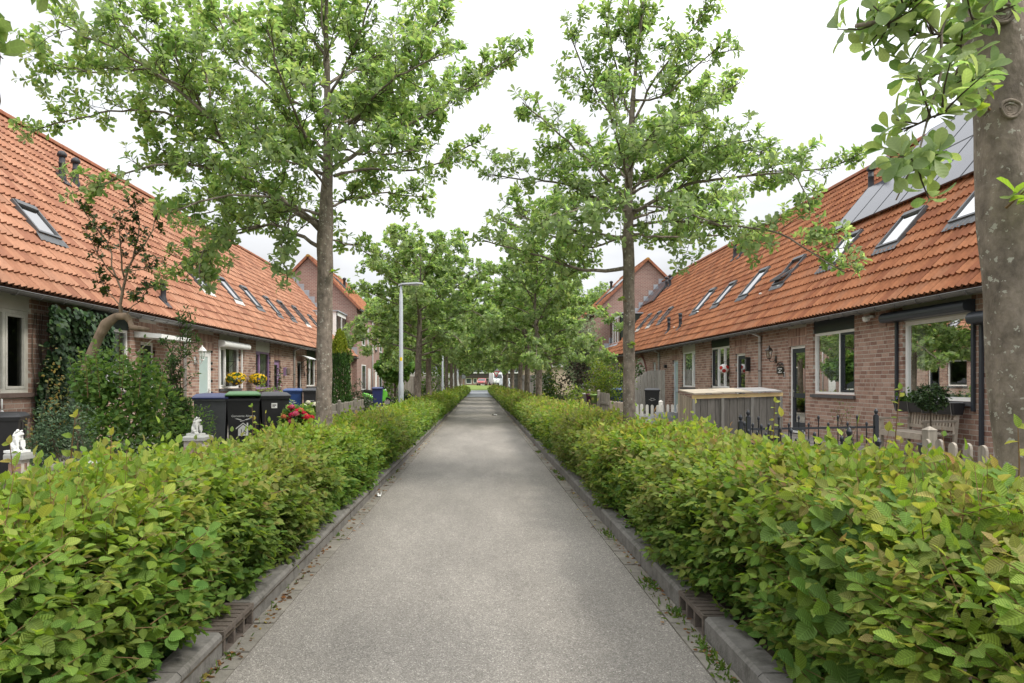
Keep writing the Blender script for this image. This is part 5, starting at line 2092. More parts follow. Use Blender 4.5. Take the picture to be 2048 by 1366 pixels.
RT = [
    ([(1256, 535, 9.6), (1200, 547, 9.6), (1150, 537, 9.5), (1080, 508, 9.4), (1015, 495, 9.3), (965, 480, 9.2)], 0.036),
    ([(1256, 425, 9.6), (1180, 388, 9.7), (1110, 362, 9.8), (1050, 358, 9.9), (975, 352, 10.0)], 0.03),
    ([(1252, 400, 9.6), (1160, 300, 9.4), (1095, 245, 9.2), (1045, 205, 9.1)], 0.028),
    ([(1262, 428, 9.6), (1340, 378, 9.4), (1400, 362, 9.3), (1480, 352, 9.2), (1560, 347, 9.1), (1640, 342, 9.0), (1690, 322, 9.0)], 0.037),
    ([(1264, 452, 9.6), (1330, 438, 9.3), (1430, 450, 9.0), (1530, 458, 8.8), (1600, 480, 8.7), (1650, 525, 8.6), (1690, 545, 8.6)], 0.026),
    ([(1262, 330, 9.6), (1330, 260, 9.9), (1400, 205, 10.1), (1480, 165, 10.2)], 0.026),
    ([(1265, 250, 9.6), (1320, 140, 9.4), (1380, 70, 9.3), (1415, 5, 9.2)], 0.024),
    ([(1262, 250, 9.6), (1232, 130, 9.8), (1212, 30, 9.9)], 0.022),
    ([(1258, 300, 9.6), (1190, 180, 9.9), (1148, 100, 10.0), (1135, 55, 10.0)], 0.024),
    ([(1258, 380, 9.6), (1240, 300, 8.8), (1230, 220, 8.1), (1225, 170, 7.8)], 0.024),
    ([(1258, 400, 9.6), (1290, 340, 10.5), (1330, 300, 11.2), (1370, 280, 11.6)], 0.024),
    ([(1256, 430, 9.6), (1200, 400, 10.4), (1130, 405, 11.1), (1080, 415, 11.4)], 0.024),
    ([(1262, 380, 9.6), (1400, 300, 9.2), (1460, 285, 9.0), (1505, 280, 8.9)], 0.022),
    ([(1262, 470, 9.6), (1350, 475, 10.2), (1430, 470, 10.6), (1500, 480, 10.8)], 0.024),
    ([(1254, 480, 9.6), (1180, 462, 9.1), (1100, 450, 8.8), (1030, 430, 8.6)], 0.024),
    ([(1262, 200, 9.6), (1330, 200, 9.2), (1400, 120, 9.0), (1440, 90, 8.9)], 0.02),
    ([(1254, 470, 9.6), (1180, 500, 10.2), (1090, 470, 10.7), (1000, 440, 10.9)], 0.022),
    ([(1262, 390, 9.6), (1350, 330, 9.9), (1440, 300, 10.2), (1540, 305, 10.3)], 0.022),
    ([(1262, 300, 9.6), (1360, 240, 8.9), (1430, 205, 8.6)], 0.02),
    ([(1262, 440, 9.6), (1320, 420, 10.3), (1400, 400, 10.9), (1470, 400, 11.2)], 0.022),
    ([(1258, 340, 9.6), (1290, 280, 8.8), (1320, 250, 8.2)], 0.02),
    ([(1266, 190, 9.6), (1278, 80, 9.58), (1290, -10, 9.55)], 0.016, dict(reach=0.55)),
    ([(1268, 160, 9.6), (1250, 70, 9.7), (1258, -5, 9.8)], 0.012, dict(reach=0.5)),
    ([(1258, 360, 9.6), (1220, 320, 10.4), (1170, 280, 11.0)], 0.02),
    ([(1500, 350, 9.2), (1560, 330, 8.8), (1610, 360, 8.6), (1620, 420, 8.5)], 0.012, dict(reach=0.4)),
    ([(1265, 420, 9.6), (1310, 410, 8.8), (1380, 430, 8.2), (1440, 450, 7.9)], 0.02),
    ([(1254, 420, 9.6), (1200, 410, 8.8), (1140, 420, 8.2), (1090, 440, 8.0)], 0.02),
]
RT_TRUNK = [Pw(1258, 878, 9.6), Pw(1258, 780, 9.6), Pw(1258, 620, 9.6), Pw(1257, 500, 9.6), Pw(1256, 400, 9.6), Pw(1262, 250, 9.6), Pw(1274, 100, 9.6), Pw(1286, 0, 9.6)]
t, n2 = photo_tree('slender whitebeam tree with open crown beside the white picket fence', 5, RT_TRUNK, [0.09, 0.083, 0.08, 0.08, 0.058, 0.040, 0.018, 0.008], RT, 0.096, 9.6, 300, 0.118, 0.75)

NR = [
    ([(1984, -400, 2.74), (1940, -260, 2.62), (1918, -120, 2.55), (1903, 0, 2.45), (1868, 100, 2.4), (1880, 200, 2.4), (1850, 310, 2.38), (1805, 365, 2.35), (1792, 400, 2.33)], 0.014, dict(reach=0.14, spacing=0.085, start=0.3, sides=7, r1=0.0025)),
    ([(1925, -150, 2.6), (1860, -20, 2.45), (1790, 30, 2.4), (1750, 42, 2.38), (1712, 52, 2.37)], 0.010, dict(reach=0.10, spacing=0.10, sides=6)),
    ([(1985, -60, 2.74), (1930, 60, 2.5), (1905, 150, 2.45), (1925, 210, 2.45)], 0.009, dict(reach=0.11, spacing=0.12, sides=6)),
    ([(1985, -80, 2.8), (1950, 120, 3.0), (1900, 170, 3.1), (1870, 210, 3.15)], 0.010, dict(reach=0.13, spacing=0.13, sides=6)),
    ([(1990, -300, 2.74), (1850, -500, 2.6), (1700, -650, 2.5), (1500, -750, 2.4)], 0.04, {}),
    ([(1990, -350, 2.74), (2150, -500, 2.9), (2350, -600, 3.2), (2600, -650, 3.5)], 0.04, {}),
    ([(1990, -400, 2.74), (1950, -700, 3.4), (1900, -800, 4.2), (1850, -700, 5.0)], 0.04, {}),
    ([(1990, -500, 2.74), (2050, -900, 2.3), (2100, -1200, 1.8)], 0.035, {}),
]
NR_TRUNK = [Pw(2072, 1420, 2.74), Pw(2062, 1000, 2.74), Pw(2028, 600, 2.74), Pw(2005, 200, 2.74), Pw(1990, 0, 2.74), Pw(1985, -300, 2.74), Pw(1980, -700, 2.74), Pw(1980, -1150, 2.74)]
nr_root, n3 = photo_tree('leaning trunk of the nearest whitebeam tree with a leafy branch hanging before the solar panels', 8, NR_TRUNK, [0.125, 0.112, 0.106, 0.104, 0.102, 0.095, 0.06, 0.02], NR, 0.076, 2.74, 300, 0.3, 0.7, knots=9)

NL = [
    ([(-60, -150, 2.8), (-10, -60, 2.5), (60, -45, 2.4), (150, -30, 2.35)], 0.010, dict(reach=0.06, spacing=0.14, sides=6)),
    ([(-90, -50, 2.8), (-70, 40, 2.5), (-45, 95, 2.45)], 0.008, dict(reach=0.05, spacing=0.14, sides=6)),
    ([(-70, -300, 2.8), (-250, -500, 2.9), (-450, -600, 3.2)], 0.04, {}),
    ([(-70, -380, 2.8), (120, -620, 2.7), (300, -800, 2.6)], 0.04, {}),
    ([(-70, -420, 2.8), (-60, -700, 3.5), (-20, -800, 4.2)], 0.04, {}),
    ([(-70, -500, 2.8), (-130, -900, 2.3), (-150, -1200, 1.9)], 0.035, {}),
]
NL_TRUNK = [Pw(-72, 1420, 2.8), Pw(-70, 600, 2.8), Pw(-70, 0, 2.8), Pw(-70, -500, 2.8), Pw(-70, -1100, 2.8)]
photo_tree('whitebeam leaves reaching in from a tree beside the camera, above the aged window', 12, NL_TRUNK, [0.13, 0.11, 0.10, 0.08, 0.02], NL, 0.098, 2.8, 60, 0.3, 0.7)


# scars of old branches on the leaning trunk: rings of bark round a hollow
def knot(root, p, out, r0):
    out = unit(np.array([out], float))[0]
    a = unit(np.cross(out, (0, 0, 1.0))[None])[0]
    b = np.cross(a, out)
    k = np.linspace(0, 2 * PI, 17)
    mb = MB()
    for q, (f, th) in enumerate(((1.0, 0.16), (0.68, 0.13), (0.36, 0.12))):
        mb.tube([np.array(p) + out * (0.1 * r0 - 0.12 * r0 * q) + r0 * f * (math.cos(t_) * a * (1 + .1 * math.sin(3 * t_)) + math.sin(t_) * b * 0.85) for t_ in k], r0 * th, 7, False)
    mb.blob(np.array(p) - out * 0.25 * r0, (r0 * .3, r0 * .3, r0 * .3), 8, 6)
    mb.build('knot', M_BARK, root, True)


knot(nr_root, Pw(2003, 28, 2.645), (-0.15, -1, 0.1), 0.045)
knot(nr_root, Pw(2020, 218, 2.645), (0.05, -1, 0.0), 0.040)
knot(nr_root, Pw(1968, 218, 2.70), (-0.9, -0.5, 0.0), 0.020)
knot(nr_root, Pw(2040, 180, 2.66), (0.7, -0.8, 0.1), 0.022)


def auto_tree(seed, label, h=5.9, crown_r=3.0, z0=2.2, leaf=0.13, nl=23, detail=1.0, spacing=0.15):
    """A street tree grown about its own origin."""
    r = np.random.default_rng(seed)
    root = thing('street_tree', label, 'tree', (0, 0, 0), 'whitebeam street trees')
    tr = Tree(seed, leaf, 5, 3, detail)
    tp = [(0, 0, 0), (r.normal(0, .03), r.normal(0, .03), 1.3), (r.normal(0, .05), r.normal(0, .05), 2.6), (r.normal(0, .1), r.normal(0, .1), 4.0), (r.normal(0, .15), r.normal(0, .15), h)]
    for k in range(nl):
        f = k / (nl - 1)
        z = z0 + f * (h - z0 - 0.3)
        a = k * 2.4 + r.uniform(-.4, .4)
        L = crown_r * (1.02 - 0.55 * f ** 1.4) * r.uniform(0.8, 1.12)
        up = 0.25 + 0.65 * f
        d = np.array([math.cos(a), math.sin(a), 0])
        c = np.array([np.interp(z, [p[2] for p in tp], [p[0] for p in tp]), np.interp(z, [p[2] for p in tp], [p[1] for p in tp]), z])
        drop = -0.25 if f < 0.3 else 0.05
        pts = [c, c + d * L * 0.35 + np.array([0, 0, up * 0.35 * L]), c + d * L * 0.7 + np.array([0, 0, up * 0.6 * L]), c + d * L + np.array([0, 0, (up * 0.7 + drop) * L])]
        tr.limb(pts, 0.04 - 0.02 * f, spacing=spacing, reach=0.85, sides=6, start=0.15)
    tr.spray(np.array(tp[-1]) - np.array([0, 0, .3]), np.array([0, 0, 1.0]), 1.1, 0.015)
    tr.spray(np.array(tp[-1]) - np.array([0, 0, .5]), np.array([0.3, 0, 1.0]), 0.9, 0.012)
    tb = trunk_mesh(tp, [0.125, 0.115, 0.105, 0.05, 0.015], 12, 6, seed)
    tb.build('trunk', M_BARK, root, True)
    for mb in tr.limbs:
        mb.build('branch', M_BARK, root, True)
    tr.twigs.build('twigs', M_WOOD_TWIG, root, False, kind='stuff')
    P, A, N, L, C = tr.arrays()
    mb = MB()
    leaves(mb, BL_KITE, P, A, N, L * 1.1, C, 1.15)
    mb.build('foliage', M_LEAF_TREE, root, True, kind='stuff')
    return root


protos = [auto_tree(31 + i, 'street tree') for i in range(3)]
far = [
    (-2.1, 23.3, 0, 1.0, 'whitebeam tree with rounded crown just behind the nearest street lamp'),
    (-2.13, 29.0, 1, 1.0, 'whitebeam tree with ivy and suckers on its trunk, by the plank fence'),
    (-2.08, 43.4, 2, 1.02, 'whitebeam tree just past the second street lamp'),
    (-2.1, 51.0, 0, 1.05, 'dark trunked whitebeam tree next beyond the second street lamp and its neighbour'),
    (-2.1, 60.0, 1, 1.05, 'small far whitebeam tree short of the third street lamp'),
    (-2.1, 74.0, 2, 1.1, 'whitebeam tree past the third street lamp, by the sign boards'),
    (2.1, 24.3, 1, 0.97, 'whitebeam tree beside the dark purple leaved shrub'),
    (2.1, 30.2, 2, 1.0, 'dark trunked whitebeam tree against the tall grey plank fence'),
    (2.1, 35.4, 0, 0.98, 'whitebeam tree third behind the slender open crowned one'),
    (2.08, 43.0, 1, 1.03, 'whitebeam tree whose trunk crosses the white van'),
    (2.1, 52.5, 2, 1.05, 'whitebeam tree just left of the white parked van'),
    (2.25, 62.0, 0, 1.18, 'far whitebeam tree between the white van and the give way sign'),
    (3.0, 76.0, 1, 1.3, 'last whitebeam tree before the give way sign'),
]
for i, (x, y, k, sc, lab) in enumerate(far):
    o = copy_tree(protos[k], lab)
    o.location = (x, y, 0.08)
    o.rotation_euler = (0, 0, 1.7 * i + 0.4)
    o.scale = (sc, sc, sc)

# larger trees far behind, beyond the gardens and the cross street
bg = [(-7.5, 62, 1, 1.25, 'broad green tree behind the grey plank garden fence'), (-11, 58, 0, 1.5, 'big green tree behind the globe shaped catalpa'), (-6.0, 76, 2, 1.5, 'green tree standing behind the parked caravan'),
      (-10.5, 92, 0, 1.9, 'tall tree beyond the caravan roof'), (-14, 74, 2, 1.7, 'wide tree behind the tall gabled house end'), (6.2, 60, 0, 1.35, 'green tree behind the tall grey plank fence'),
      (9.5, 63, 2, 1.6, 'tall green tree past the gabled house with solar panels'), (6.5, 80, 1, 1.6, 'green tree behind the white vans'), (10.5, 96, 2, 1.9, 'tall far tree behind the beige building'),
      (-17, 128, 1, 2.3, 'far tree at one end of the dark roofed terrace'), (14.5, 128, 0, 2.3, 'far tree beside the white parked van on the cross street'), (-9, 172, 2, 2.6, 'distant tree showing above the dark roof'), (4, 176, 1, 2.8, 'distant tallest tree above the middle of the dark roof'),
      (17, 170, 2, 2.7, 'distant tree at the far end of the dark roof'), (-4.2, 100, 0, 1.5, 'tree by the crossing, near the road sign boards'), (4.6, 99, 2, 1.5, 'tree by the crossing, behind the give way sign'),
      (-8.5, 108, 1, 2.0, 'far tree past the road sign boards'), (8.5, 112, 0, 2.0, 'far tree well behind the white vans'), (-5.8, 64, 0, 1.3, 'tree close behind the end of the plank garden fence'), (5.6, 68, 1, 1.4, 'tree directly behind the middle of the tall plank fence')]
for i, (x, y, k, sc, lab) in enumerate(bg):
    o = copy_tree(protos[k], lab)
    o['group'] = 'trees beyond the gardens'
    o.name = 'garden_tree'
    o.location = (x, y, 0.02 if y < 114 else 0.6)
    o.rotation_euler = (0, 0, 0.9 * i + 1.1)
    o.scale = (sc, sc, sc)

def drop_tree(o):
    for c in list(o.children):
        drop_tree(c)
    bpy.data.objects.remove(o)

for p in protos:
    drop_tree(p)

# ------------------------------------------------------------------ hedges
build_hedge(-1, 'long yellow green hornbeam hedge below the grey street lamps', 21, 0.2)
build_hedge(1, 'long brownish green hornbeam hedge before the picket and iron fences', 22, 1.1)
# ------------------------------------------------------------------ street furniture
M_LAMP = mat('grey_lamp_paint', (0.40, 0.43, 0.46), 0.4, 0.5, 0.06, 5.0)
M_LAMPH = mat('lamp_head_grey', (0.33, 0.34, 0.36), 0.4, 0.5, 0.06, 5.0)
M_YEL = mat('yellow_sticker', (0.75, 0.55, 0.03), 0.5)

def lamp():
    t = thing('street_lamp', 'x', 'street lamp', (0, 0, 0), 'grey street lamps in the hedge')
    mb = MB()
    mb.lathe([(0.072, 0), (0.072, 1.25), (0.058, 1.35), (0.05, 3.75), (0.036, 3.78), (0.036, 3.98)], (0, 0, 0), 16)
    mb.build('pole', M_LAMP, t, True)
    mb = MB()
    mb.box(-0.03, 0.03, -0.076, -0.066, 0.5, 0.95)
    mb.build('hatch', M_LAMP, t)
    h = MB()
    prof = [(-0.07, 0.0, .05), (0.0, 0.035, .06), (0.12, 0.045, .085), (0.45, 0.062, .09), (0.58, 0.05, .07), (0.62, 0.035, .03)]
    V, F = [], []
    for x, z, w in prof:
        V += [(x, -w, 3.97 + z - .012), (x, w, 3.97 + z - .012), (x, w * .8, 3.97 + z + .03), (x, -w * .8, 3.97 + z + .03)]
    for i in range(5):
        for j in range(4):
            F.append((i * 4 + j, i * 4 + 4 + j, i * 4 + 4 + (j + 1) % 4, i * 4 + (j + 1) % 4))
    h.add(V, [np.array(F), np.array([(0, 1, 2, 3)]), np.array([(23, 22, 21, 20)])])
    ho = h.build('lamp_head', M_LAMPH, t)
    l = MB()
    l.box(0.16, 0.5, -0.06, 0.06, 3.985, 3.998)
    l.build('led_panel', mat('led_lens', (0.6, 0.6, 0.58), 0.3, 0.5), ho)
    return t


lp = lamp()
for i, (x, y, lab) in enumerate(((-2.16, 18.8, 'tallest looking grey street lamp with a yellow sticker on its pole'), (-2.18, 40.3, 'grey street lamp second along the hedge, between tree trunks'), (-2.2, 67.0, 'small far grey street lamp by the road sign boards'))):
    o = lp if i == 0 else copy_tree(lp)
    o['label'] = lab
    o.location = (x, y, 0.08)
mb = MB()
a = np.linspace(-2.2, -0.8, 7)
V = [(0.0565 * math.cos(q), 0.0565 * math.sin(q), z) for z in (1.9, 2.0) for q in a]
k = np.arange(6)
mb.add(V, [np.stack([k, k + 1, k + 8, k + 7], 1)])
mb.build('sticker', M_YEL, lp)

# ------------------------------------------------------------------ wheeled bins
M_BIN = {'black': mat('black_bin_plastic', (0.016, 0.016, 0.018), 0.45, 0.45, 0.15, 8, dirt=0.25, dirt_col=(0.05, 0.05, 0.048)),
         'grey': mat('grey_bin_plastic', (0.075, 0.078, 0.085), 0.5, 0.4, 0.15, 8, dirt=0.25, dirt_col=(0.13, 0.13, 0.13)),
         'blue': mat('blue_bin_plastic', (0.012, 0.045, 0.16), 0.4, 0.45, 0.1, 8),
         'green': mat('green_bin_plastic', (0.075, 0.19, 0.065), 0.45, 0.4, 0.1, 8),
         'darkblue': mat('dark_blue_bin_plastic', (0.02, 0.03, 0.11), 0.4, 0.45, 0.1, 8)}
M_RUB = mat('rubber', (0.015, 0.015, 0.015), 0.8, 0.2)
M_PRINT = mat('white_print', (0.72, 0.72, 0.70), 0.6, 0.2, 0.03)

def wheelie(label, x, y, rot, body='black', lid='black', num=None, town=None, lift=0.0, sticker=False, scale=1.0, group='wheeled rubbish bins'):
    """Two-wheeled 240 litre bin, its marked front towards local -Y."""
    t = thing('wheelie_bin', label, 'bin', (x, y, 0.10), group, rotz=rot, scale=scale)
    b = MB()
    z0, z1 = 0.06, 0.97
    def ring(wx, y0, y1, z):
        return [(-wx, y0, z), (wx, y0, z), (wx, y1, z), (-wx, y1, z)]
    V = ring(0.225, -0.26, 0.24, z0) + ring(0.268, -0.335, 0.335, z1) + ring(0.29, -0.36, 0.36, z1) + ring(0.29, -0.36, 0.36, z1 + 0.035) + ring(0.255, -0.32, 0.32, z1 + 0.035) + ring(0.215, -0.25, 0.23, z0 + 0.03)
    F = [(3, 2, 1, 0)]
    for i in range(5):
        for j in range(4):
            F.append((i * 4 + j, i * 4 + (j + 1) % 4, i * 4 + 4 + (j + 1) % 4, i * 4 + 4 + j))
    F.append((20, 21, 22, 23))
    b.add(V, [np.array(F)])
    for q in (-0.12, 0.12):         # stiffening ribs on the side walls
        for sx in (-1, 1):
            b.bar((sx * 0.236, q * .8, 0.16), (sx * 0.268, q, 0.93), 0.03, 0.012, up=(sx, 0, 0))
    b.build('body', M_BIN[body], t)
    l = MB()
    zz = z1 + 0.037
    V = ring(0.30, -0.375, 0.37, zz) + ring(0.30, -0.375, 0.37, zz + 0.022) + ring(0.275, -0.33, 0.35, zz + 0.05) + ring(0.235, -0.25, 0.30, zz + 0.085) + ring(0.12, -0.12, 0.2, zz + 0.095)
    F = [(3, 2, 1, 0)]
    for i in range(4):
        for j in range(4):
            F.append((i * 4 + j, i * 4 + (j + 1) % 4, i * 4 + 4 + (j + 1) % 4, i * 4 + 4 + j))
    F.append((16, 17, 18, 19))
    V = np.array(V)
    if lift:                        # lid not quite shut
        dy = V[:, 1] - 0.36
        V[:, 2] += -dy * math.tan(lift)
    l.add(V, [np.array(F)])
    l.build('lid', M_BIN[lid], t)
    h = MB()
    h.tube([(-0.22, 0.40, 1.0), (0.22, 0.40, 1.0)], 0.017, 8)
    for q in (-0.22, 0.0, 0.22):
        h.box(q - .015, q + .015, 0.34, 0.41, 0.975, 1.012)
    h.build('handle', M_BIN[body], t)
    for sx in (-1, 1):
        w = MB()
        pr = [(0.02, -0.025), (0.06, -0.025), (0.10, -0.02), (0.10, 0.02), (0.06, 0.025), (0.02, 0.025)]
        ang = np.linspace(0, 2 * PI, 16, endpoint=False)
        V = np.concatenate([np.stack([np.full(16, sx * 0.25 + q), 0.27 + r_ * np.cos(ang), 0.10 - 0.10 + 0.10 + r_ * np.sin(ang)], 1) for r_, q in pr])
        i, j = np.meshgrid(np.arange(5), np.arange(16), indexing='ij')
        a_ = (i * 16 + j).ravel(); b_ = (i * 16 + (j + 1) % 16).ravel()
        w.add(V, [np.stack([a_, b_, b_ + 16, a_ + 16], 1)])
        w.build('wheel', M_RUB, t, True)
    def on_front(z):                # the front wall leans: y at height z, just proud of it
        return -0.26 - (0.075) * (z - z0) / (z1 - z0) - 0.004
    lean = math.atan2(0.075, z1 - z0)
    def printed(name, me, z, m, dx=0.0):
        me.materials.clear(); me.materials.append(m)
        o = put(name, me, t, (dx, on_front(z), z))
        o.rotation_euler = (rad(90) - 0 + lean * -1.0, 0, 0)
        o.rotation_euler = (rad(90) + lean, 0, 0)
        return o
    if town:
        printed('lettering', text_mesh(town, 0.052), 0.70, M_PRINT)
        sw = MB()
        for sg in (-1, 1):
            sw.prism([(sg * 0.02, -0.012, 0), (sg * 0.10, 0.012, 0), (sg * 0.14, 0.010, 0), (sg * 0.05, -0.018, 0)][::sg], (0, 0, 0.001))
        sw.prism([(-0.05, -0.045, 0), (0.02, -0.03, 0), (0.03, -0.022, 0), (-0.05, -0.03, 0)], (0, 0, 0.001))
        printed('emblem', sw.mesh('emblem', M_PRINT), 0.645, M_PRINT)
    if num:
        hs = MB()
        hs.prism([(-0.085, -0.11, 0), (0.085, -0.11, 0), (0.085, 0.01, 0), (-0.085, 0.01, 0)], (0, 0, 0.001))
        hs.prism([(-0.085, 0.012, 0), (0.085, 0.012, 0), (0.0, 0.085, 0)], (0, 0, 0.001))
        for sg in (-1, 1):
            hs.prism([(sg * 0.0, 0.125, 0), (sg * 0.0, 0.105, 0), (sg * 0.12, 0.005, 0), (sg * 0.125, 0.025, 0)][::-sg], (0, 0, 0.001))
        hs.prism([(0.06, 0.08, 0), (0.085, 0.06, 0), (0.085, 0.12, 0), (0.06, 0.12, 0)], (0, 0, 0.001))
        printed('house_emblem', hs.mesh('house_emblem', M_PRINT), 0.46, M_PRINT)
        n = text_mesh(num, 0.115, 0.0015)
        o = printed('house_number', n, 0.42, M_BLACK)
        o.location.y -= 0.0015
    if sticker:
        s_ = MB()
        s_.box(-0.055, 0.055, -0.001, 0.001, -0.05, 0.05)
        o = s_.build('sticker', M_PRINT, t)
        o.location = (-0.02, on_front(0.83), 0.83)
        o.rotation_euler = (lean, 0, 0)
        q = MB()
        q.box(-0.04, 0.038, -0.0022, -0.0012, 0.0, 0.022)
        q.box(-0.04, 0.015, -0.0022, -0.0012, -0.03, -0.015)
        q.build('sticker_print', M_BLACK, o)
    return t


wheelie('black wheelie bin with domed lid under the aged window, behind a white lion', -6.60, 9.5, rad(22), scale=0.80)
wheelie('grey wheelie bin with dark blue lid half behind the sapling', -4.78, 12.2, rad(16), 'grey', 'darkblue')
wheelie('black wheelie bin with green lid, numbered 16', -4.27, 12.35, rad(18), 'black', 'green', '16', 'Gemeente Almere', lift=0.07)
wheelie('black wheelie bin whose black lid stands just behind the green lid', -4.60, 13.4, rad(10), lift=0.05)
wheelie('black wheelie bin with white sticker beside the number 16 bin', -4.20, 13.9, rad(24), 'black', 'black', sticker=True)
wheelie('blue wheelie bin numbered 13 standing by the white downpipe', -6.05, 22.2, rad(10), 'blue', 'blue', '13', 'Almere')
wheelie('black wheelie bin numbered 12 beside the blue one', -5.42, 22.2, rad(8), 'black', 'black', '12', 'Almere')
wheelie('blue wheelie bin near the parked green scooter', -5.25, 35.2, rad(5), 'darkblue', 'darkblue', scale=0.95)
wheelie('blue wheelie bin at the brown picket fence, hidden partly by a slender trunk', 5.55, 27.3, rad(-5), 'blue', 'blue', None, 'Almere', scale=0.97)
wheelie('black wheelie bin in front of the grey plank gate', 6.62, 26.2, rad(-12), 'black', 'black', None, 'Almere', scale=0.97)

# ------------------------------------------------------------------ fences
M_OLDWOOD = mat('weathered_grey_wood', None, 0.85, 0.2, 0.25, 5.0, attr=True, stretch=(6, 6, 0.7), bump=0.3, bscale=12, dirt=0.35, dirt_col=(0.10, 0.095, 0.07), dscale=2.0)

def wood_col(base):
    return np.array(base) * random.uniform(0.8, 1.15)


def picket_fence(name, label, p0, p1, h, pitch, w, th, base, rails=(0.3, 0.72), posts=(), rounded=True, group=None, z=0.1, cap=0.06):
    p0, p1 = np.array([*p0, 0.0]), np.array([*p1, 0.0])
    d = p1 - p0
    L = np.linalg.norm(d)
    d /= L
    nrm = np.array([-d[1], d[0], 0])
    t = thing(name, label, 'fence', tuple(p0 + np.array([0, 0, z])), group, world_built=True)
    n = int(L / pitch)
    for i in range(n):
        c = p0 + d * (pitch * (i + 0.5))
        hh = h + random.uniform(-.012, .012)
        tilt = random.uniform(-.012, .012)
        po = [(-w / 2, 0.04), (w / 2, 0.04)]
        if rounded:
            for a in np.linspace(0, PI, 7):
                po.append((w / 2 * math.cos(a), hh - w * 0.5 + w * 0.5 * math.sin(a)))
        else:
            po += [(w / 2, hh), (-w / 2, hh)]
        V = [c + d * (a + tilt * b) + np.array([0, 0, z + b]) - nrm * th / 2 for a, b in po]
        mb = MB()
        mb.prism(V, nrm * th, wood_col(base))
        mb.build('picket', M_OLDWOOD, t)
    for q in rails:
        mb = MB()
        mb.bar(p0 + nrm * (th / 2 + 0.016) + np.array([0, 0, z + q * h]), p1 + nrm * (th / 2 + 0.016) + np.array([0, 0, z + q * h]), 0.028, 0.06, col=wood_col(base))
        mb.build('rail', M_OLDWOOD, t)
    for f in posts:
        c = p0 + d * L * f + nrm * 0.0
        mb = MB()
        a = 0.036
        c2 = c + nrm * 0.075
        mb.box(c2[0] - a, c2[0] + a, c2[1] - a, c2[1] + a, 0.0, z + h + cap, wood_col(base))
        mb.add([(c2[0] - a - .004, c2[1] - a - .004, z + h + cap), (c2[0] + a + .004, c2[1] - a - .004, z + h + cap), (c2[0] + a + .004, c2[1] + a + .004, z + h + cap), (c2[0] - a - .004, c2[1] + a + .004, z + h + cap), (c2[0], c2[1], z + h + cap + .03)],
               [np.array([(0, 1, 4), (1, 2, 4), (2, 3, 4), (3, 0, 4)]), np.array([(3, 2, 1, 0)])], wood_col(base))
        mb.build('post', M_OLDWOOD, t)
    return t


GREYW = (0.33, 0.30, 0.26)
picket_fence('picket_fence', 'pale grey picket fence with rounded tops before the garden bench', (3.50, 5.42), (3.52, 3.4), 0.86, 0.149, 0.075, 0.02, (0.30, 0.265, 0.22), posts=(0.0, 0.95), group='wooden picket fences')
picket_fence('picket_fence', 'white washed round topped picket fence beside the wooden bin store', (3.15, 14.35), (4.35, 14.25), 0.83, 0.105, 0.058, 0.018, (0.58, 0.56, 0.52), posts=(0.55,), group='wooden picket fences')
picket_fence('picket_fence', 'narrow brownish picket fence in front of the blue bin, past the slender trunk', (3.48, 16.4), (3.5, 18.3), 0.80, 0.10, 0.05, 0.018, (0.33, 0.28, 0.22), group='wooden picket fences')
picket_fence('picket_fence', 'rough grey plank fence with a low top, hung with flower pots', (3.5, 18.4), (3.52, 22.6), 0.99, 0.15, 0.135, 0.02, (0.25, 0.225, 0.19), rounded=False, posts=(0.3, 0.7), group='wooden picket fences')
picket_fence('picket_fence', 'low dark grey picket fence in front of the cone shaped cypress', (-3.5, 20.6), (-3.5, 15.0), 0.78, 0.125, 0.06, 0.018, (0.22, 0.20, 0.165), posts=(0.3, 0.7), group='wooden picket fences')
picket_fence('picket_fence', 'low mossy grey palisade before the white lion by the black bin', (-3.52, 6.3), (-3.48, 4.2), 0.62, 0.12, 0.10, 0.03, (0.19, 0.18, 0.13), group='wooden picket fences')

def plank_fence(label, pts, heights, pitch, base, group='tall plank fences', th=0.022, z=0.08):
    t = thing('plank_fence', label, 'fence', (*pts[0], z), group, world_built=True)
    pts = np.array([(*p, 0.0) for p in pts], float)
    seg = np.linalg.norm(np.diff(pts, axis=0), axis=1)
    cum = np.concatenate([[0], np.cumsum(seg)])
    n = int(cum[-1] / pitch)
    for i in range(n):
        q0, q1 = cum[-1] * i / n, cum[-1] * (i + 0.97) / n
        a = np.array([np.interp(q0, cum, pts[:, k]) for k in range(3)])
        b = np.array([np.interp(q1, cum, pts[:, k]) for k in range(3)])
        ha, hb = np.interp(q0, cum, heights), np.interp(q1, cum, heights)
        d = unit((b - a)[None])[0]
        nr = np.array([-d[1], d[0], 0]) * th
        o = nr * (0.9 if i % 2 else -0.1)
        mb = MB()
        mb.prism([a + o + (0, 0, z), b + o + (0, 0, z), b + o + (0, 0, z + hb), a + o + (0, 0, z + ha)], nr, wood_col(base))
        mb.build('plank', M_OLDWOOD, t)
    for a, b, ha, hb in zip(pts[:-1], pts[1:], heights[:-1], heights[1:]):
        for f in (0.22, 0.82):
            mb = MB()
            d = unit((b - a)[None])[0]
            nr = np.array([-d[1], d[0], 0]) * 0.065
            mb.bar(a + nr + (0, 0, z + f * ha), b + nr + (0, 0, z + f * hb), 0.03, 0.07, col=wood_col(base))
            mb.build('rail', M_OLDWOOD, t)
        k = int(np.linalg.norm(b - a) / 1.8)
        for i in range(1, k + 1):
            c = a + (b - a) * i / (k + 1)
            mb = MB()
            mb.box(c[0] - .05, c[0] + .05, c[1] - .05 - .08, c[1] + .05 - .08, 0, z + np.interp(i / (k + 1), [0, 1], [ha, hb]) + 0.06, wood_col((0.40, 0.38, 0.34)))
            mb.build('post', M_OLDWOOD, t)
    return t


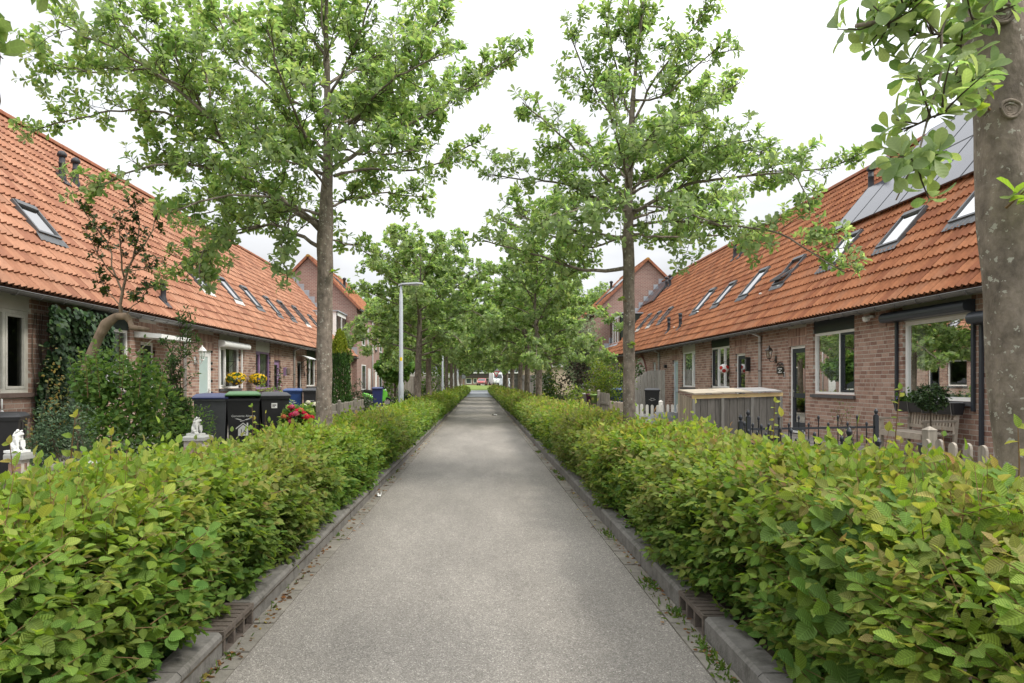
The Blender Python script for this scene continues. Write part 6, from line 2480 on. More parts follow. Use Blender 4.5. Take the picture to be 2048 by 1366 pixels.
plank_fence('grey plank fence with a slanting top beside the black bin and arch', [(5.55, 28.4), (7.05, 28.5), (7.75, 28.5)], [0.85, 1.80, 1.82], 0.145, (0.36, 0.335, 0.295))
plank_fence('grey plank garden fence behind the globe shaped catalpa', [(-8.4, 57.5), (-3.7, 58.0), (-3.7, 66.0)], [1.8, 1.8, 1.8], 0.16, (0.30, 0.265, 0.225))
plank_fence('tall grey plank fence behind the dark tree trunks', [(6.0, 58.0), (3.5, 57.5), (3.4, 44.0)][:2] + [(3.45, 72.0)], [1.9, 1.9, 1.9], 0.16, (0.27, 0.26, 0.24))

def iron_fence(label, p0, p1, h, pitch, gate=False):
    p0, p1 = np.array([*p0, 0.1]), np.array([*p1, 0.1])
    d = p1 - p0
    L = np.linalg.norm(d)
    d /= L
    t = thing('iron_fence', label, 'fence', tuple(p0), 'black iron railings of the front garden', world_built=True)
    for f in (0.18, 0.78):
        mb = MB()
        mb.bar(p0 + (0, 0, h * f), p1 + (0, 0, h * f), 0.014, 0.03)
        mb.build('rail', M_IRONP, t)
    n = int(round(L / pitch))
    for i in range(1, n):
        c = p0 + d * L * i / n
        hh = h * (1.0 if i % 2 else 0.88)
        mb = MB()
        mb.lathe([(0.0075, 0.05), (0.0075, hh - .085), (0.015, hh - .08), (0.009, hh - .07), (0.016, hh - .05), (0.019, hh - .03), (0.011, hh - .008), (0.001, hh)], c, 8)
        mb.build('baluster', M_IRONP, t, True)
    for c in (p0, p1):
        mb = MB()
        mb.box(c[0] - .027, c[0] + .027, c[1] - .027, c[1] + .027, 0.05, h - 0.02 + 0.1)
        mb.lathe([(0.03, 0), (0.03, .02), (0.014, .03), (0.026, .055), (0.028, .075), (0.015, .10), (0.001, .115)], (c[0], c[1], h + 0.075), 10)
        mb.build('post', M_IRONP, t)
    return t


M_IRONP = mat('black_blue_iron', (0.014, 0.017, 0.024), 0.4, 0.5, 0.15, 6)
iron_fence('black iron garden railing with spear tops, running along behind the hedge', (3.5, 9.15), (3.52, 6.5), 0.78, 0.132)
iron_fence('black iron railing with spear tops crossing to the house wall left of the bench', (3.72, 9.45), (5.75, 9.9), 0.83, 0.165)
iron_fence('black iron railing behind the pale picket fence', (3.68, 6.3), (3.72, 4.0), 0.70, 0.14)

# ------------------------------------------------------------------ bench, window box, ball tree
M_TEAK = mat('silvered_teak', None, 0.7, 0.25, 0.15, 5.0, attr=True, stretch=(3, 3, 3), bump=0.15, bscale=30)

def bench(x, y):
    t = thing('garden_bench', 'weathered pale wooden garden bench against the wall under the big window', 'bench', (x, y, 0.1))
    c = (0.34, 0.29, 0.235)
    # local frame: back at x=0, seat towards -x, length along y
    W2 = 0.60
    b = MB()
    for q in (-W2, W2):
        b.bar((0.02, q, 0), (0.10, q, 0.90), 0.055, 0.05, up=(0, 1, 0), col=wood_col(c))
    b.bar((0.105, -W2 - .03, 0.90), (0.105, W2 + .03, 0.90), 0.035, 0.09, col=wood_col(c))
    b.bar((0.062, -W2, 0.52), (0.062, W2, 0.52), 0.03, 0.06, col=wood_col(c))
    b.build('back_frame', M_TEAK, t)
    n = 15
    for i in range(n):
        q = -W2 + 0.06 + (2 * W2 - 0.12) * i / (n - 1)
        s_ = MB()
        s_.bar((0.066, q, 0.545), (0.101, q, 0.865), 0.012, 0.045, up=(0, 1, 0), col=wood_col(c))
        s_.build('back_slat', M_TEAK, t)
    for i in range(6):
        s_ = MB()
        xx = -0.48 + i * 0.088
        s_.box(xx, xx + 0.07, -W2 - .02, W2 + .02, 0.42, 0.442, wood_col(c))
        s_.build('seat_slat', M_TEAK, t)
    for q in (-W2, W2):
        a = MB()
        a.bar((-0.50, q, 0.64), (0.08, q, 0.655), 0.06, 0.035, col=wood_col(c))
        a.build('armrest', M_TEAK, t)
        l = MB()
        l.box(-0.475, -0.42, q - .027, q + .027, 0, 0.625, wood_col(c))
        l.build('leg', M_TEAK, t)
    r = MB()
    r.box(-0.49, -0.465, -W2 + .03, W2 - .03, 0.34, 0.418, wood_col(c))
    r.build('seat_rail', M_TEAK, t)


bench(7.78, 11.85)

t = thing('window_planter', 'long black hanging planter with leafy plants and purple flowers on the big window sill', 'planter', (7.86, 12.0, 0.86))
mb = MB()
V = []
for (a, z) in ((0.07, 0.0), (0.10, 0.19), (0.085, 0.19), (0.06, 0.02)):
    k = 0.80 if z < .1 else 0.82
    V += [(-a, -k, z), (a, -k, z), (a, k, z), (-a, k, z)]
F = [(3, 2, 1, 0)] + [(i * 4 + j, i * 4 + (j + 1) % 4, i * 4 + 4 + (j + 1) % 4, i * 4 + 4 + j) for i in range(3) for j in range(4)] + [(12, 13, 14, 15)]
mb.add(V, [np.array(F)])
mb.build('trough', M_BLACK, t)
mb = MB()
for q in (-0.75, -0.38, 0.0, 0.38, 0.75):
    mb.tube([(0.11, q, 0.2), (-0.108, q, 0.2), (-0.082, q, -0.01), (0.08, q, -0.012)], 0.006, 5)
mb.build('rack', MATS['steel'], t)
r = np.random.default_rng(4)
n = 900
P = np.stack([r.normal(0, 0.06, n), r.uniform(-0.1, 0.82, n), 0.18 + np.abs(r.normal(0, 0.07, n))], 1)
mb = MB()
A = unit(r.normal(0, 1, (n, 3)) + np.array([-0.3, 0, 0.4]))
leaves(mb, BL_OVATE, P, A, unit(r.normal(0, .6, (n, 3)) + np.array([0, 0, 1.0])), r.uniform(0.03, 0.06, n), mixcol(n, [(0.045, 0.10, 0.025), (0.07, 0.14, 0.03)], [1, 1], r))
mb.build('foliage', M_LEAF_HEDGE, t, True, kind='stuff')
for (dy, dz) in ((0.62, 0.30), (0.70, 0.25), (0.55, 0.34)):
    f = MB()
    for k in range(5):
        a = k * 1.2566
        leaves(f, BL_ROUND, np.array([[-0.09, dy, dz]]), np.array([[-0.4, math.cos(a), math.sin(a)]]), np.array([[-1.0, 0, 0]]), 0.035, np.array([[0.16, 0.07, 0.45]]))
    f.build('flower', M_PETAL, t, True)


def ball_tree(name, label, cat, x, y, zc, rx, rz, n, leaf, cols, trunk_r=0.014, mat_=None, bl=BL_OVATE, group=None, z=0.1):
    t = thing(name, label, cat, (x, y, z), group)
    mb = MB()
    mb.tube([(0, 0, 0), (0.01, 0.0, zc * 0.5), (0, 0.01, zc)], [trunk_r * 1.2, trunk_r, trunk_r * .8], 8)
    mb.build('trunk', M_WOOD_TWIG, t, True)
    r = np.random.default_rng(int(n + zc * 100))
    d = unit(r.normal(0, 1, (n, 3)))
    lump = 1 + 0.12 * np.sin(d[:, 0] * 7 + 1) * np.cos(d[:, 2] * 6) + 0.1 * np.sin(d[:, 1] * 9)
    P = np.array([0, 0, zc]) + d * np.array([rx, rx, rz]) * (r.uniform(0.45, 1.0, (n, 1)) ** 0.4) * lump[:, None]
    mb = MB()
    leaves(mb, bl, P, unit(d * np.array([1, 1, .4]) + r.normal(0, .5, (n, 3))), d * 0.6 + np.array([0, 0, .6]) + r.normal(0, .3, (n, 3)), leaf * r.uniform(.7, 1.25, n), mixcol(n, cols, np.ones(len(cols)), r))
    mb.build('crown', mat_ or M_LEAF_DARK, t, True, kind='stuff')
    return t


o = ball_tree('ball_tree', 'small dark green ball shaped standard tree in front of the window planter', 'potted tree', 7.10, 10.75, 1.06, 0.23, 0.20, 1400, 0.045, [(0.028, 0.055, 0.016), (0.045, 0.08, 0.02), (0.02, 0.042, 0.014)])
mb = MB()
mb.lathe([(0.13, 0), (0.17, 0.30), (0.185, 0.30), (0.185, 0.33), (0.16, 0.33), (0.15, 0.28), (0.0, 0.28)], (0, 0, 0), 16)
mb.build('pot', mat('grey_pot', (0.12, 0.12, 0.12), 0.7), o, True)
ball_tree('globe_tree', 'globe shaped catalpa with large fresh green leaves before the plank fence', 'tree', -4.9, 39.5, 2.15, 1.0, 0.78, 1500, 0.24, [(0.095, 0.19, 0.035), (0.07, 0.15, 0.03), (0.12, 0.22, 0.05)], 0.05, M_LEAF_HEDGE, BL_ROUND)

# ------------------------------------------------------------------ wooden bin store
M_FRESH = mat('pale_fresh_wood', None, 0.7, 0.25, 0.15, 5.0, attr=True, stretch=(1, 4, 4))
t = thing('bin_store', 'weathered grey wooden bin store with three pale hinged lids', 'bin store', (4.09, 13.1, 0.1), rotz=rad(1.5))
LB, DB, HB = 1.72, 0.85, 1.04
def tl(p):                       # the whole box leans a little along its length
    return p[0], p[1], p[2] + 0.03 * p[0]
def store_board(a, b, c, d, e, f, col, name='board', m=M_OLDWOOD):
    q = MB()
    q.box(a, b, c, d, e, f, wood_col(col))
    q.v[0][:, 2] += 0.03 * q.v[0][:, 0]
    return q.build(name, m, t)
n = 12
for i in range(n):
    a = LB * i / n
    store_board(a + .004, a + LB / n - .004, -0.012, 0.012, 0.02, HB - 0.07, (0.125, 0.115, 0.105))
for i in range(6):
    a = DB * i / 6
    q = MB()
    q.box(-0.014, 0.012, a + .014, a + DB / 6 - .002, 0.02, HB - 0.05 + 0.085 * (a / DB), wood_col((0.30, 0.25, 0.19)))
    q.build('board', M_OLDWOOD, t)
    q = MB()
    q.box(LB - 0.012, LB + 0.014, a + .014, a + DB / 6 - .002, 0.06, HB + 0.03, wood_col((0.24, 0.22, 0.2)))
    q.build('board', M_OLDWOOD, t)
for a in (0.015, LB / 3, 2 * LB / 3, LB - 0.015):
    store_board(a - .028, a + .028, -0.032, -0.013, 0.0, HB - 0.065, (0.20, 0.19, 0.175), 'post')
store_board(-0.02, LB + .02, -0.034, -0.012, HB - 0.062, HB + 0.005, (0.55, 0.40, 0.20), 'top_rail', M_FRESH)
for k in range(3):
    a, b = LB * k / 3 + .008, LB * (k + 1) / 3 - .008
    col = (0.34, 0.295, 0.225) if k < 2 else (0.24, 0.23, 0.22)
    for j in range(5):
        q = MB()
        y0, y1 = -0.06 + (DB + .1) * j / 5, -0.06 + (DB + .1) * (j + 1) / 5 - .004
        v = [(a, y0, HB + .02 + 0.06 * j / 5), (b, y0, HB + .02 + 0.06 * j / 5), (b, y1, HB + .02 + 0.06 * (j + .98) / 5), (a, y1, HB + .02 + 0.06 * (j + .98) / 5)]
        v = [(x_, y_, z_ + 0.03 * x_) for x_, y_, z_ in v]
        q.prism(v, (0, 0, 0.024), wood_col(col))
        q.build('lid_board', M_FRESH, t)
    q = MB()
    c = (a + b) / 2
    q.tube([(c - .06, -0.066, HB + .03 + .03 * c), (c - .05, -0.085, HB + .028 + .03 * c), (c + .05, -0.085, HB + .028 + .03 * c), (c + .06, -0.066, HB + .03 + .03 * c)], 0.006, 5)
    q.build('lid_handle', M_IRONP, t)

# grey slabs leaning on the white picket fence
M_SLAB = mat('grey_slab', (0.24, 0.245, 0.255), 0.8, 0.2, 0.2, 5.0, dirt=0.4, dirt_col=(0.13, 0.13, 0.12))
for i, (x, w, h, lab) in enumerate(((3.42, 0.40, 0.60, 'small grey slab leaning on the white picket fence at the slender trunk'), (3.83, 0.40, 0.68, 'light grey slab leaning on the middle of the white picket fence'), (4.06, 0.11, 0.66, 'narrow brownish grey slab between two leaning slabs'), (4.22, 0.24, 0.69, 'dark grey slab leaning beside the wooden bin store'))):
    q = MB()
    q.box(x - w / 2, x + w / 2, 13.98, 14.02, 0.1, 0.1 + h)
    q.v[0][4:, 1] += 0.14
    o = q.build('slab', M_SLAB)
    tag(o, lab, 'slab', 'grey slabs leaning on the picket fence')

# flower pots hung on the low plank fence
for (y, c, lab) in ((22.1, (0.62, 0.60, 0.57), 'white flower pot hanging on the low grey plank fence'), (21.1, (0.16, 0.035, 0.12), 'purple flower pot hanging on the low plank fence'), (20.25, (0.26, 0.42, 0.12), 'light green flower pot hanging on the low plank fence')):
    t = thing('flower_pot', lab, 'flower pot', (3.40, y, 0.78), 'pots hanging on the fence')
    q = MB()
    q.lathe([(0.075, 0), (0.11, 0.22), (0.122, 0.22), (0.122, 0.26), (0.105, 0.26), (0.10, 0.23), (0.0, 0.22)], (0, 0, 0), 14)
    m = mat('pot_' + lab.split()[0], c, 0.5, 0.4, 0.05)
    q.build('pot', m, t, True)
    q = MB()
    q.bar((0.11, 0, 0.24), (0.16, 0, 0.31), 0.04, 0.006, up=(0, 1, 0))
    q.build('hook', MATS['steel'], t)
    q = MB()
    n = 60
    r = np.random.default_rng(int(y * 10))
    leaves(q, BL_LANCE, np.stack([r.normal(0, .04, n), r.normal(0, .04, n), np.full(n, 0.24)], 1), unit(r.normal(0, .5, (n, 3)) + np.array([0, 0, .9])), r.normal(0, 1, (n, 3)), r.uniform(.05, .13, n), mixcol(n, [(0.10, 0.17, 0.03), (0.25, 0.22, 0.10)], [2, 1], r))
    q.build('foliage', M_LEAF_HEDGE, t, True, kind='stuff')

# ------------------------------------------------------------------ lions on gate piers
M_PLASTER = mat('white_cast_stone', (0.72, 0.72, 0.70), 0.8, 0.2, 0.06, 10, dirt=0.3, dirt_col=(0.45, 0.45, 0.41), dscale=12)
M_LION = mat('weathered_white_stone', (0.52, 0.52, 0.49), 0.85, 0.2, 0.1, 10, dirt=0.4, dirt_col=(0.3, 0.3, 0.27), dscale=14)
M_GREYST = mat('grey_cast_stone', (0.33, 0.33, 0.31), 0.85, 0.2, 0.1, 10, dirt=0.5, dirt_col=(0.28, 0.28, 0.25), dscale=9)

def skin_mesh(name, verts, edges, radii, m, sub=2, root=0):
    me = bpy.data.meshes.new(name)
    me.from_pydata(verts, edges, [])
    o = bpy.data.objects.new(name, me)
    COL.objects.link(o)
    sk = o.modifiers.new('skin', 'SKIN')
    for i, v in enumerate(me.skin_vertices[0].data):
        q = radii[i]
        v.radius = q if isinstance(q, tuple) else (q, q)
        v.use_root = (i == root)
    ss = o.modifiers.new('sub', 'SUBSURF')
    ss.levels = ss.render_levels = sub
    dg = bpy.context.evaluated_depsgraph_get()
    out = bpy.data.meshes.new_from_object(o.evaluated_get(dg))
    bpy.data.objects.remove(o)
    out.materials.clear()
    out.materials.append(m)
    for p in out.polygons:
        p.use_smooth = True
    return out


def lion(label, x, y, z, rot, m, sc=1.0):
    """Small seated lion holding a shield; faces local +X."""
    t = thing('lion_statue', label, 'statue', (x, y, z), 'white lion statues', rotz=rot, scale=sc)
    V = [(-0.03, 0, 0.055), (0.0, 0, 0.11), (0.03, 0, 0.165), (0.05, 0, 0.205), (0.09, 0, 0.20),          # rump, back, chest, head, muzzle
         (0.045, 0.035, 0.13), (0.055, 0.037, 0.07), (0.06, 0.037, 0.012), (0.085, 0.037, 0.010),          # front leg
         (0.045, -0.035, 0.13), (0.055, -0.037, 0.07), (0.06, -0.037, 0.012), (0.085, -0.037, 0.010),
         (0.0, 0.05, 0.045), (0.045, 0.058, 0.05), (0.03, 0.06, 0.012), (0.07, 0.06, 0.010),               # haunch, hind paw
         (0.0, -0.05, 0.045), (0.045, -0.058, 0.05), (0.03, -0.06, 0.012), (0.07, -0.06, 0.010),
         (-0.075, 0.02, 0.02), (-0.06, 0.065, 0.015), (0.0, 0.085, 0.014)]                                  # tail
    E = [(0, 1), (1, 2), (2, 3), (3, 4), (2, 5), (5, 6), (6, 7), (7, 8), (2, 9), (9, 10), (10, 11), (11, 12), (0, 13), (13, 14), (14, 15), (15, 16), (0, 17), (17, 18), (18, 19), (19, 20), (0, 21), (21, 22), (22, 23)]
    R = [0.058, 0.052, 0.056, 0.042, 0.024, 0.024, 0.017, 0.016, 0.015, 0.024, 0.017, 0.016, 0.015, 0.032, 0.028, 0.018, 0.014, 0.032, 0.028, 0.018, 0.014, 0.012, 0.011, 0.012]
    put('body', skin_mesh('body', V, E, R, m, 2), t)
    mn = MB()                       # shaggy mane round the face and neck
    rr = random.Random(3)
    for i in range(34):
        a = rr.uniform(0, 2 * PI); b = rr.uniform(-0.4, 1.0)
        c = np.array([0.028 - 0.022 * b, 0.052 * math.cos(a) * (1 - .1 * b), 0.188 + 0.055 * math.sin(a) - 0.02 * b])
        mn.blob(c, (0.015, 0.015, 0.017), 6, 4, 0.3)
    mn.build('mane', m, t, True)
    fc = MB()
    fc.blob((0.088, 0, 0.203), (0.022, 0.02, 0.016), 8, 6)
    fc.blob((0.105, 0, 0.209), (0.008, 0.010, 0.007), 6, 4)
    for sg in (-1, 1):
        fc.blob((0.078, sg * 0.019, 0.219), (0.007, 0.006, 0.006), 6, 4)
        fc.blob((0.045, sg * 0.037, 0.241), (0.010, 0.013, 0.013), 6, 4)
    fc.build('face', m, t, True)
    sh = MB()
    sh.prism([(0.088, 0.03, 0.13), (0.088, -0.03, 0.13), (0.094, -0.032, 0.06), (0.098, 0, 0.012), (0.094, 0.032, 0.06)], (0.012, 0, 0.002))
    sh.build('shield', m, t)
    pl = MB()
    pl.box(-0.10, 0.125, -0.085, 0.085, -0.022, 0.006)
    pl.build('plinth', m, t)


def pier(label, x, y, h, w, cap_m):
    t = thing('gate_pier', label, 'pier', (x, y, 0.1), 'low brick gate piers')
    body = MB()
    body.box(-w / 2 + .006, w / 2 - .006, -w / 2 + .006, w / 2 - .006, -0.1, h - 0.06)
    b = body.build('core', M_MORTAR, t)
    z, k = 0.0, 0
    while z + 0.073 < h - 0.06:
        for sd in range(4):
            for i in range(2):
                L = w / 2 - 0.012
                a = -w / 2 + 0.003 + i * (w / 2)
                q = MB()
                c = BRICK_COLS[random.randrange(6)]
                if sd == 0: q.box(a, a + L, -w / 2 - .004, -w / 2 + .05, z, z + .073, c)
                if sd == 1: q.box(a, a + L, w / 2 - .05, w / 2 + .004, z, z + .073, c)
                if sd == 2: q.box(-w / 2 - .003, -w / 2 + .049, -w / 2 + .052 if i == 0 else 0.006, -0.006 if i == 0 else w / 2 - .052, z, z + .073, c)
                if sd == 3: q.box(w / 2 - .049, w / 2 + .003, -w / 2 + .052 if i == 0 else 0.006, -0.006 if i == 0 else w / 2 - .052, z, z + .073, c)
                q.build('brick', M_BRICK, b)
        z += 0.085
        k += 1
    cp = MB()
    e = max(w / 2 + 0.03, 0.095)
    cp.box(-e, e, -e, e, h - 0.06, h - 0.02)
    cp.add([(-e, -e, h - .02), (e, -e, h - .02), (e, e, h - .02), (-e, e, h - .02), (-.09, -.09, h), (.09, -.09, h), (.09, .09, h), (-.09, .09, h)],
           [np.array([(0, 1, 5, 4), (1, 2, 6, 5), (2, 3, 7, 6), (3, 0, 4, 7), (4, 5, 6, 7)])])
    cp.build('capstone', cap_m, t)


pier('brick gate pier with grey capstone carrying a lion statue by the number 16 bin', -3.52, 8.5, 0.64, 0.24, M_GREYST)
lion('weathered white seated lion statue with shield on the gate pier before the sapling', -3.54, 8.5, 0.757, rad(-10), M_LION, 0.80)
pier('brick gate pier with bare pale capstone below the dark green shrub', -3.46, 6.0, 0.60, 0.26, M_GREYST)
pier('mossy low pier under the bright white lion beside the black bin', -4.55, 6.75, 0.60, 0.13, M_GREYST)
lion('bright white seated lion statue with shield in front of the black bin', -4.58, 6.75, 0.722, rad(-12), M_PLASTER, 0.80)

# ------------------------------------------------------------------ on the walls
def lantern(label, s, u, z, m, sc=1.0, glass=None, arm=0.17, hang=False):
    W = WALL[s]
    t = thing('wall_lantern', label, 'wall lamp', (s * (W - 0.012), u, z), 'lanterns on the house fronts')
    t.scale = (sc, sc, sc)
    ax = -s * arm
    q = MB()
    q.lathe([(0.055, -0.09), (0.055, 0.09)], (0, 0, 0), 4)
    q.v[-1] = q.v[-1] * np.array([0.25, 1, 1])
    q.tube([(0, 0, 0.0), (ax * 0.4, 0, -0.07), (ax * 0.85, 0, -0.06), (ax, 0, 0.0)], 0.010, 6)
    q.build('bracket', m, t, True)
    b = MB()
    b.lathe([(0.02, 0.0), (0.05, 0.012), (0.05, 0.03)], (ax, 0, 0), 6)
    for k in range(6):
        a = k * PI / 3
        b.tube([(ax + .05 * math.cos(a), .05 * math.sin(a), 0.03), (ax + .085 * math.cos(a), .085 * math.sin(a), 0.22)], 0.006, 4)
    b.lathe([(0.10, 0.22), (0.105, 0.228), (0.05, 0.30), (0.03, 0.31), (0.02, 0.33), (0.012, 0.35), (0.001, 0.37)], (ax, 0, 0), 6)
    b.build('lantern_frame', m, t)
    g = MB()
    g.lathe([(0.044, 0.032), (0.078, 0.218)], (ax, 0, 0), 6)
    g.build('lantern_glass', glass or M_GLASS, t)


M_BRONZE = mat('dark_bronze', (0.06, 0.05, 0.042), 0.45, 0.5, 0.2, 8, metal=0.4)
lantern('old dark bronze lantern on the wall beside the dark front door', 1, 18.55, 2.02, M_BRONZE, 1.05)
lantern('white lantern on the wall by the white front door', -1, 18.45, 1.98, M_WHITE, 1.15)
lantern('small dark lantern on the wall between two far windows', -1, 30.0, 1.75, M_BRONZE, 0.9)

def wall_box(name, label, cat, s, u, z, du, dz, o, m, extra=None):
    t = thing(name, label, cat, (s * (WALL[s] - .012), u, z), world_built=True)
    q = MB()
    fb(q, s, u - du / 2, u + du / 2, 0.012, o, z, z + dz)
    q.build('housing', m, t)
    q = MB()
    fb(q, s, u - du * .38, u + du * .38, o, o + .004, z + dz * .12, z + dz * .88)
    q.build('face_plate', extra or M_STONE, t)
    return t


wall_box('wall_light', 'long black up and down light on the wall beside the white framed door', 'wall lamp', 1, 20.35, 1.72, 0.12, 0.42, 0.13, M_BLACK)
wall_box('wall_light', 'small black cube light on the wall near the pale blue door', 'wall lamp', 1, 29.35, 2.0, 0.13, 0.14, 0.12, M_BLACK)
wall_box('wall_light', 'black box light on the wall behind the sapling', 'wall lamp', -1, 17.0, 1.75, 0.12, 0.24, 0.11, M_BLACK)
wall_box('doorbell', 'grey doorbell with black button beside the dark front door', 'doorbell', 1, 18.0, 1.52, 0.05, 0.14, 0.035, M_PVC, M_BLACK)
wall_box('mailbox', 'small lilac letter box beside the lilac front door', 'letter box', -1, 26.85, 1.65, 0.17, 0.32, 0.10, M_PURPLE)

# black house sign by the lantern: plaque with a scroll top and two lines of text
t = thing('house_sign', 'black house name sign with scroll top under the bronze lantern', 'sign', (8.03, 18.22, 1.66), world_built=True)
q = MB()
fb(q, 1, 18.03, 18.42, 0.03, 0.045, 1.62, 1.80)
q.build('plaque', M_BLACK, t)
q = MB()
pts = [(8.06 - .04, 18.22 + 0.19 * math.cos(a), 1.82 + 0.10 * math.sin(a)) for a in np.linspace(0, PI, 9)]
q.tube(pts, 0.012, 5)
for sg in (-1, 1):
    q.tube([(8.02, 18.22 + sg * (0.06 + 0.05 * math.cos(a)), 1.85 + 0.035 * math.sin(a)) for a in np.linspace(0, 1.7 * PI, 9)], 0.009, 5)
q.build('scroll', M_BLACK, t)
# its painted words are too small to read in the photograph: short strokes of white paint
for (z, L) in ((1.75, (0.07, 0.05, 0.09)), (1.705, (0.03, 0.04)), (1.66, (0.05, 0.11, 0.04))):
    q = MB()
    u = 18.22 + sum(L) / 2 + 0.01 * (len(L) - 1) / 2
    for w in L:
        fb(q, 1, u - w, u, 0.045, 0.047, z - 0.011, z + 0.011)
        u -= w + 0.012
    q.build('lettering', M_PRINT, t)
# small plaque and door wreath on the lilac house
t = thing('house_sign', 'small brown plaque on the wall beside the white downpipe', 'sign', (-7.69, 27.4, 1.75), world_built=True)
q = MB()
fb(q, -1, 27.25, 27.65, 0.012, 0.035, 1.72, 1.95)
q.build('plaque', mat('brown_plaque', (0.16, 0.115, 0.09), 0.7, 0.3, 0.2, 20), t)
t = thing('door_wreath', 'pink and white flower garland hanging on the lilac front door', 'garland', (-7.62, 25.95, 1.4))
r = np.random.default_rng(9)
n = 130
P = np.stack([r.normal(0.02, .02, n), r.normal(0, .06, n), r.uniform(-0.35, 0.55, n)], 1)
q = MB()
leaves(q, BL_OVATE, P, r.normal(0, 1, (n, 3)), r.normal(0, .5, (n, 3)) + np.array([1.0, 0, 0]), r.uniform(.05, .1, n), mixcol(n, [(0.06, 0.12, 0.03), (0.5, 0.5, 0.46), (0.5, 0.12, 0.2)], [3, 1.2, 1.2], r))
q.build('foliage', M_PETAL, t, True, kind='stuff')
q = MB()
q.tube([(0.02, 0.02, 0.78), (0.03, -0.03, 0.5), (0.02, 0.03, 0.0), (0.03, 0, -0.38)], 0.012, 5)
q.build('cord', M_SHOOT, t)

# red and white ball hanging beside a window
t = thing('hanging_ball', 'red and white ball hung on the wall beside the green paneled window', 'ball', (7.86, 21.95, 1.83))
q = MB()
q.blob((0, 0, 0), (0.15, 0.15, 0.15), 16, 12)
q.build('ball', mat('white_ball', (0.75, 0.74, 0.72), 0.5), t, True)
for (a, b) in ((-1.0, 0.35), (0.3, -0.5), (-2.6, 0.2), (-1.9, -0.5)):
    c = np.array([math.cos(a) * math.cos(b), math.sin(a) * math.cos(b), math.sin(b)])
    q = MB()
    u_ = unit(np.cross(c, (0, 0, 1.0))[None])[0]; v_ = np.cross(c, u_)
    pts = [c * 0.137 + 0.062 * (math.cos(k) * u_ + math.sin(k) * v_) for k in np.linspace(0, 2 * PI, 10, endpoint=False)]
    q.prism(pts, c * 0.012)
    q.build('red_patch', mat('red_patch', (0.42, 0.03, 0.025), 0.5), t)
q = MB()
q.tube([(0.18, 0, 0.22), (0.0, 0, 0.22), (0, 0, 0.14)], 0.006, 5)
q.build('bracket', M_IRONP, t)

# flower baskets in front of the white window
def flower_basket(label, u, z):
    x = -(WALL[-1] - 0.30)
    t = thing('flower_basket', label, 'flower basket', (x, u, z), 'yellow hanging flower baskets')
    q = MB()
    q.lathe([(0.02, -0.17), (0.10, -0.14), (0.16, -0.05), (0.175, 0.0), (0.155, 0.0), (0.0, -0.02)], (0, 0, 0), 14)
    q.build('basket', M_BRONZE, t, True)
    q = MB()
    for k in range(3):
        a = k * 2.094
        q.tube([(0.165 * math.cos(a), 0.165 * math.sin(a), 0), (0, 0, 0.5)], 0.003, 3)
    q.tube([(0, 0, 0.5), (0, 0, 0.56), (-0.29, 0, 0.56)], 0.008, 5)
    q.tube([(-0.285, 0, 0.34), (-0.15, 0, 0.42), (-0.05, 0, 0.555)], 0.006, 5)
    q.build('hanger', M_IRONP, t)
    r = np.random.default_rng(int(u * 10))
    n = 320
    d = unit(r.normal(0, 1, (n, 3)) + np.array([0, 0, 0.5]))
    P = d * np.array([0.26, 0.30, 0.15]) * r.uniform(.6, 1, (n, 1)) + np.array([0, 0, 0.05])
    q = MB()
    leaves(q, BL_OVATE, P, unit(d + r.normal(0, .4, (n, 3))), d + r.normal(0, .3, (n, 3)), r.uniform(.04, .07, n), mixcol(n, [(0.07, 0.13, 0.03), (0.09, 0.16, 0.03)], [1, 1], r))
    q.build('foliage', M_LEAF_HEDGE, t, True, kind='stuff')
    q = MB()
    for i in range(85):
        d = unit((r.normal(0, 1, (1, 3)) + np.array([0.2, -0.2, 0.45])))[0]
        c = d * np.array([0.30, 0.34, 0.18]) + np.array([0, 0, 0.05])
        s_ = unit(np.cross(d, (0.3, 0.1, 1.0))[None])[0]; u_ = np.cross(s_, d)
        k = np.arange(6) * PI / 3
        ax = np.cos(k)[:, None] * s_ + np.sin(k)[:, None] * u_ + d * 0.25
        leaves(q, BL_KITE, np.repeat(c[None], 6, 0), ax, np.repeat(d[None], 6, 0), 0.042, np.repeat(np.array([[0.72, 0.50, 0.02]]) * r.uniform(.8, 1.1), 6, 0), 1.2)
    q.build('blossoms', M_PETAL, t, True, kind='stuff')


flower_basket('yellow flower basket hanging in front of the white roller shuttered window', 20.75, 1.46)
flower_basket('yellow flower basket hanging on the wall between white and lilac windows', 22.75, 1.45)

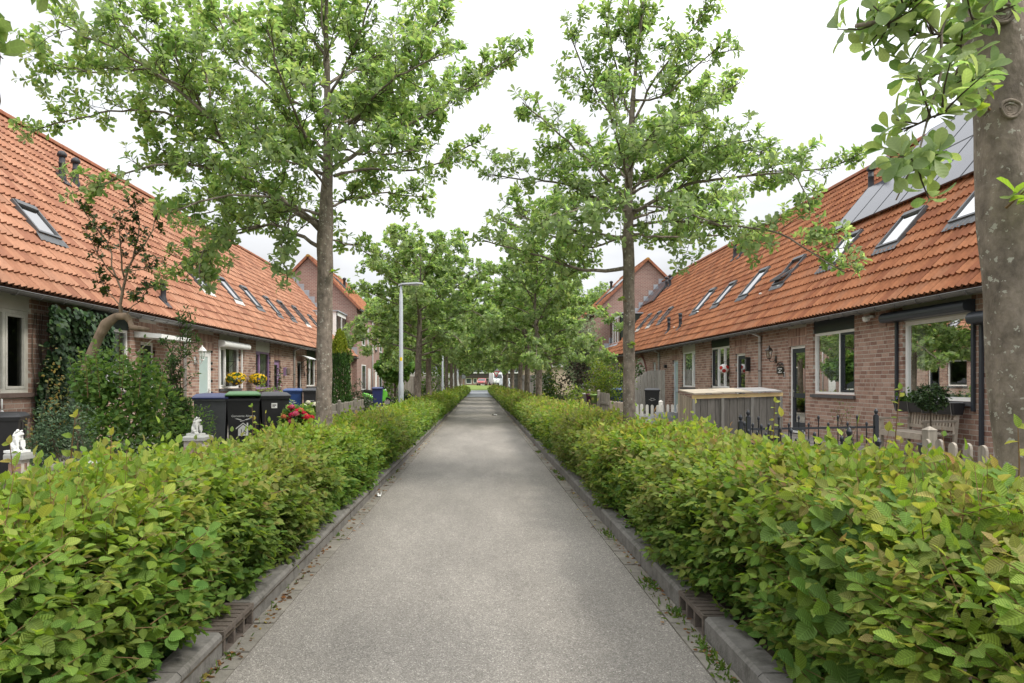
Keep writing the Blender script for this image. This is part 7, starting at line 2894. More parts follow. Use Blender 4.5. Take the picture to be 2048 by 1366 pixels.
# white door canopies
for (u0, u1, z, lab, o) in ((15.2, 16.75, 2.40, 'flat white canopy over the door behind the twisted tree', 0.62), (28.7, 29.9, 2.38, 'small curved white canopy over the door beside the white downpipe', 0.55)):
    t = thing('door_canopy', lab, 'canopy', (-(7.7), (u0 + u1) / 2, z), 'white canopies over front doors', world_built=True)
    q = MB()
    if o > 0.6:
        q.prism([(-(7.7 - .012), u0, z), (-(7.7 - .012), u0, z + 0.13), (-(7.7 - o), u0, z + 0.07), (-(7.7 - o), u0, z - 0.02)][::-1], (0, u1 - u0, 0))
    else:
        a = np.linspace(0, 1, 9)
        V = [(-(7.7 - .012 - o * k), u0 + (u1 - u0) * j, z + 0.16 * (1 - k ** 2)) for j in (0, 1) for k in a]
        k_ = np.arange(8)
        q.add(V, [np.stack([k_, k_ + 1, k_ + 10, k_ + 9], 1)])
        q.add([(v[0], v[1], v[2] - 0.012) for v in V], [np.stack([k_ + 9, k_ + 10, k_ + 1, k_], 1)])
    q.build('roof', M_WHITE, t)
    for u in (u0 + 0.1, u1 - 0.1):
        q = MB()
        q.tube([(-(7.7 - .012), u, z - 0.35), (-(7.7 - .2), u, z - 0.18), (-(7.7 - .42), u, z - 0.01)], 0.012, 6)
        q.build('bracket', M_IRONP if o < .6 else M_AGED, t)

# white tap pipe under the aged window
t = thing('wall_pipe', 'short white pipe stub on the brick wall under the aged window', 'pipe', (-7.66, 10.95, 0.95), world_built=True)
q = MB()
q.tube([(-7.665, 10.95, 1.13), (-7.66, 10.95, 0.93)], 0.014, 8)
q.build('pipe', M_WHITE, t, True)
q = MB()
q.lathe([(0.018, 0), (0.024, 0.01), (0.024, 0.035), (0.016, 0.045)], (-7.66, 10.95, 0.90), 8)
q.build('nozzle', M_WHITE, t, True)
# things on the inner sill of the big window
for (y, lab) in ((11.95, 'white pot on the sill inside the big window'), (11.55, 'pale green pot on the sill inside the big window')):
    t = thing('sill_pot', lab, 'pot', (8.26, y, 1.10), 'pots on the inner window sill')
    q = MB()
    q.lathe([(0.06, 0), (0.10, 0.06), (0.09, 0.17), (0.06, 0.21), (0.07, 0.23), (0.05, 0.23), (0.0, 0.2)], (0, 0, 0), 14)
    q.build('pot', M_WHITE if y > 11.7 else mat('pale_green_glaze', (0.45, 0.58, 0.52), 0.3), t, True)
    q = MB()
    q.box(-0.12, 0.12, -0.13, 0.13, -0.03, -0.002)
    q.build('shelf', M_WHITE, t)
# ------------------------------------------------------------------ garden plants
DARKG = [(0.030, 0.065, 0.018), (0.045, 0.085, 0.022), (0.022, 0.050, 0.016)]
MIDG = [(0.10, 0.185, 0.042), (0.13, 0.22, 0.05), (0.07, 0.14, 0.035), (0.18, 0.26, 0.055)]
YELG = [(0.15, 0.21, 0.03), (0.11, 0.17, 0.03), (0.19, 0.24, 0.04), (0.08, 0.14, 0.025)]

bush('garden_shrub', 'tall leafy privet shrub round the twisted tree in front of the ivy', 'shrub', (-4.85, 9.3, 0.1), (0.74, 0.75, 1.55), 4200, 0.078, MIDG, [3, 2, 2, 0.8], seed=51, stems=14, lumps=13, parts=120)
bush('garden_shrub', 'dark glossy low shrub beside the bright white lion', 'shrub', (-4.78, 7.9, 0.1), (0.46, 0.5, 0.98), 2900, 0.045, [(0.045, 0.085, 0.038), (0.065, 0.11, 0.05), (0.085, 0.135, 0.07)], [2, 2, 1], BL_LANCE, M_LEAF_DARK, 52, lumps=11)
bush('garden_shrub', 'small grey green low shrub behind the bare capstone', 'shrub', (-4.25, 7.7, 0.1), (0.5, 0.45, 0.78), 1500, 0.04, [(0.06, 0.085, 0.045), (0.08, 0.11, 0.06), (0.05, 0.08, 0.03)], [1, 1, 1], BL_LANCE, M_LEAF_DARK, 53)
bush('garden_shrub', 'straggly dry stalks with yellow tips beside the ivy', 'shrub', (-5.95, 9.4, 0.1), (0.35, 0.35, 1.65), 420, 0.05, [(0.16, 0.17, 0.05), (0.26, 0.20, 0.06), (0.10, 0.13, 0.06)], [1, 1, 1], BL_OVATE, None, 54, stems=16, stem_r=0.006, fill=0.2)
bush('garden_shrub', 'low dense shrub of narrow leaves under the sapling by the lion pier', 'shrub', (-4.80, 10.9, 0.1), (0.58, 0.55, 1.25), 3600, 0.066, MIDG, [2, 2, 2, 0.4], BL_LANCE, None, 55, lumps=12)
bush('garden_shrub', 'yellow green bush below the white roller shuttered window', 'shrub', (-5.6, 17.6, 0.1), (0.4, 0.4, 1.15), 700, 0.06, YELG, [2, 1, 1, 1], seed=56, lumps=6)
bush('garden_shrub', 'light green bush behind the stickered black bin', 'shrub', (-5.0, 17.0, 0.1), (0.38, 0.38, 1.05), 700, 0.06, MIDG, [1, 2, 1, 2], seed=57, lumps=6)
bush('garden_shrub', 'rounded dark rhododendron beside the cone shaped cypress', 'shrub', (-4.05, 22.6, 0.1), (0.62, 0.6, 1.15), 1500, 0.10, [(0.045, 0.075, 0.03), (0.065, 0.095, 0.04), (0.12, 0.12, 0.05)], [2, 2, 0.6], BL_LANCE, M_LEAF_DARK, 58, lumps=9)
bush('garden_shrub', 'dark clipped bush at the foot of the globe shaped catalpa', 'shrub', (-4.2, 37.0, 0.1), (0.7, 0.5, 0.8), 700, 0.10, DARKG, [1, 1, 1], seed=59, lumps=7)
bush('garden_shrub', 'green bush between the ivied trunk and the second street lamp', 'shrub', (-3.7, 52.0, 0.1), (1.2, 0.8, 1.75), 900, 0.18, MIDG, [1, 1, 1, 1], BL_KITE, seed=60, lumps=9)
bush('garden_shrub', 'tall yellow green bush behind the ivied tree trunk', 'shrub', (-4.4, 68.0, 0.1), (1.6, 1.5, 4.2), 1500, 0.26, YELG, [1, 2, 1, 2], BL_KITE, seed=61, lumps=12)
bush('garden_shrub', 'dense green shrubs behind the plank fence and catalpa', 'shrub', (-7.2, 54.5, 0.1), (1.8, 1.5, 3.6), 1900, 0.24, MIDG, [1, 1, 1, 1], BL_KITE, seed=62, lumps=13)
# right side gardens
bush('garden_shrub', 'yellow green bush above the pots on the plank fence', 'shrub', (5.0, 26.5, 0.1), (1.0, 1.0, 2.15), 2300, 0.085, YELG, [2, 2, 1.4, 2], BL_OVATE, None, 71, lumps=13)
bush('garden_shrub', 'dark purple leaved shrub next to the yellow green bush', 'shrub', (4.75, 31.5, 0.1), (1.15, 1.1, 3.5), 2600, 0.13, [(0.055, 0.035, 0.035), (0.075, 0.06, 0.05), (0.05, 0.075, 0.04), (0.10, 0.11, 0.07)], [2, 2, 2, 1], BL_KITE, None, 72, lumps=14)
bush('garden_shrub', 'dark green ivy bush at the end of the tall plank fence', 'shrub', (3.75, 37.5, 0.1), (0.85, 1.0, 2.0), 1700, 0.14, [(0.035, 0.07, 0.02), (0.05, 0.10, 0.025), (0.12, 0.15, 0.03)], [2, 2, 1], BL_KITE, None, 73, lumps=11)
bush('garden_shrub', 'dark broad bush behind the yellow green one, under the eaves', 'shrub', (6.3, 31.0, 0.1), (1.1, 1.2, 2.5), 1900, 0.12, DARKG, [1, 2, 1], BL_KITE, None, 74, lumps=11)
bush('garden_shrub', 'bright green leafy plant before the white flower pot', 'shrub', (2.55, 18.8, 0.1), (0.30, 0.5, 0.98), 900, 0.07, YELG, [1, 2, 1, 2], BL_OVATE, None, 75, lumps=7)
bush('garden_shrub', 'silvery green tall bush behind the dark purple shrub', 'shrub', (5.6, 38.5, 0.1), (1.5, 1.6, 5.2), 3200, 0.15, [(0.10, 0.14, 0.07), (0.07, 0.115, 0.05), (0.14, 0.17, 0.10)], [1, 1, 1], BL_KITE, M_LEAF_TREE, 76, lumps=18)
bush('garden_shrub', 'thin weedy stalks on the wall between bench and dark door', 'shrub', (7.6, 14.2, 0.1), (0.25, 0.35, 0.95), 160, 0.04, MIDG, [1, 1, 1, 1], BL_LANCE, None, 77, stems=12, stem_r=0.004, fill=0.2)

# tall sapling in front of the second house
def sapling(label, x, y, h, n_side, leaf, seed):
    r = np.random.default_rng(seed)
    t = thing('sapling', label, 'sapling', (x, y, 0.1), world_built=True)
    tr = Tree(seed, leaf, 5, 3, 1.0)
    b = np.array([x, y, 0.1])
    for k in range(3):
        a = k * 2.1 + 0.5
        top = b + np.array([0.22 * math.cos(a) * (k > 0), 0.22 * math.sin(a) * (k > 0), h * (1 - 0.16 * k)])
        tr.limb([b, b + (top - b) * 0.35 + r.normal(0, .03, 3), b + (top - b) * 0.7 + r.normal(0, .05, 3), top], 0.016, 0.004, spacing=0.09, reach=0.55, sides=6, start=0.10, sub=True)
    for mb in tr.limbs:
        mb.build('stem', M_WOOD_TWIG, t, True)
    tr.twigs.build('twigs', M_WOOD_TWIG, t, False, kind='stuff')
    P, A, N, L, C = tr.arrays()
    C = mixcol(len(P), [(0.055, 0.11, 0.03), (0.075, 0.14, 0.04), (0.04, 0.085, 0.025)], [1, 1, 1], r)
    mb = MB()
    leaves(mb, BL_LANCE, P, A, N, L, C)
    mb.build('foliage', M_LEAF_HEDGE, t, True, kind='stuff')


sapling('slender leafy sapling standing between the twisted tree and the number 16 bin', -4.85, 11.0, 2.3, 10, 0.075, 81)

# twisted tree: thick bent trunk, then upright shoots with small dark leaves
t = thing('twisted_tree', 'old twisted tree with a kinked bare trunk and thin dark leaved shoots', 'tree', tuple(Pw(165, 850, 9.6)), world_built=True)
TT = [Pw(160, 880, 9.6), Pw(168, 760, 9.6), Pw(178, 720, 9.6), Pw(200, 668, 9.6), Pw(212, 648, 9.6), Pw(232, 633, 9.6), Pw(252, 632, 9.6), Pw(262, 645, 9.6)]
tb = trunk_mesh(TT, [0.085, 0.075, 0.07, 0.062, 0.075, 0.052, 0.05, 0.036], 14, 7, 91)
M_OLDBARK = mat('old_twisted_bark', (0.25, 0.185, 0.13), 0.9, 0.15, 0.35, 9, bump=0.6, bscale=30, stretch=(1, 1, 0.4), dirt=0.4, dirt_col=(0.10, 0.08, 0.06))
tb.build('trunk', M_OLDBARK, t, True)
mb = MB()
mb.tube([Pw(260, 643, 9.6), Pw(264, 655, 9.55), Pw(280, 657, 9.5), Pw(298, 659, 9.45)], [0.036, 0.042, 0.034, 0.022], 10)
mb.build('branch', M_OLDBARK, t, True)
tr = Tree(92, 0.06, 5, 3, 1.0)
for (L, r0) in (([(243, 634, 9.6), (247, 590, 9.6), (250, 545, 9.6), (275, 500, 9.5), (283, 440, 9.5), (265, 395, 9.4)], 0.026),
                ([(247, 590, 9.6), (225, 540, 9.7), (222, 490, 9.8), (180, 440, 9.9), (150, 400, 9.9)], 0.016),
                ([(250, 560, 9.6), (238, 520, 9.5), (242, 460, 9.4), (238, 420, 9.3)], 0.015),
                ([(240, 560, 9.6), (215, 540, 9.3), (190, 500, 9.1), (178, 470, 9.0)], 0.012),
                ([(275, 500, 9.5), (300, 480, 9.7), (312, 440, 9.8), (318, 415, 9.9)], 0.012),
                ([(246, 620, 9.6), (222, 590, 9.7), (200, 560, 9.8), (195, 540, 9.8)], 0.010),
                ([(243, 634, 9.6), (285, 600, 9.4), (300, 570, 9.3)], 0.009),
                ([(250, 545, 9.6), (290, 540, 9.4), (310, 520, 9.3)], 0.008)):
    tr.limb(limb_pts(L, 9.6), r0, 0.004, spacing=0.085, reach=0.26, sides=6, start=0.45)
for mb in tr.limbs:
    mb.build('branch', M_OLDBARK, t, True)
tr.twigs.build('twigs', M_WOOD_TWIG, t, False, kind='stuff')
P, A, N, L, C = tr.arrays()
r = np.random.default_rng(93)
C = mixcol(len(P), [(0.06, 0.10, 0.024), (0.04, 0.07, 0.02), (0.13, 0.15, 0.025), (0.06, 0.045, 0.03)], [3, 2, 1.6, .8], r)
mb = MB()
leaves(mb, BL_OVATE, P, A, N - np.array([0, 0, .5]), L, C)
mb.build('foliage', M_LEAF_DARK, t, True, kind='stuff')

# ivy on the wall between the aged window and the teal panel
t = thing('ivy', 'thick dark green ivy climbing the wall beside the aged white window', 'ivy', (-7.5, 12.6, 0.1), world_built=True)
r = np.random.default_rng(95)
n = 5200
u = r.uniform(11.7, 14.0, n)
z = r.uniform(0.15, 2.75, n)
keep = (u < 13.2 + 0.25 * np.sin(z * 3)) | ((z > 1.75 + 0.25 * np.sin(u * 5)) & (u < 14.0))
u, z = u[keep], z[keep]
n = len(u)
th = 0.12 + 0.30 * np.clip((z - 0.6) / 1.6, 0, 1) * np.clip((14.2 - u) / 1.2, 0, 1) + 0.08 * np.sin(u * 6 + z * 3)
o = th * r.uniform(0.55, 1.0, n)
P = np.stack([-(7.7 - o), u, z], 1)
A = np.stack([r.normal(0.35, .3, n), r.normal(0, .45, n), r.normal(-0.8, .35, n)], 1)
N = np.stack([np.full(n, 1.0), r.normal(-0.15, .3, n), 0.5 + r.normal(0, .3, n)], 1)
C = mixcol(n, [(0.020, 0.045, 0.016), (0.030, 0.060, 0.020), (0.016, 0.036, 0.014), (0.055, 0.10, 0.025)], [3, 3, 2, 0.9], r)
C = np.where((z > 2.35)[:, None] & (r.random((n, 1)) < 0.5), C * 1.9, C)
mb = MB()
L = 0.10 * r.uniform(.65, 1.2, n)
idx = pick_big(P, L, 200, front=(o > th * 0.9))
kp = np.ones(n, bool); kp[idx] = False
leaf_objects('leaf', BL_ROUND, P[idx], A[idx], N[idx], L[idx], C[idx], M_LEAF_DARK, t)
leaves(mb, BL_ROUND, P[kp], A[kp], N[kp], L[kp], C[kp])
mb.build('foliage', M_LEAF_DARK, t, True, kind='stuff')
mb = MB()
for k in range(14):
    u0 = r.uniform(11.8, 13.2)
    pts = [(-7.67, u0 + 0.1 * math.sin(q * 2 + k), 0.1 + q) for q in np.linspace(0, 2.5, 7)]
    mb.tube(pts, np.linspace(0.014, 0.006, 7), 4, False)
mb.build('stems', M_WOOD_TWIG, t, kind='stuff')

# cone shaped cypress with a golden tip
t = thing('conifer', 'narrow cone shaped cypress with golden green tip beside the near trunk', 'conifer', (-4.15, 20.3, 0.1))
r = np.random.default_rng(97)
n = 7000
z = 0.03 + 2.78 * r.uniform(0, 1, n) ** 0.9
R = 0.32 * np.clip(1 - ((z / 2.8) ** 3.2), 0, 1) ** 0.6 * (0.8 + 0.2 * np.clip(z / 0.5, 0, 1))
a = r.uniform(0, 6.283, n)
R = R * (1 + 0.12 * np.sin(a * 4 + z * 3) + 0.08 * np.sin(a * 9 + z * 7))
q = r.uniform(0.6, 1.0, n) ** 0.5
P = np.stack([R * q * np.cos(a), R * q * np.sin(a), z], 1)
A = np.stack([np.cos(a) * .5, np.sin(a) * .5, np.ones(n) * 1.0], 1) + r.normal(0, .25, (n, 3))
N = np.stack([np.cos(a), np.sin(a), np.full(n, .3)], 1) + r.normal(0, .3, (n, 3))
lo = mixcol(n, [(0.035, 0.085, 0.016), (0.05, 0.11, 0.018), (0.028, 0.065, 0.014)], [1, 1, 1], r)
hi = mixcol(n, [(0.22, 0.26, 0.02), (0.16, 0.22, 0.02)], [1, 1], r)
C = np.where((z > 2.12)[:, None], hi, lo)
mb = MB()
leaves(mb, BL_LANCE, P, A, N, 0.085 * r.uniform(.7, 1.3, n), C, 0.8)
mb.build('foliage', M_LEAF_DARK, t, True, kind='stuff')
mb = MB()
mb.tube([(0, 0, 0), (0, 0, 1.5), (0.01, 0, 2.7)], [0.05, 0.03, 0.008], 8)
mb.build('trunk', M_WOOD_TWIG, t, True)

# hydrangea in a pot behind the hedge: red heads, some white ones at the back
t = thing('hydrangea', 'hydrangea with large red and pink flower heads at the foot of the thick trunk', 'flowering plant', (-3.45, 12.9, 0.22))
r = np.random.default_rng(98)
n = 900
d = unit(r.normal(0, 1, (n, 3)) + np.array([0, 0, .4]))
P = d * np.array([0.33, 0.30, 0.30]) * r.uniform(.5, 1, (n, 1)) + np.array([0, 0, 0.42])
mb = MB()
leaves(mb, BL_OVATE, P, unit(d + r.normal(0, .4, (n, 3))), d + np.array([0, 0, .5]), r.uniform(.06, .11, n), mixcol(n, MIDG, [1, 1, 1, 1.2], r))
mb.build('foliage', M_LEAF_HEDGE, t, True, kind='stuff')
def mophead(parent, c, rr, col, k=60):
    q = MB()
    d = unit(r.normal(0, 1, (k, 3)))
    d[:, 2] = np.abs(d[:, 2]) * 0.9 - 0.15
    for i in range(k):
        s_ = unit(np.cross(d[i], (0.2, 0.3, 1.0))[None])[0]; u_ = np.cross(s_, d[i])
        b = np.arange(4) * PI / 2 + r.uniform(0, 1)
        ax = np.cos(b)[:, None] * s_ + np.sin(b)[:, None] * u_ + d[i] * .15
        leaves(q, BL_KITE, np.repeat((np.array(c) + d[i] * rr)[None], 4, 0), ax, np.repeat(d[i][None], 4, 0), rr * 0.42, np.repeat((np.array(col) * r.uniform(.75, 1.2))[None], 4, 0), 1.35)
    q.build('flower_head', M_PETAL, parent, True)
reds = [(0.50, 0.015, 0.05), (0.46, 0.02, 0.08), (0.55, 0.03, 0.045), (0.52, 0.10, 0.16), (0.50, 0.16, 0.07)]
for i in range(30):
    a = r.uniform(0, 6.28); q = math.sqrt(r.uniform(0, 1))
    mophead(t, (0.32 * q * math.cos(a) - .02, 0.26 * q * math.sin(a) - 0.08, 0.70 - 0.30 * q * q + r.normal(0, .04)), r.uniform(.05, .075), reds[i % 5])
q = MB()
q.lathe([(0.15, 0), (0.2, 0.25), (0.215, 0.25), (0.215, 0.28), (0.0, 0.26)], (0, 0, 0), 16)
q.build('pot', mat('pale_pot', (0.5, 0.48, 0.45), 0.7), t, True)
t2 = thing('hydrangea', 'white flowering hydrangea behind the red flower heads', 'flowering plant', (-3.42, 13.75, 0.16))
n = 500
d = unit(r.normal(0, 1, (n, 3)) + np.array([0, 0, .4]))
mb = MB()
leaves(mb, BL_OVATE, d * np.array([0.26, 0.24, 0.30]) * r.uniform(.5, 1, (n, 1)) + np.array([0, 0, 0.5]), unit(d + r.normal(0, .4, (n, 3))), d + np.array([0, 0, .5]), r.uniform(.06, .11, n), mixcol(n, MIDG, [1, 1, 1, 1.2], r))
mb.build('foliage', M_LEAF_HEDGE, t2, True, kind='stuff')
for i in range(9):
    a = r.uniform(0, 6.28); q = math.sqrt(r.uniform(0, 1))
    mophead(t2, (0.26 * q * math.cos(a), 0.22 * q * math.sin(a), 0.83 - 0.2 * q * q), r.uniform(.05, .075), (0.66, 0.64, 0.50))

# shoots of other plants that grow out of the hedges
def shoots(name, label, cat, lines, leaf, bl, cols, seed, spacing=0.07, group=None, wid=1.0):
    r = np.random.default_rng(seed)
    t = thing(name, label, cat, tuple(lines[0][0]), group, world_built=True)
    for L in lines:
        L = np.array(L, float)
        seg = np.linalg.norm(np.diff(L, axis=0), axis=1)
        cum = np.concatenate([[0], np.cumsum(seg)])
        s = np.linspace(0, cum[-1], 12)
        sm = np.stack([np.interp(s, cum, L[:, i]) for i in range(3)], 1)
        for _ in range(2):
            sm[1:-1] = .25 * sm[:-2] + .5 * sm[1:-1] + .25 * sm[2:]
        mb = MB()
        mb.tube(sm, np.linspace(0.0045, 0.0015, 12), 5, False)
        mb.build('stem', M_SHOOT, t, True)
        m = int(cum[-1] / spacing)
        P, A, N, Ln = [], [], [], []
        for k in range(m + 1):
            f = min(0.999, 0.12 + 0.88 * k / max(1, m)) * 11
            i = int(f)
            p = sm[i] + (sm[min(11, i + 1)] - sm[i]) * (f - i)
            d = unit((sm[min(11, i + 1)] - sm[max(0, i - 1)])[None])[0]
            side = unit(np.cross(d, (r.normal(0, .3), -1.0, 0.6))[None])[0] * (1 if k % 2 else -1)
            for sg in ((1, -1) if bl is BL_ROUND and False else (1,)):
                P.append(p); A.append(side * 0.9 * sg + d * 0.5 + r.normal(0, .15, 3) + np.array([0, 0, -.15])); N.append(np.array([0, -0.55, 0.8]) + r.normal(0, .25, 3)); Ln.append(leaf * r.uniform(.7, 1.15) * (1.0 - 0.35 * k / max(1, m)))
        P.append(sm[-1]); A.append(sm[-1] - sm[-3]); N.append(np.array([0, -.6, .8])); Ln.append(leaf * .7)
        C = mixcol(len(P), cols, np.ones(len(cols)), r)
        leaf_objects('leaf', bl, np.array(P), np.array(A), np.array(N), np.array(Ln), C, M_LEAF_HEDGE, t)


HAZEL = [(0.125, 0.205, 0.040), (0.10, 0.175, 0.038), (0.155, 0.235, 0.045), (0.08, 0.15, 0.036)]
shoots('hazel_bush', 'hazel shoots with big round leaves growing through the brownish hedge', 'shrub', [
    [(x + 0.30, y + 0.12, z - 0.25), (x + 0.12, y + 0.05, z - 0.02), (x - 0.04, y - 0.03, z + 0.14)] for x, y, z in
    ((1.26, 2.62, 0.55), (1.34, 2.6, 0.74), (1.22, 2.45, 0.40), (1.36, 2.52, 0.80), (1.24, 2.30, 0.28), (1.25, 2.8, 0.66), (1.22, 2.35, 0.52), (1.50, 2.42, 0.84), (1.95, 2.48, 0.86),
     (1.20, 2.55, 0.22), (1.30, 2.72, 0.38), (1.28, 2.4, 0.64), (1.23, 2.5, 0.50))], 0.115, BL_ROUND, HAZEL, 111, 0.05)
shoots('lilac_bush', 'lilac shoots with smooth heart shaped bright leaves in the yellow green hedge', 'shrub', [
    [(-1.55, 2.95, 0.45), (-1.33, 2.9, 0.62), (-1.13, 2.85, 0.78)], [(-1.62, 2.95, 0.35), (-1.4, 2.85, 0.5), (-1.17, 2.8, 0.56)], [(-1.65, 3.0, 0.4), (-1.48, 2.85, 0.62), (-1.35, 2.78, 0.70)],
    [(-1.6, 2.8, 0.2), (-1.4, 2.7, 0.36), (-1.22, 2.68, 0.40)]], 0.085, BL_ROUND, [(0.11, 0.215, 0.04), (0.085, 0.18, 0.035), (0.14, 0.25, 0.045)], 112, 0.06)
HB_Y = [(0.20, 0.26, 0.035), (0.26, 0.28, 0.04), (0.14, 0.21, 0.03), (0.28, 0.24, 0.05)]
shoots('hornbeam_shoot', 'tall single yellow hornbeam shoot rising before the garden bench', 'shoot', [[(2.2, 3.6, 0.85), (2.19, 3.6, 1.08), (2.205, 3.58, 1.36)]], 0.055, BL_OVATE, HB_Y, 113, 0.042, 'long shoots above the hedges')
shoots('hornbeam_shoot', 'two tall yellow shoots rising before the leaning trunk', 'shoot', [[(1.88, 2.42, 0.85), (1.90, 2.40, 1.08), (1.885, 2.39, 1.24)], [(1.82, 2.40, 0.80), (1.81, 2.38, 0.98), (1.79, 2.37, 1.10)]], 0.07, BL_OVATE, HB_Y, 114, 0.05, 'long shoots above the hedges')
shoots('hornbeam_shoot', 'tall thin shoot rising before the grey bin store boards', 'shoot', [[(2.2, 5.1, 0.8), (2.195, 5.1, 1.0), (2.2, 5.08, 1.25)]], 0.06, BL_OVATE, HB_Y, 115, 0.05, 'long shoots above the hedges')
shoots('hornbeam_shoot', 'thin leafy shoots before the number 16 bin and its neighbour', 'shoot', [[(-2.2, 6.6, 0.82), (-2.19, 6.6, 1.0), (-2.2, 6.6, 1.16)], [(-2.25, 6.9, 0.8), (-2.27, 6.9, 1.02)], [(-2.1, 6.8, 0.8), (-2.07, 6.8, 0.98)]], 0.055, BL_OVATE, HB_Y, 116, 0.05, 'long shoots above the hedges')
shoots('hornbeam_shoot', 'tall reddish stemmed shoots before the dark glossy shrub', 'shoot', [[(-2.1, 3.5, 0.88), (-2.08, 3.48, 1.06), (-2.05, 3.46, 1.22)], [(-2.25, 3.3, 0.9), (-2.27, 3.3, 1.1)], [(-1.95, 3.6, 0.9), (-1.93, 3.58, 1.12)]], 0.065, BL_OVATE, HB_Y, 117, 0.05, 'long shoots above the hedges')

shoots('privet_shoot', 'straight leafy privet shoots standing above the tall shrub before the ivy', 'shoot', [
    [(x, y, 1.2), (x + dx * .5, y, 1.2 + h * .5), (x + dx, y - .03, 1.2 + h)] for x, y, dx, h in ((-4.5, 9.0, .10, .78), (-4.75, 9.0, .02, .86), (-4.95, 8.9, -.06, .72), (-5.15, 9.0, -.12, .62), (-5.35, 9.1, -.10, .5), (-4.3, 9.1, .16, .55), (-4.62, 8.8, .05, .62), (-5.05, 8.8, -.02, .58))],
    0.075, BL_OVATE, MIDG, 118, 0.045)

# suckers with fresh leaves on the tree trunks
def sucker(parent_label, pts, seed):
    r = np.random.default_rng(seed)
    for p in pts:
        p = np.array(p)
        t = thing('trunk_sucker', parent_label[0], 'shoot', tuple(p), 'fresh suckers on the tree trunks', world_built=True)
        n = 8
        d = unit(np.array([[p[0] * 0 + parent_label[1], -0.5, 0.5]]))[0]
        A = d + r.normal(0, .6, (n, 3))
        leaf_objects('leaf', BL_OBOVATE, np.repeat(p[None], n, 0) + r.normal(0, .015, (n, 3)), A, np.array([0, -.3, .9]) + r.normal(0, .3, (n, 3)), r.uniform(.06, .10, n), mixcol(n, [(0.15, 0.24, 0.04), (0.19, 0.28, 0.05)], [1, 1], r), M_LEAF_TREE, t)
        mb = MB()
        mb.tube([p - d * 0.05, p + d * 0.03], [0.006, 0.003], 5)
        mb.build('stem', M_SHOOT, t)


sucker(('fresh sucker leaves high on the thick spotted trunk', 1.0), [Pw(664, 545, 9.1)], 1)
sucker(('fresh yellow sucker leaves on the slender trunk, level with the gable', -1.0), [Pw(1248, 600, 9.5)], 2)
sucker(('fresh sucker leaves low on the slender trunk, level with the gutter', 0.6), [Pw(1262, 690, 9.5)], 3)
sucker(('fresh leaves sprouting from a knot on the leaning trunk above the roof windows', -1.0), [Pw(1966, 205, 2.62)], 4)
sucker(('glossy leaf cluster on the leaning trunk below its knot', 0.3), [Pw(2035, 395, 2.60)], 5)

# ------------------------------------------------------------------ litter, weeds, fallen leaves
r = np.random.default_rng(121)
mb = MB()
n = 900
y = 2.2 + 26 * r.uniform(0, 1, n) ** 1.8
sd = np.where(r.random(n) < 0.55, -1, 1)
edge = np.where(sd < 0, -1.31, 1.225)
clus = (np.sin(y * 2.1) + np.sin(y * 5.3) > 0.1)
x = edge - sd * np.abs(r.normal(0, np.where(clus, 0.07, 0.03), n)) - sd * 0.01
P = np.stack([x, y, np.full(n, 0.013)], 1)
leaves(mb, BL_OVATE, P, np.stack([r.normal(0, 1, n), r.normal(0, 1, n), r.normal(0, .08, n)], 1), np.stack([r.normal(0, .3, n), r.normal(0, .3, n), np.ones(n)], 1), r.uniform(.015, .045, n),
       mixcol(n, [(0.20, 0.10, 0.035), (0.26, 0.15, 0.06), (0.12, 0.07, 0.035), (0.28, 0.22, 0.05), (0.11, 0.13, 0.03)], [3, 3, 3, 1, 1], r))
mb.build('fallen_leaves', M_LEAF_HEDGE, kind='stuff')
mb = MB()
n = 800
cy = r.choice([2.75, 3.55, 4.1, 4.7, 6.2, 9.8, 10.6, 13.5, 3.0, 3.3], n) + r.normal(0, .10, n)
cx = np.where(r.random(n) < 0.85, 1.20 - np.abs(r.normal(0, .035, n)), -1.29 + np.abs(r.normal(0, .02, n)))
leaves(mb, BL_LANCE, np.stack([cx, cy, np.full(n, 0.004)], 1), np.stack([r.normal(0, .7, n), r.normal(0, .7, n), np.abs(r.normal(.7, .4, n))], 1), r.normal(0, 1, (n, 3)), r.uniform(.012, .055, n), mixcol(n, [(0.07, 0.13, 0.025), (0.10, 0.16, 0.03)], [1, 1], r), 0.8)
mb.build('kerb_weeds', M_LEAF_HEDGE, kind='stuff')
mb = MB()
n = 2600
y = 2.0 + 14 * r.uniform(0, 1, n) ** 1.5
x = 1.225 - 0.118 * r.uniform(0, 1, n)
ok = (np.sin(y * 3.1 + 1) + np.sin(y * 7.7) > 0.5)
x, y = x[ok], y[ok]
n = len(x)
leaves(mb, BL_KITE, np.stack([x, y, np.full(n, 0.009)], 1), np.stack([r.normal(0, 1, n), r.normal(0, 1, n), np.abs(r.normal(0, .3, n))], 1), np.stack([r.normal(0, .3, n), r.normal(0, .3, n), np.ones(n)], 1), r.uniform(.006, .014, n), mixcol(n, [(0.075, 0.10, 0.025), (0.10, 0.12, 0.03)], [1, 1], r))
mb.build('moss', M_LEAF_HEDGE, kind='stuff')

def crumpled(label, x, y, w, l, seed, m):
    rr = np.random.default_rng(seed)
    k = 6
    V = [((i / (k - 1) - .5) * w, (j / (k - 1) - .5) * l, 0.012 + abs(rr.normal(0, .022))) for j in range(k) for i in range(k)]
    F = [(j * k + i, j * k + i + 1, (j + 1) * k + i + 1, (j + 1) * k + i) for j in range(k - 1) for i in range(k - 1)]
    mb = MB()
    mb.add(V, [np.array(F)])
    mb.add([(a, b, c + .002) for a, b, c in V], [np.array([f[::-1] for f in F])])
    o = mb.build('paper_scrap', m)
    o.location = (x, y, 0)
    o.rotation_euler = (0, 0, rr.uniform(0, 3))
    tag(o, label, 'litter', 'scraps of litter on the path')


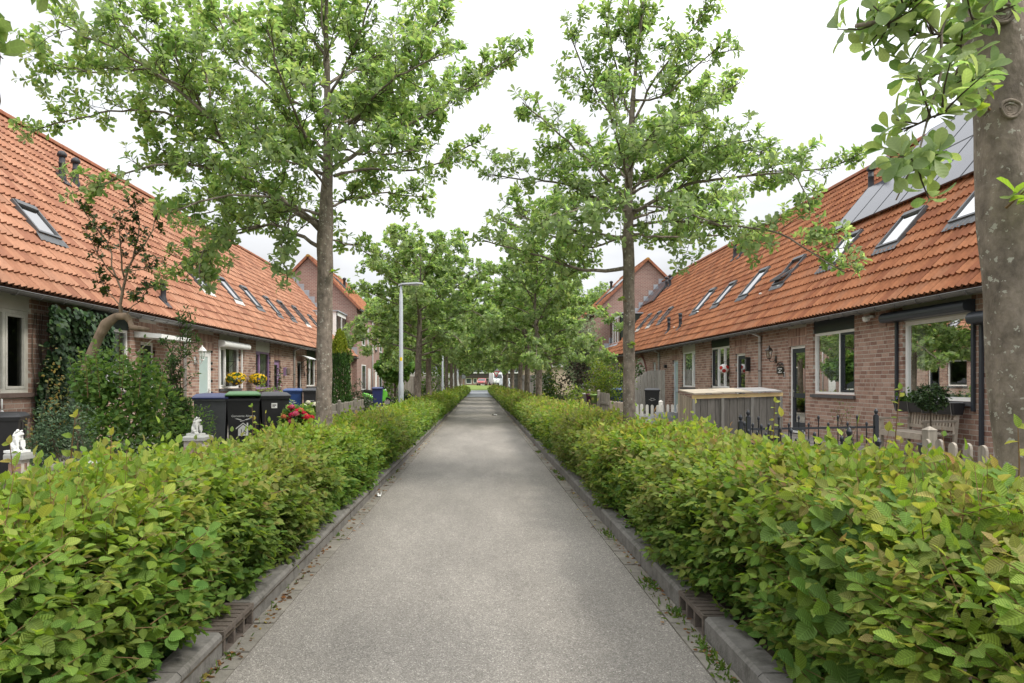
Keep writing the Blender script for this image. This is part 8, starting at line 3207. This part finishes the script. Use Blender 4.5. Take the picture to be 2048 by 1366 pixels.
M_PAPER = mat('white_litter', (0.75, 0.75, 0.74), 0.7, 0.2, 0.05)
crumpled('crumpled white plastic scrap lying far along the path by the brownish hedge', 0.62, 28.6, 0.30, 0.22, 1, M_PAPER)
crumpled('small white paper scrap on the gutter stones below the yellow green hedge', -1.22, 8.3, 0.07, 0.05, 2, M_PAPER)

# ------------------------------------------------------------------ parked scooter by the blue bin
t = thing('parked_scooter', 'lime green motor scooter with black seat parked beside a blue bin', 'scooter', (-5.55, 36.4, 0.1), rotz=rad(15))
G = mat('lime_green_paint', (0.12, 0.42, 0.04), 0.35, 0.5, 0.05)
for x in (-0.60, 0.62):
    q = MB()
    a = np.linspace(0, 2 * PI, 20)
    q.tube([(x + 0.20 * math.cos(k), 0, 0.24 + 0.20 * math.sin(k)) for k in a], 0.045, 8, False)
    w = q.build('wheel', M_RUB, t, True)
    q = MB()
    for k in range(5):
        b = k * 1.2566
        q.bar((x, 0, .24), (x + .17 * math.cos(b), 0, .24 + .17 * math.sin(b)), 0.03, 0.03, up=(0, 1, 0))
    q.build('rim', MATS['steel'], w)
put('body', skin_mesh('body', [(-0.72, 0, 0.66), (-0.45, 0, 0.58), (-0.15, 0, 0.42), (0.15, 0, 0.30), (0.40, 0, 0.34), (0.52, 0, 0.62), (0.46, 0, 0.92)], [(i, i + 1) for i in range(6)], [(.07, .11), (.13, .15), (.12, .15), (.06, .14), (.06, .15), (.06, .17), (.06, .10)], G), t)
put('seat', skin_mesh('seat', [(-0.66, 0, 0.80), (-0.35, 0, 0.78), (-0.08, 0, 0.74)], [(0, 1), (1, 2)], [(.05, .11), (.055, .13), (.05, .10)], M_RUB), t)
q = MB()
q.tube([(0.36, -0.33, 1.04), (0.42, -0.14, 1.06), (0.44, 0, 1.04), (0.42, 0.14, 1.06), (0.36, 0.33, 1.04)], 0.017, 8)
q.tube([(0.46, 0, 0.9), (0.44, 0, 1.05)], 0.03, 8)
q.build('handlebar', M_RUB, t, True)
for sg in (-1, 1):
    q = MB()
    q.tube([(0.40, sg * .2, 1.06), (0.42, sg * .27, 1.22)], 0.007, 5)
    q.blob((0.42, sg * .28, 1.26), (.015, .06, .04), 8, 6)
    q.build('mirror', M_RUB, t, True)
q = MB()
q.blob((0.545, 0, 0.86), (.04, .085, .065), 10, 7)
q.build('headlight', M_PVC, t, True)
q = MB()
q.prism([(0.44, -.05, .47), (0.62, -.05, .50), (0.80, -.05, .42), (0.80, -.05, .45), (0.62, -.05, .53), (0.44, -.05, .5)], (0, .10, 0))
q.build('mudguard', G, t)

# ------------------------------------------------------------------ far end of the street
def vehicle(name, label, cat, x, y, rot, prof, width, col, glass_side, wheels, r_w, group, z=0.0, windscreen=None, lights=True):
    """Vehicle from a side outline (x forward, z up) with a narrower roof; faces local -Y."""
    t = thing(name, label, cat, (x, y, z), group, rotz=rot)
    prof = np.array(prof, float)
    zmax = prof[:, 1].max()
    q = MB()
    ins = np.clip((prof[:, 1] - 0.55 * zmax) / (0.45 * zmax), 0, 1) * 0.12
    n = len(prof)
    L = [(-(width / 2 - i_), -a, b) for (a, b), i_ in zip(prof, ins)]
    R = [((width / 2 - i_), -a, b) for (a, b), i_ in zip(prof, ins)]
    k = np.arange(n)
    q.add(L + R, [np.arange(n).reshape(1, -1), (np.arange(n)[::-1] + n).reshape(1, -1), np.stack([k, k + n, (k + 1) % n + n, (k + 1) % n], 1)])
    m = mat('paint_' + name + '_' + str(round(col[0], 2)).replace('.', ''), col, 0.3, 0.5, 0.03)
    q.build('body', m, t)
    G_ = mat('vehicle_glass', (0.02, 0.025, 0.03), 0.08, 0.9, 0.1)
    if windscreen:
        (a0, z0), (a1, z1) = windscreen
        w = MB()
        wi = width / 2 - 0.16
        w.add([(-wi, -a0 - .02, z0), (wi, -a0 - .02, z0), (wi * .95, -a1 - .02, z1), (-wi * .95, -a1 - .02, z1)], [[(0, 1, 2, 3)]])
        w.build('windscreen', G_, t)
    for sg in (-1, 1):
        for po in glass_side:
            w = MB()
            xx = [sg * (width / 2 - np.clip((b - 0.55 * zmax) / (0.45 * zmax), 0, 1) * 0.12 + 0.006) for a, b in po]
            w.add([(x_, -a, b) for x_, (a, b) in zip(xx, po)], [np.arange(len(po))[::sg].reshape(1, -1)])
            w.build('side_window', G_, t)
        for a in wheels:
            w = MB()
            an = np.linspace(0, 2 * PI, 16, endpoint=False)
            V = np.concatenate([np.stack([np.full(16, sg * (width / 2 - o_)), -a + rr * np.cos(an), r_w + rr * np.sin(an)], 1) for rr, o_ in ((r_w, 0.2), (r_w, -0.01), (r_w * .6, -0.015), (0.01, 0.0))])
            i, j = np.meshgrid(np.arange(3), np.arange(16), indexing='ij')
            a_ = (i * 16 + j).ravel(); b_ = (i * 16 + (j + 1) % 16).ravel()
            w.add(V, [np.stack([a_, b_, b_ + 16, a_ + 16], 1)])
            w.build('wheel', M_RUB, t, True)
        if lights:
            fx = prof[:, 0].max()
            w = MB()
            w.box(sg * (width / 2 - .18) - .14, sg * (width / 2 - .18) + .14, -fx - .015, -fx + .02, 0.62, 0.78)
            w.build('headlight', M_PVC, t)
    w = MB()
    fx = prof[:, 0].max()
    w.box(-width / 2 + .1, width / 2 - .1, -fx - .03, -fx + .02, 0.28, 0.48)
    w.build('bumper', M_STONE, t)
    return t


VAN = [(-2.4, 0.35), (2.35, 0.35), (2.45, 0.55), (2.42, 0.95), (1.75, 1.15), (1.15, 1.95), (0.9, 2.0), (-2.35, 2.0), (-2.42, 1.6)]
CAR = [(-1.9, 0.3), (1.95, 0.3), (2.05, 0.5), (2.0, 0.75), (1.05, 0.92), (0.4, 1.42), (-0.9, 1.47), (-1.6, 1.0), (-1.95, 0.92)]
BUSV = [(-2.6, 0.35), (2.3, 0.35), (2.4, 0.6), (2.3, 1.1), (1.8, 1.35), (1.35, 2.35), (1.1, 2.5), (-2.6, 2.5)]
vehicle('parked_van', 'white parked van side on beyond the tree trunks', 'van', 5.0, 111.0, rad(22), VAN, 1.9, (0.72, 0.73, 0.74), [[(1.0, 1.15), (1.55, 1.15), (1.1, 1.8), (0.85, 1.8)]], (-1.6, 1.6), 0.33, 'parked vehicles at the far end', windscreen=((1.72, 1.2), (1.2, 1.9)))
vehicle('parked_van', 'white van facing the path beside the give way sign', 'van', 3.4, 139.0, rad(12), BUSV, 2.0, (0.70, 0.71, 0.72), [[(1.2, 1.4), (1.7, 1.4), (1.3, 2.2), (1.1, 2.2)]], (-1.7, 1.6), 0.36, 'parked vehicles at the far end', z=0.72, windscreen=((1.78, 1.4), (1.4, 2.25)))
vehicle('parked_car', 'faded red parked car in front of the dark roofed terrace', 'car', 0.55, 139.5, rad(-8), CAR, 1.75, (0.42, 0.10, 0.10), [[(-0.85, 0.95), (0.85, 0.95), (0.35, 1.36), (-0.8, 1.4)]], (-1.25, 1.3), 0.31, 'parked vehicles at the far end', z=0.70, windscreen=((1.02, 0.95), (0.45, 1.38)))
vehicle('parked_car', 'pale blue parked car half behind the road sign boards', 'car', -5.0, 118.0, rad(60), CAR, 1.75, (0.36, 0.44, 0.52), [[(-0.85, 0.95), (0.85, 0.95), (0.35, 1.36), (-0.8, 1.4)]], (-1.25, 1.3), 0.31, 'parked vehicles at the far end', z=0.2, windscreen=((1.02, 0.95), (0.45, 1.38)))
vehicle('parked_caravan', 'long white caravan roof above the plank fence end', 'caravan', -4.9, 74.0, rad(82), [(-2.7, 0.55), (2.5, 0.55), (2.75, 0.9), (2.6, 1.7), (2.2, 2.35), (-2.4, 2.4), (-2.7, 2.1)], 2.2, (0.72, 0.72, 0.70), [[(-1.6, 1.3), (-0.6, 1.3), (-0.6, 1.9), (-1.6, 1.9)], [(0.4, 1.3), (1.6, 1.3), (1.6, 1.9), (0.4, 1.9)]], (0.0, 0.7), 0.32, 'parked vehicles at the far end', z=0.0, lights=False)

# give way sign
t = thing('road_sign', 'red and white triangular give way sign on a grey post', 'road sign', (2.55, 104.0, 0.0))
q = MB()
q.lathe([(0.038, 0), (0.038, 3.0)], (0, 0, 0), 10)
q.build('post', M_LAMP, t, True)
def tri(sz, y, th, z=2.72):
    return [(-sz, y, z + sz * .577), (sz, y, z + sz * .577), (0, y, z - sz * 1.155)], (0, th, 0)
q = MB()
a, b = tri(0.56, -0.05, 0.012)
q.prism(a, b)
q.build('red_board', mat('sign_red', (0.55, 0.02, 0.02), 0.45, 0.4, 0.03), t)
q = MB()
a, b = tri(0.33, -0.056, 0.003, 2.745)
q.prism(a, b)
q.build('white_field', M_WHITE, t)
# boards by the crossing on the other side
for (x, y, w, h, z, m, lab) in ((-3.05, 92.0, 0.75, 1.05, 1.75, mat('sign_back_grey', (0.30, 0.31, 0.33), 0.5, 0.4, 0.05), 'grey back of a road sign board on two posts by the crossing'), (-2.35, 101.0, 0.55, 0.55, 1.9, MATS['sign_back_grey'], 'small square grey sign board nearest the end of the yellow green hedge')):
    t = thing('road_sign', lab, 'road sign', (x, y, 0.0), 'grey sign boards at the crossing')
    for sx in (-w * .4, w * .4):
        q = MB()
        q.lathe([(0.035, 0), (0.035, z + h)], (sx, 0, 0), 8)
        q.build('post', M_LAMP, t, True)
    q = MB()
    q.box(-w / 2, w / 2, -0.045, -0.036, z, z + h)
    q.build('board', m, t)
for i, (x, y) in enumerate(((-2.25, 88.6), (2.3, 88.6))):
    t = thing('bollard', 'low white post at the end of the ' + ('yellow green' if i == 0 else 'brownish') + ' hedge', 'bollard', (x, y, 0), 'white posts at the hedge ends')
    q = MB()
    q.lathe([(0.07, 0), (0.07, 0.75), (0.055, 0.80), (0.001, 0.82)], (0, 0, 0), 10)
    q.build('post', M_WHITE, t, True)
    q = MB()
    q.lathe([(0.072, 0.55), (0.072, 0.68)], (0, 0, 0), 10)
    q.build('band', MATS['sign_red'], t, True)

# dark roofed terrace behind the grass bank
t = thing('far_terrace', 'low terrace with dark slate roof, white trim and brick front behind the grass bank', 'house', (0, 150, 0.7), world_built=True)
Y0 = 150.0
q = MB()
q.box(-22, 26, Y0, Y0 + 9, 0.6, 3.4)
q.build('wall', M_FARBRICK, t)
q = MB()
q.box(-22.3, 26.3, Y0 - 0.5, Y0 - 0.02, 2.35, 3.30)
q.build('fascia', mat('dark_brown_boards', (0.05, 0.042, 0.038), 0.7, 0.2, 0.15, 3), t)
q = MB()
q.box(-22.4, 26.4, Y0 - 0.62, Y0 - 0.4, 3.302, 3.48)
q.build('gutter_board', M_WHITE, t)
q = MB()
q.prism([(-22.4, Y0 - 0.5, 3.482), (-22.4, Y0 + 4.6, 7.4), (-22.4, Y0 + 9.6, 3.482)], (48.8, 0, 0))
rf = q.build('roof', mat('dark_slate', (0.075, 0.078, 0.085), 0.75, 0.25, 0.15, 1.0), t)
q = MB()
q.box(-4.6, -2.3, Y0 + 0.6, Y0 + 3.5, 4.2, 6.1)
dm = q.build('dormer', mat('dormer_grey', (0.20, 0.23, 0.28), 0.5, 0.4, 0.05), rf)
q = MB()
for (a, b, c, d) in ((-4.7, -2.2, 6.0, 6.15), (-4.7, -2.2, 4.2, 4.3), (-4.7, -4.6, 4.3, 6.0), (-3.5, -3.38, 4.3, 6.0), (-2.3, -2.2, 4.3, 6.0)):
    q.box(a, b, Y0 + 0.52, Y0 + 0.58, c, d)
q.build('dormer_frame', M_WHITE, rf)
q = MB()
q.box(-3.4, -2.55, Y0 - 0.25, Y0 - 0.1, 3.75, 4.35)
q.build('white_vent', M_WHITE, rf)
for (a, b, z0, z1, kind) in ((-6.4, -4.4, 1.1, 2.3, 'w'), (-3.0, -1.75, 1.0, 2.25, 'w'), (-1.35, -0.5, 1.1, 2.2, 'w'), (0.35, 1.1, 0.7, 2.1, 'd'), (1.4, 3.2, 1.1, 2.25, 'w'), (4.6, 6.4, 1.1, 2.3, 'w'), (-10, -8, 1.1, 2.3, 'w'), (8.5, 10.5, 1.1, 2.3, 'w')):
    q = MB()
    for (c, d, e, f) in ((a, b, z0, z0 + .12), (a, b, z1 - .12, z1), (a, a + .12, z0 + .12, z1 - .12), (b - .12, b, z0 + .12, z1 - .12)):
        q.box(c, d, Y0 - 0.06, Y0 - 0.01, e, f)
    w = q.build('window' if kind == 'w' else 'door_frame', M_WHITE, t)
    q = MB()
    q.box(a + .12, b - .12, Y0 - 0.035, Y0 - 0.012, z0 + .12, z1 - .12)
    q.build('pane' if kind == 'w' else 'door', mat('far_glass', (0.06, 0.075, 0.075), 0.1, 0.8, 0.1) if kind == 'w' else mat('dark_red_door', (0.12, 0.02, 0.02), 0.5), w)

# beige gable building and second brick house seen between the crowns
t = thing('beige_building', 'pale beige flat building above the tall grey plank fence', 'building', (8.0, 76, 0.0), world_built=True)
q = MB()
q.box(4.8, 12, 74.0, 82, 0.0, 3.0)
q.build('wall', mat('beige_render', (0.58, 0.46, 0.36), 0.85, 0.2, 0.08, 2), t)
q = MB()
q.box(4.65, 12.1, 73.8, 82, 3.003, 3.2)
q.build('roof_edge', M_CREAM, t)
for k in range(7):
    q = MB()
    q.box(5.2 + k * .5, 5.3 + k * .5, 73.95, 73.99, 1.4, 2.2)
    q.build('slat', MATS['brown_plaque'], t)
t = thing('garden_house', 'brick house with grey flat upper storey behind the globe shaped catalpa', 'house', (-10, 66, 0.0), world_built=True)
q = MB()
q.box(-16, -8.6, 66, 75, 0, 4.6)
q.build('wall', M_FARBRICK, t)
q = MB()
q.box(-9.6, -8.59, 65.9, 66.5, 3.4, 5.2)
q.build('bay', M_LEAD, t)
q = MB()
q.prism([(-16.2, 65.7, 4.602), (-16.2, 70.5, 8.0), (-16.2, 75.3, 4.602)], (7.9, 0, 0))
q.build('roof', mat('red_far_roof', (0.36, 0.12, 0.06), 0.8, 0.2, 0.2, 2), t)
for a in (-15, -12.5):
    q = MB()
    q.box(a, a + 1.3, 65.95, 65.99, 1.0, 2.4)
    w = q.build('window', M_WHITE, t)
    q = MB()
    q.box(a + .1, a + 1.2, 65.93, 65.948, 1.1, 2.3)
    q.build('pane', MATS['far_glass'], w)
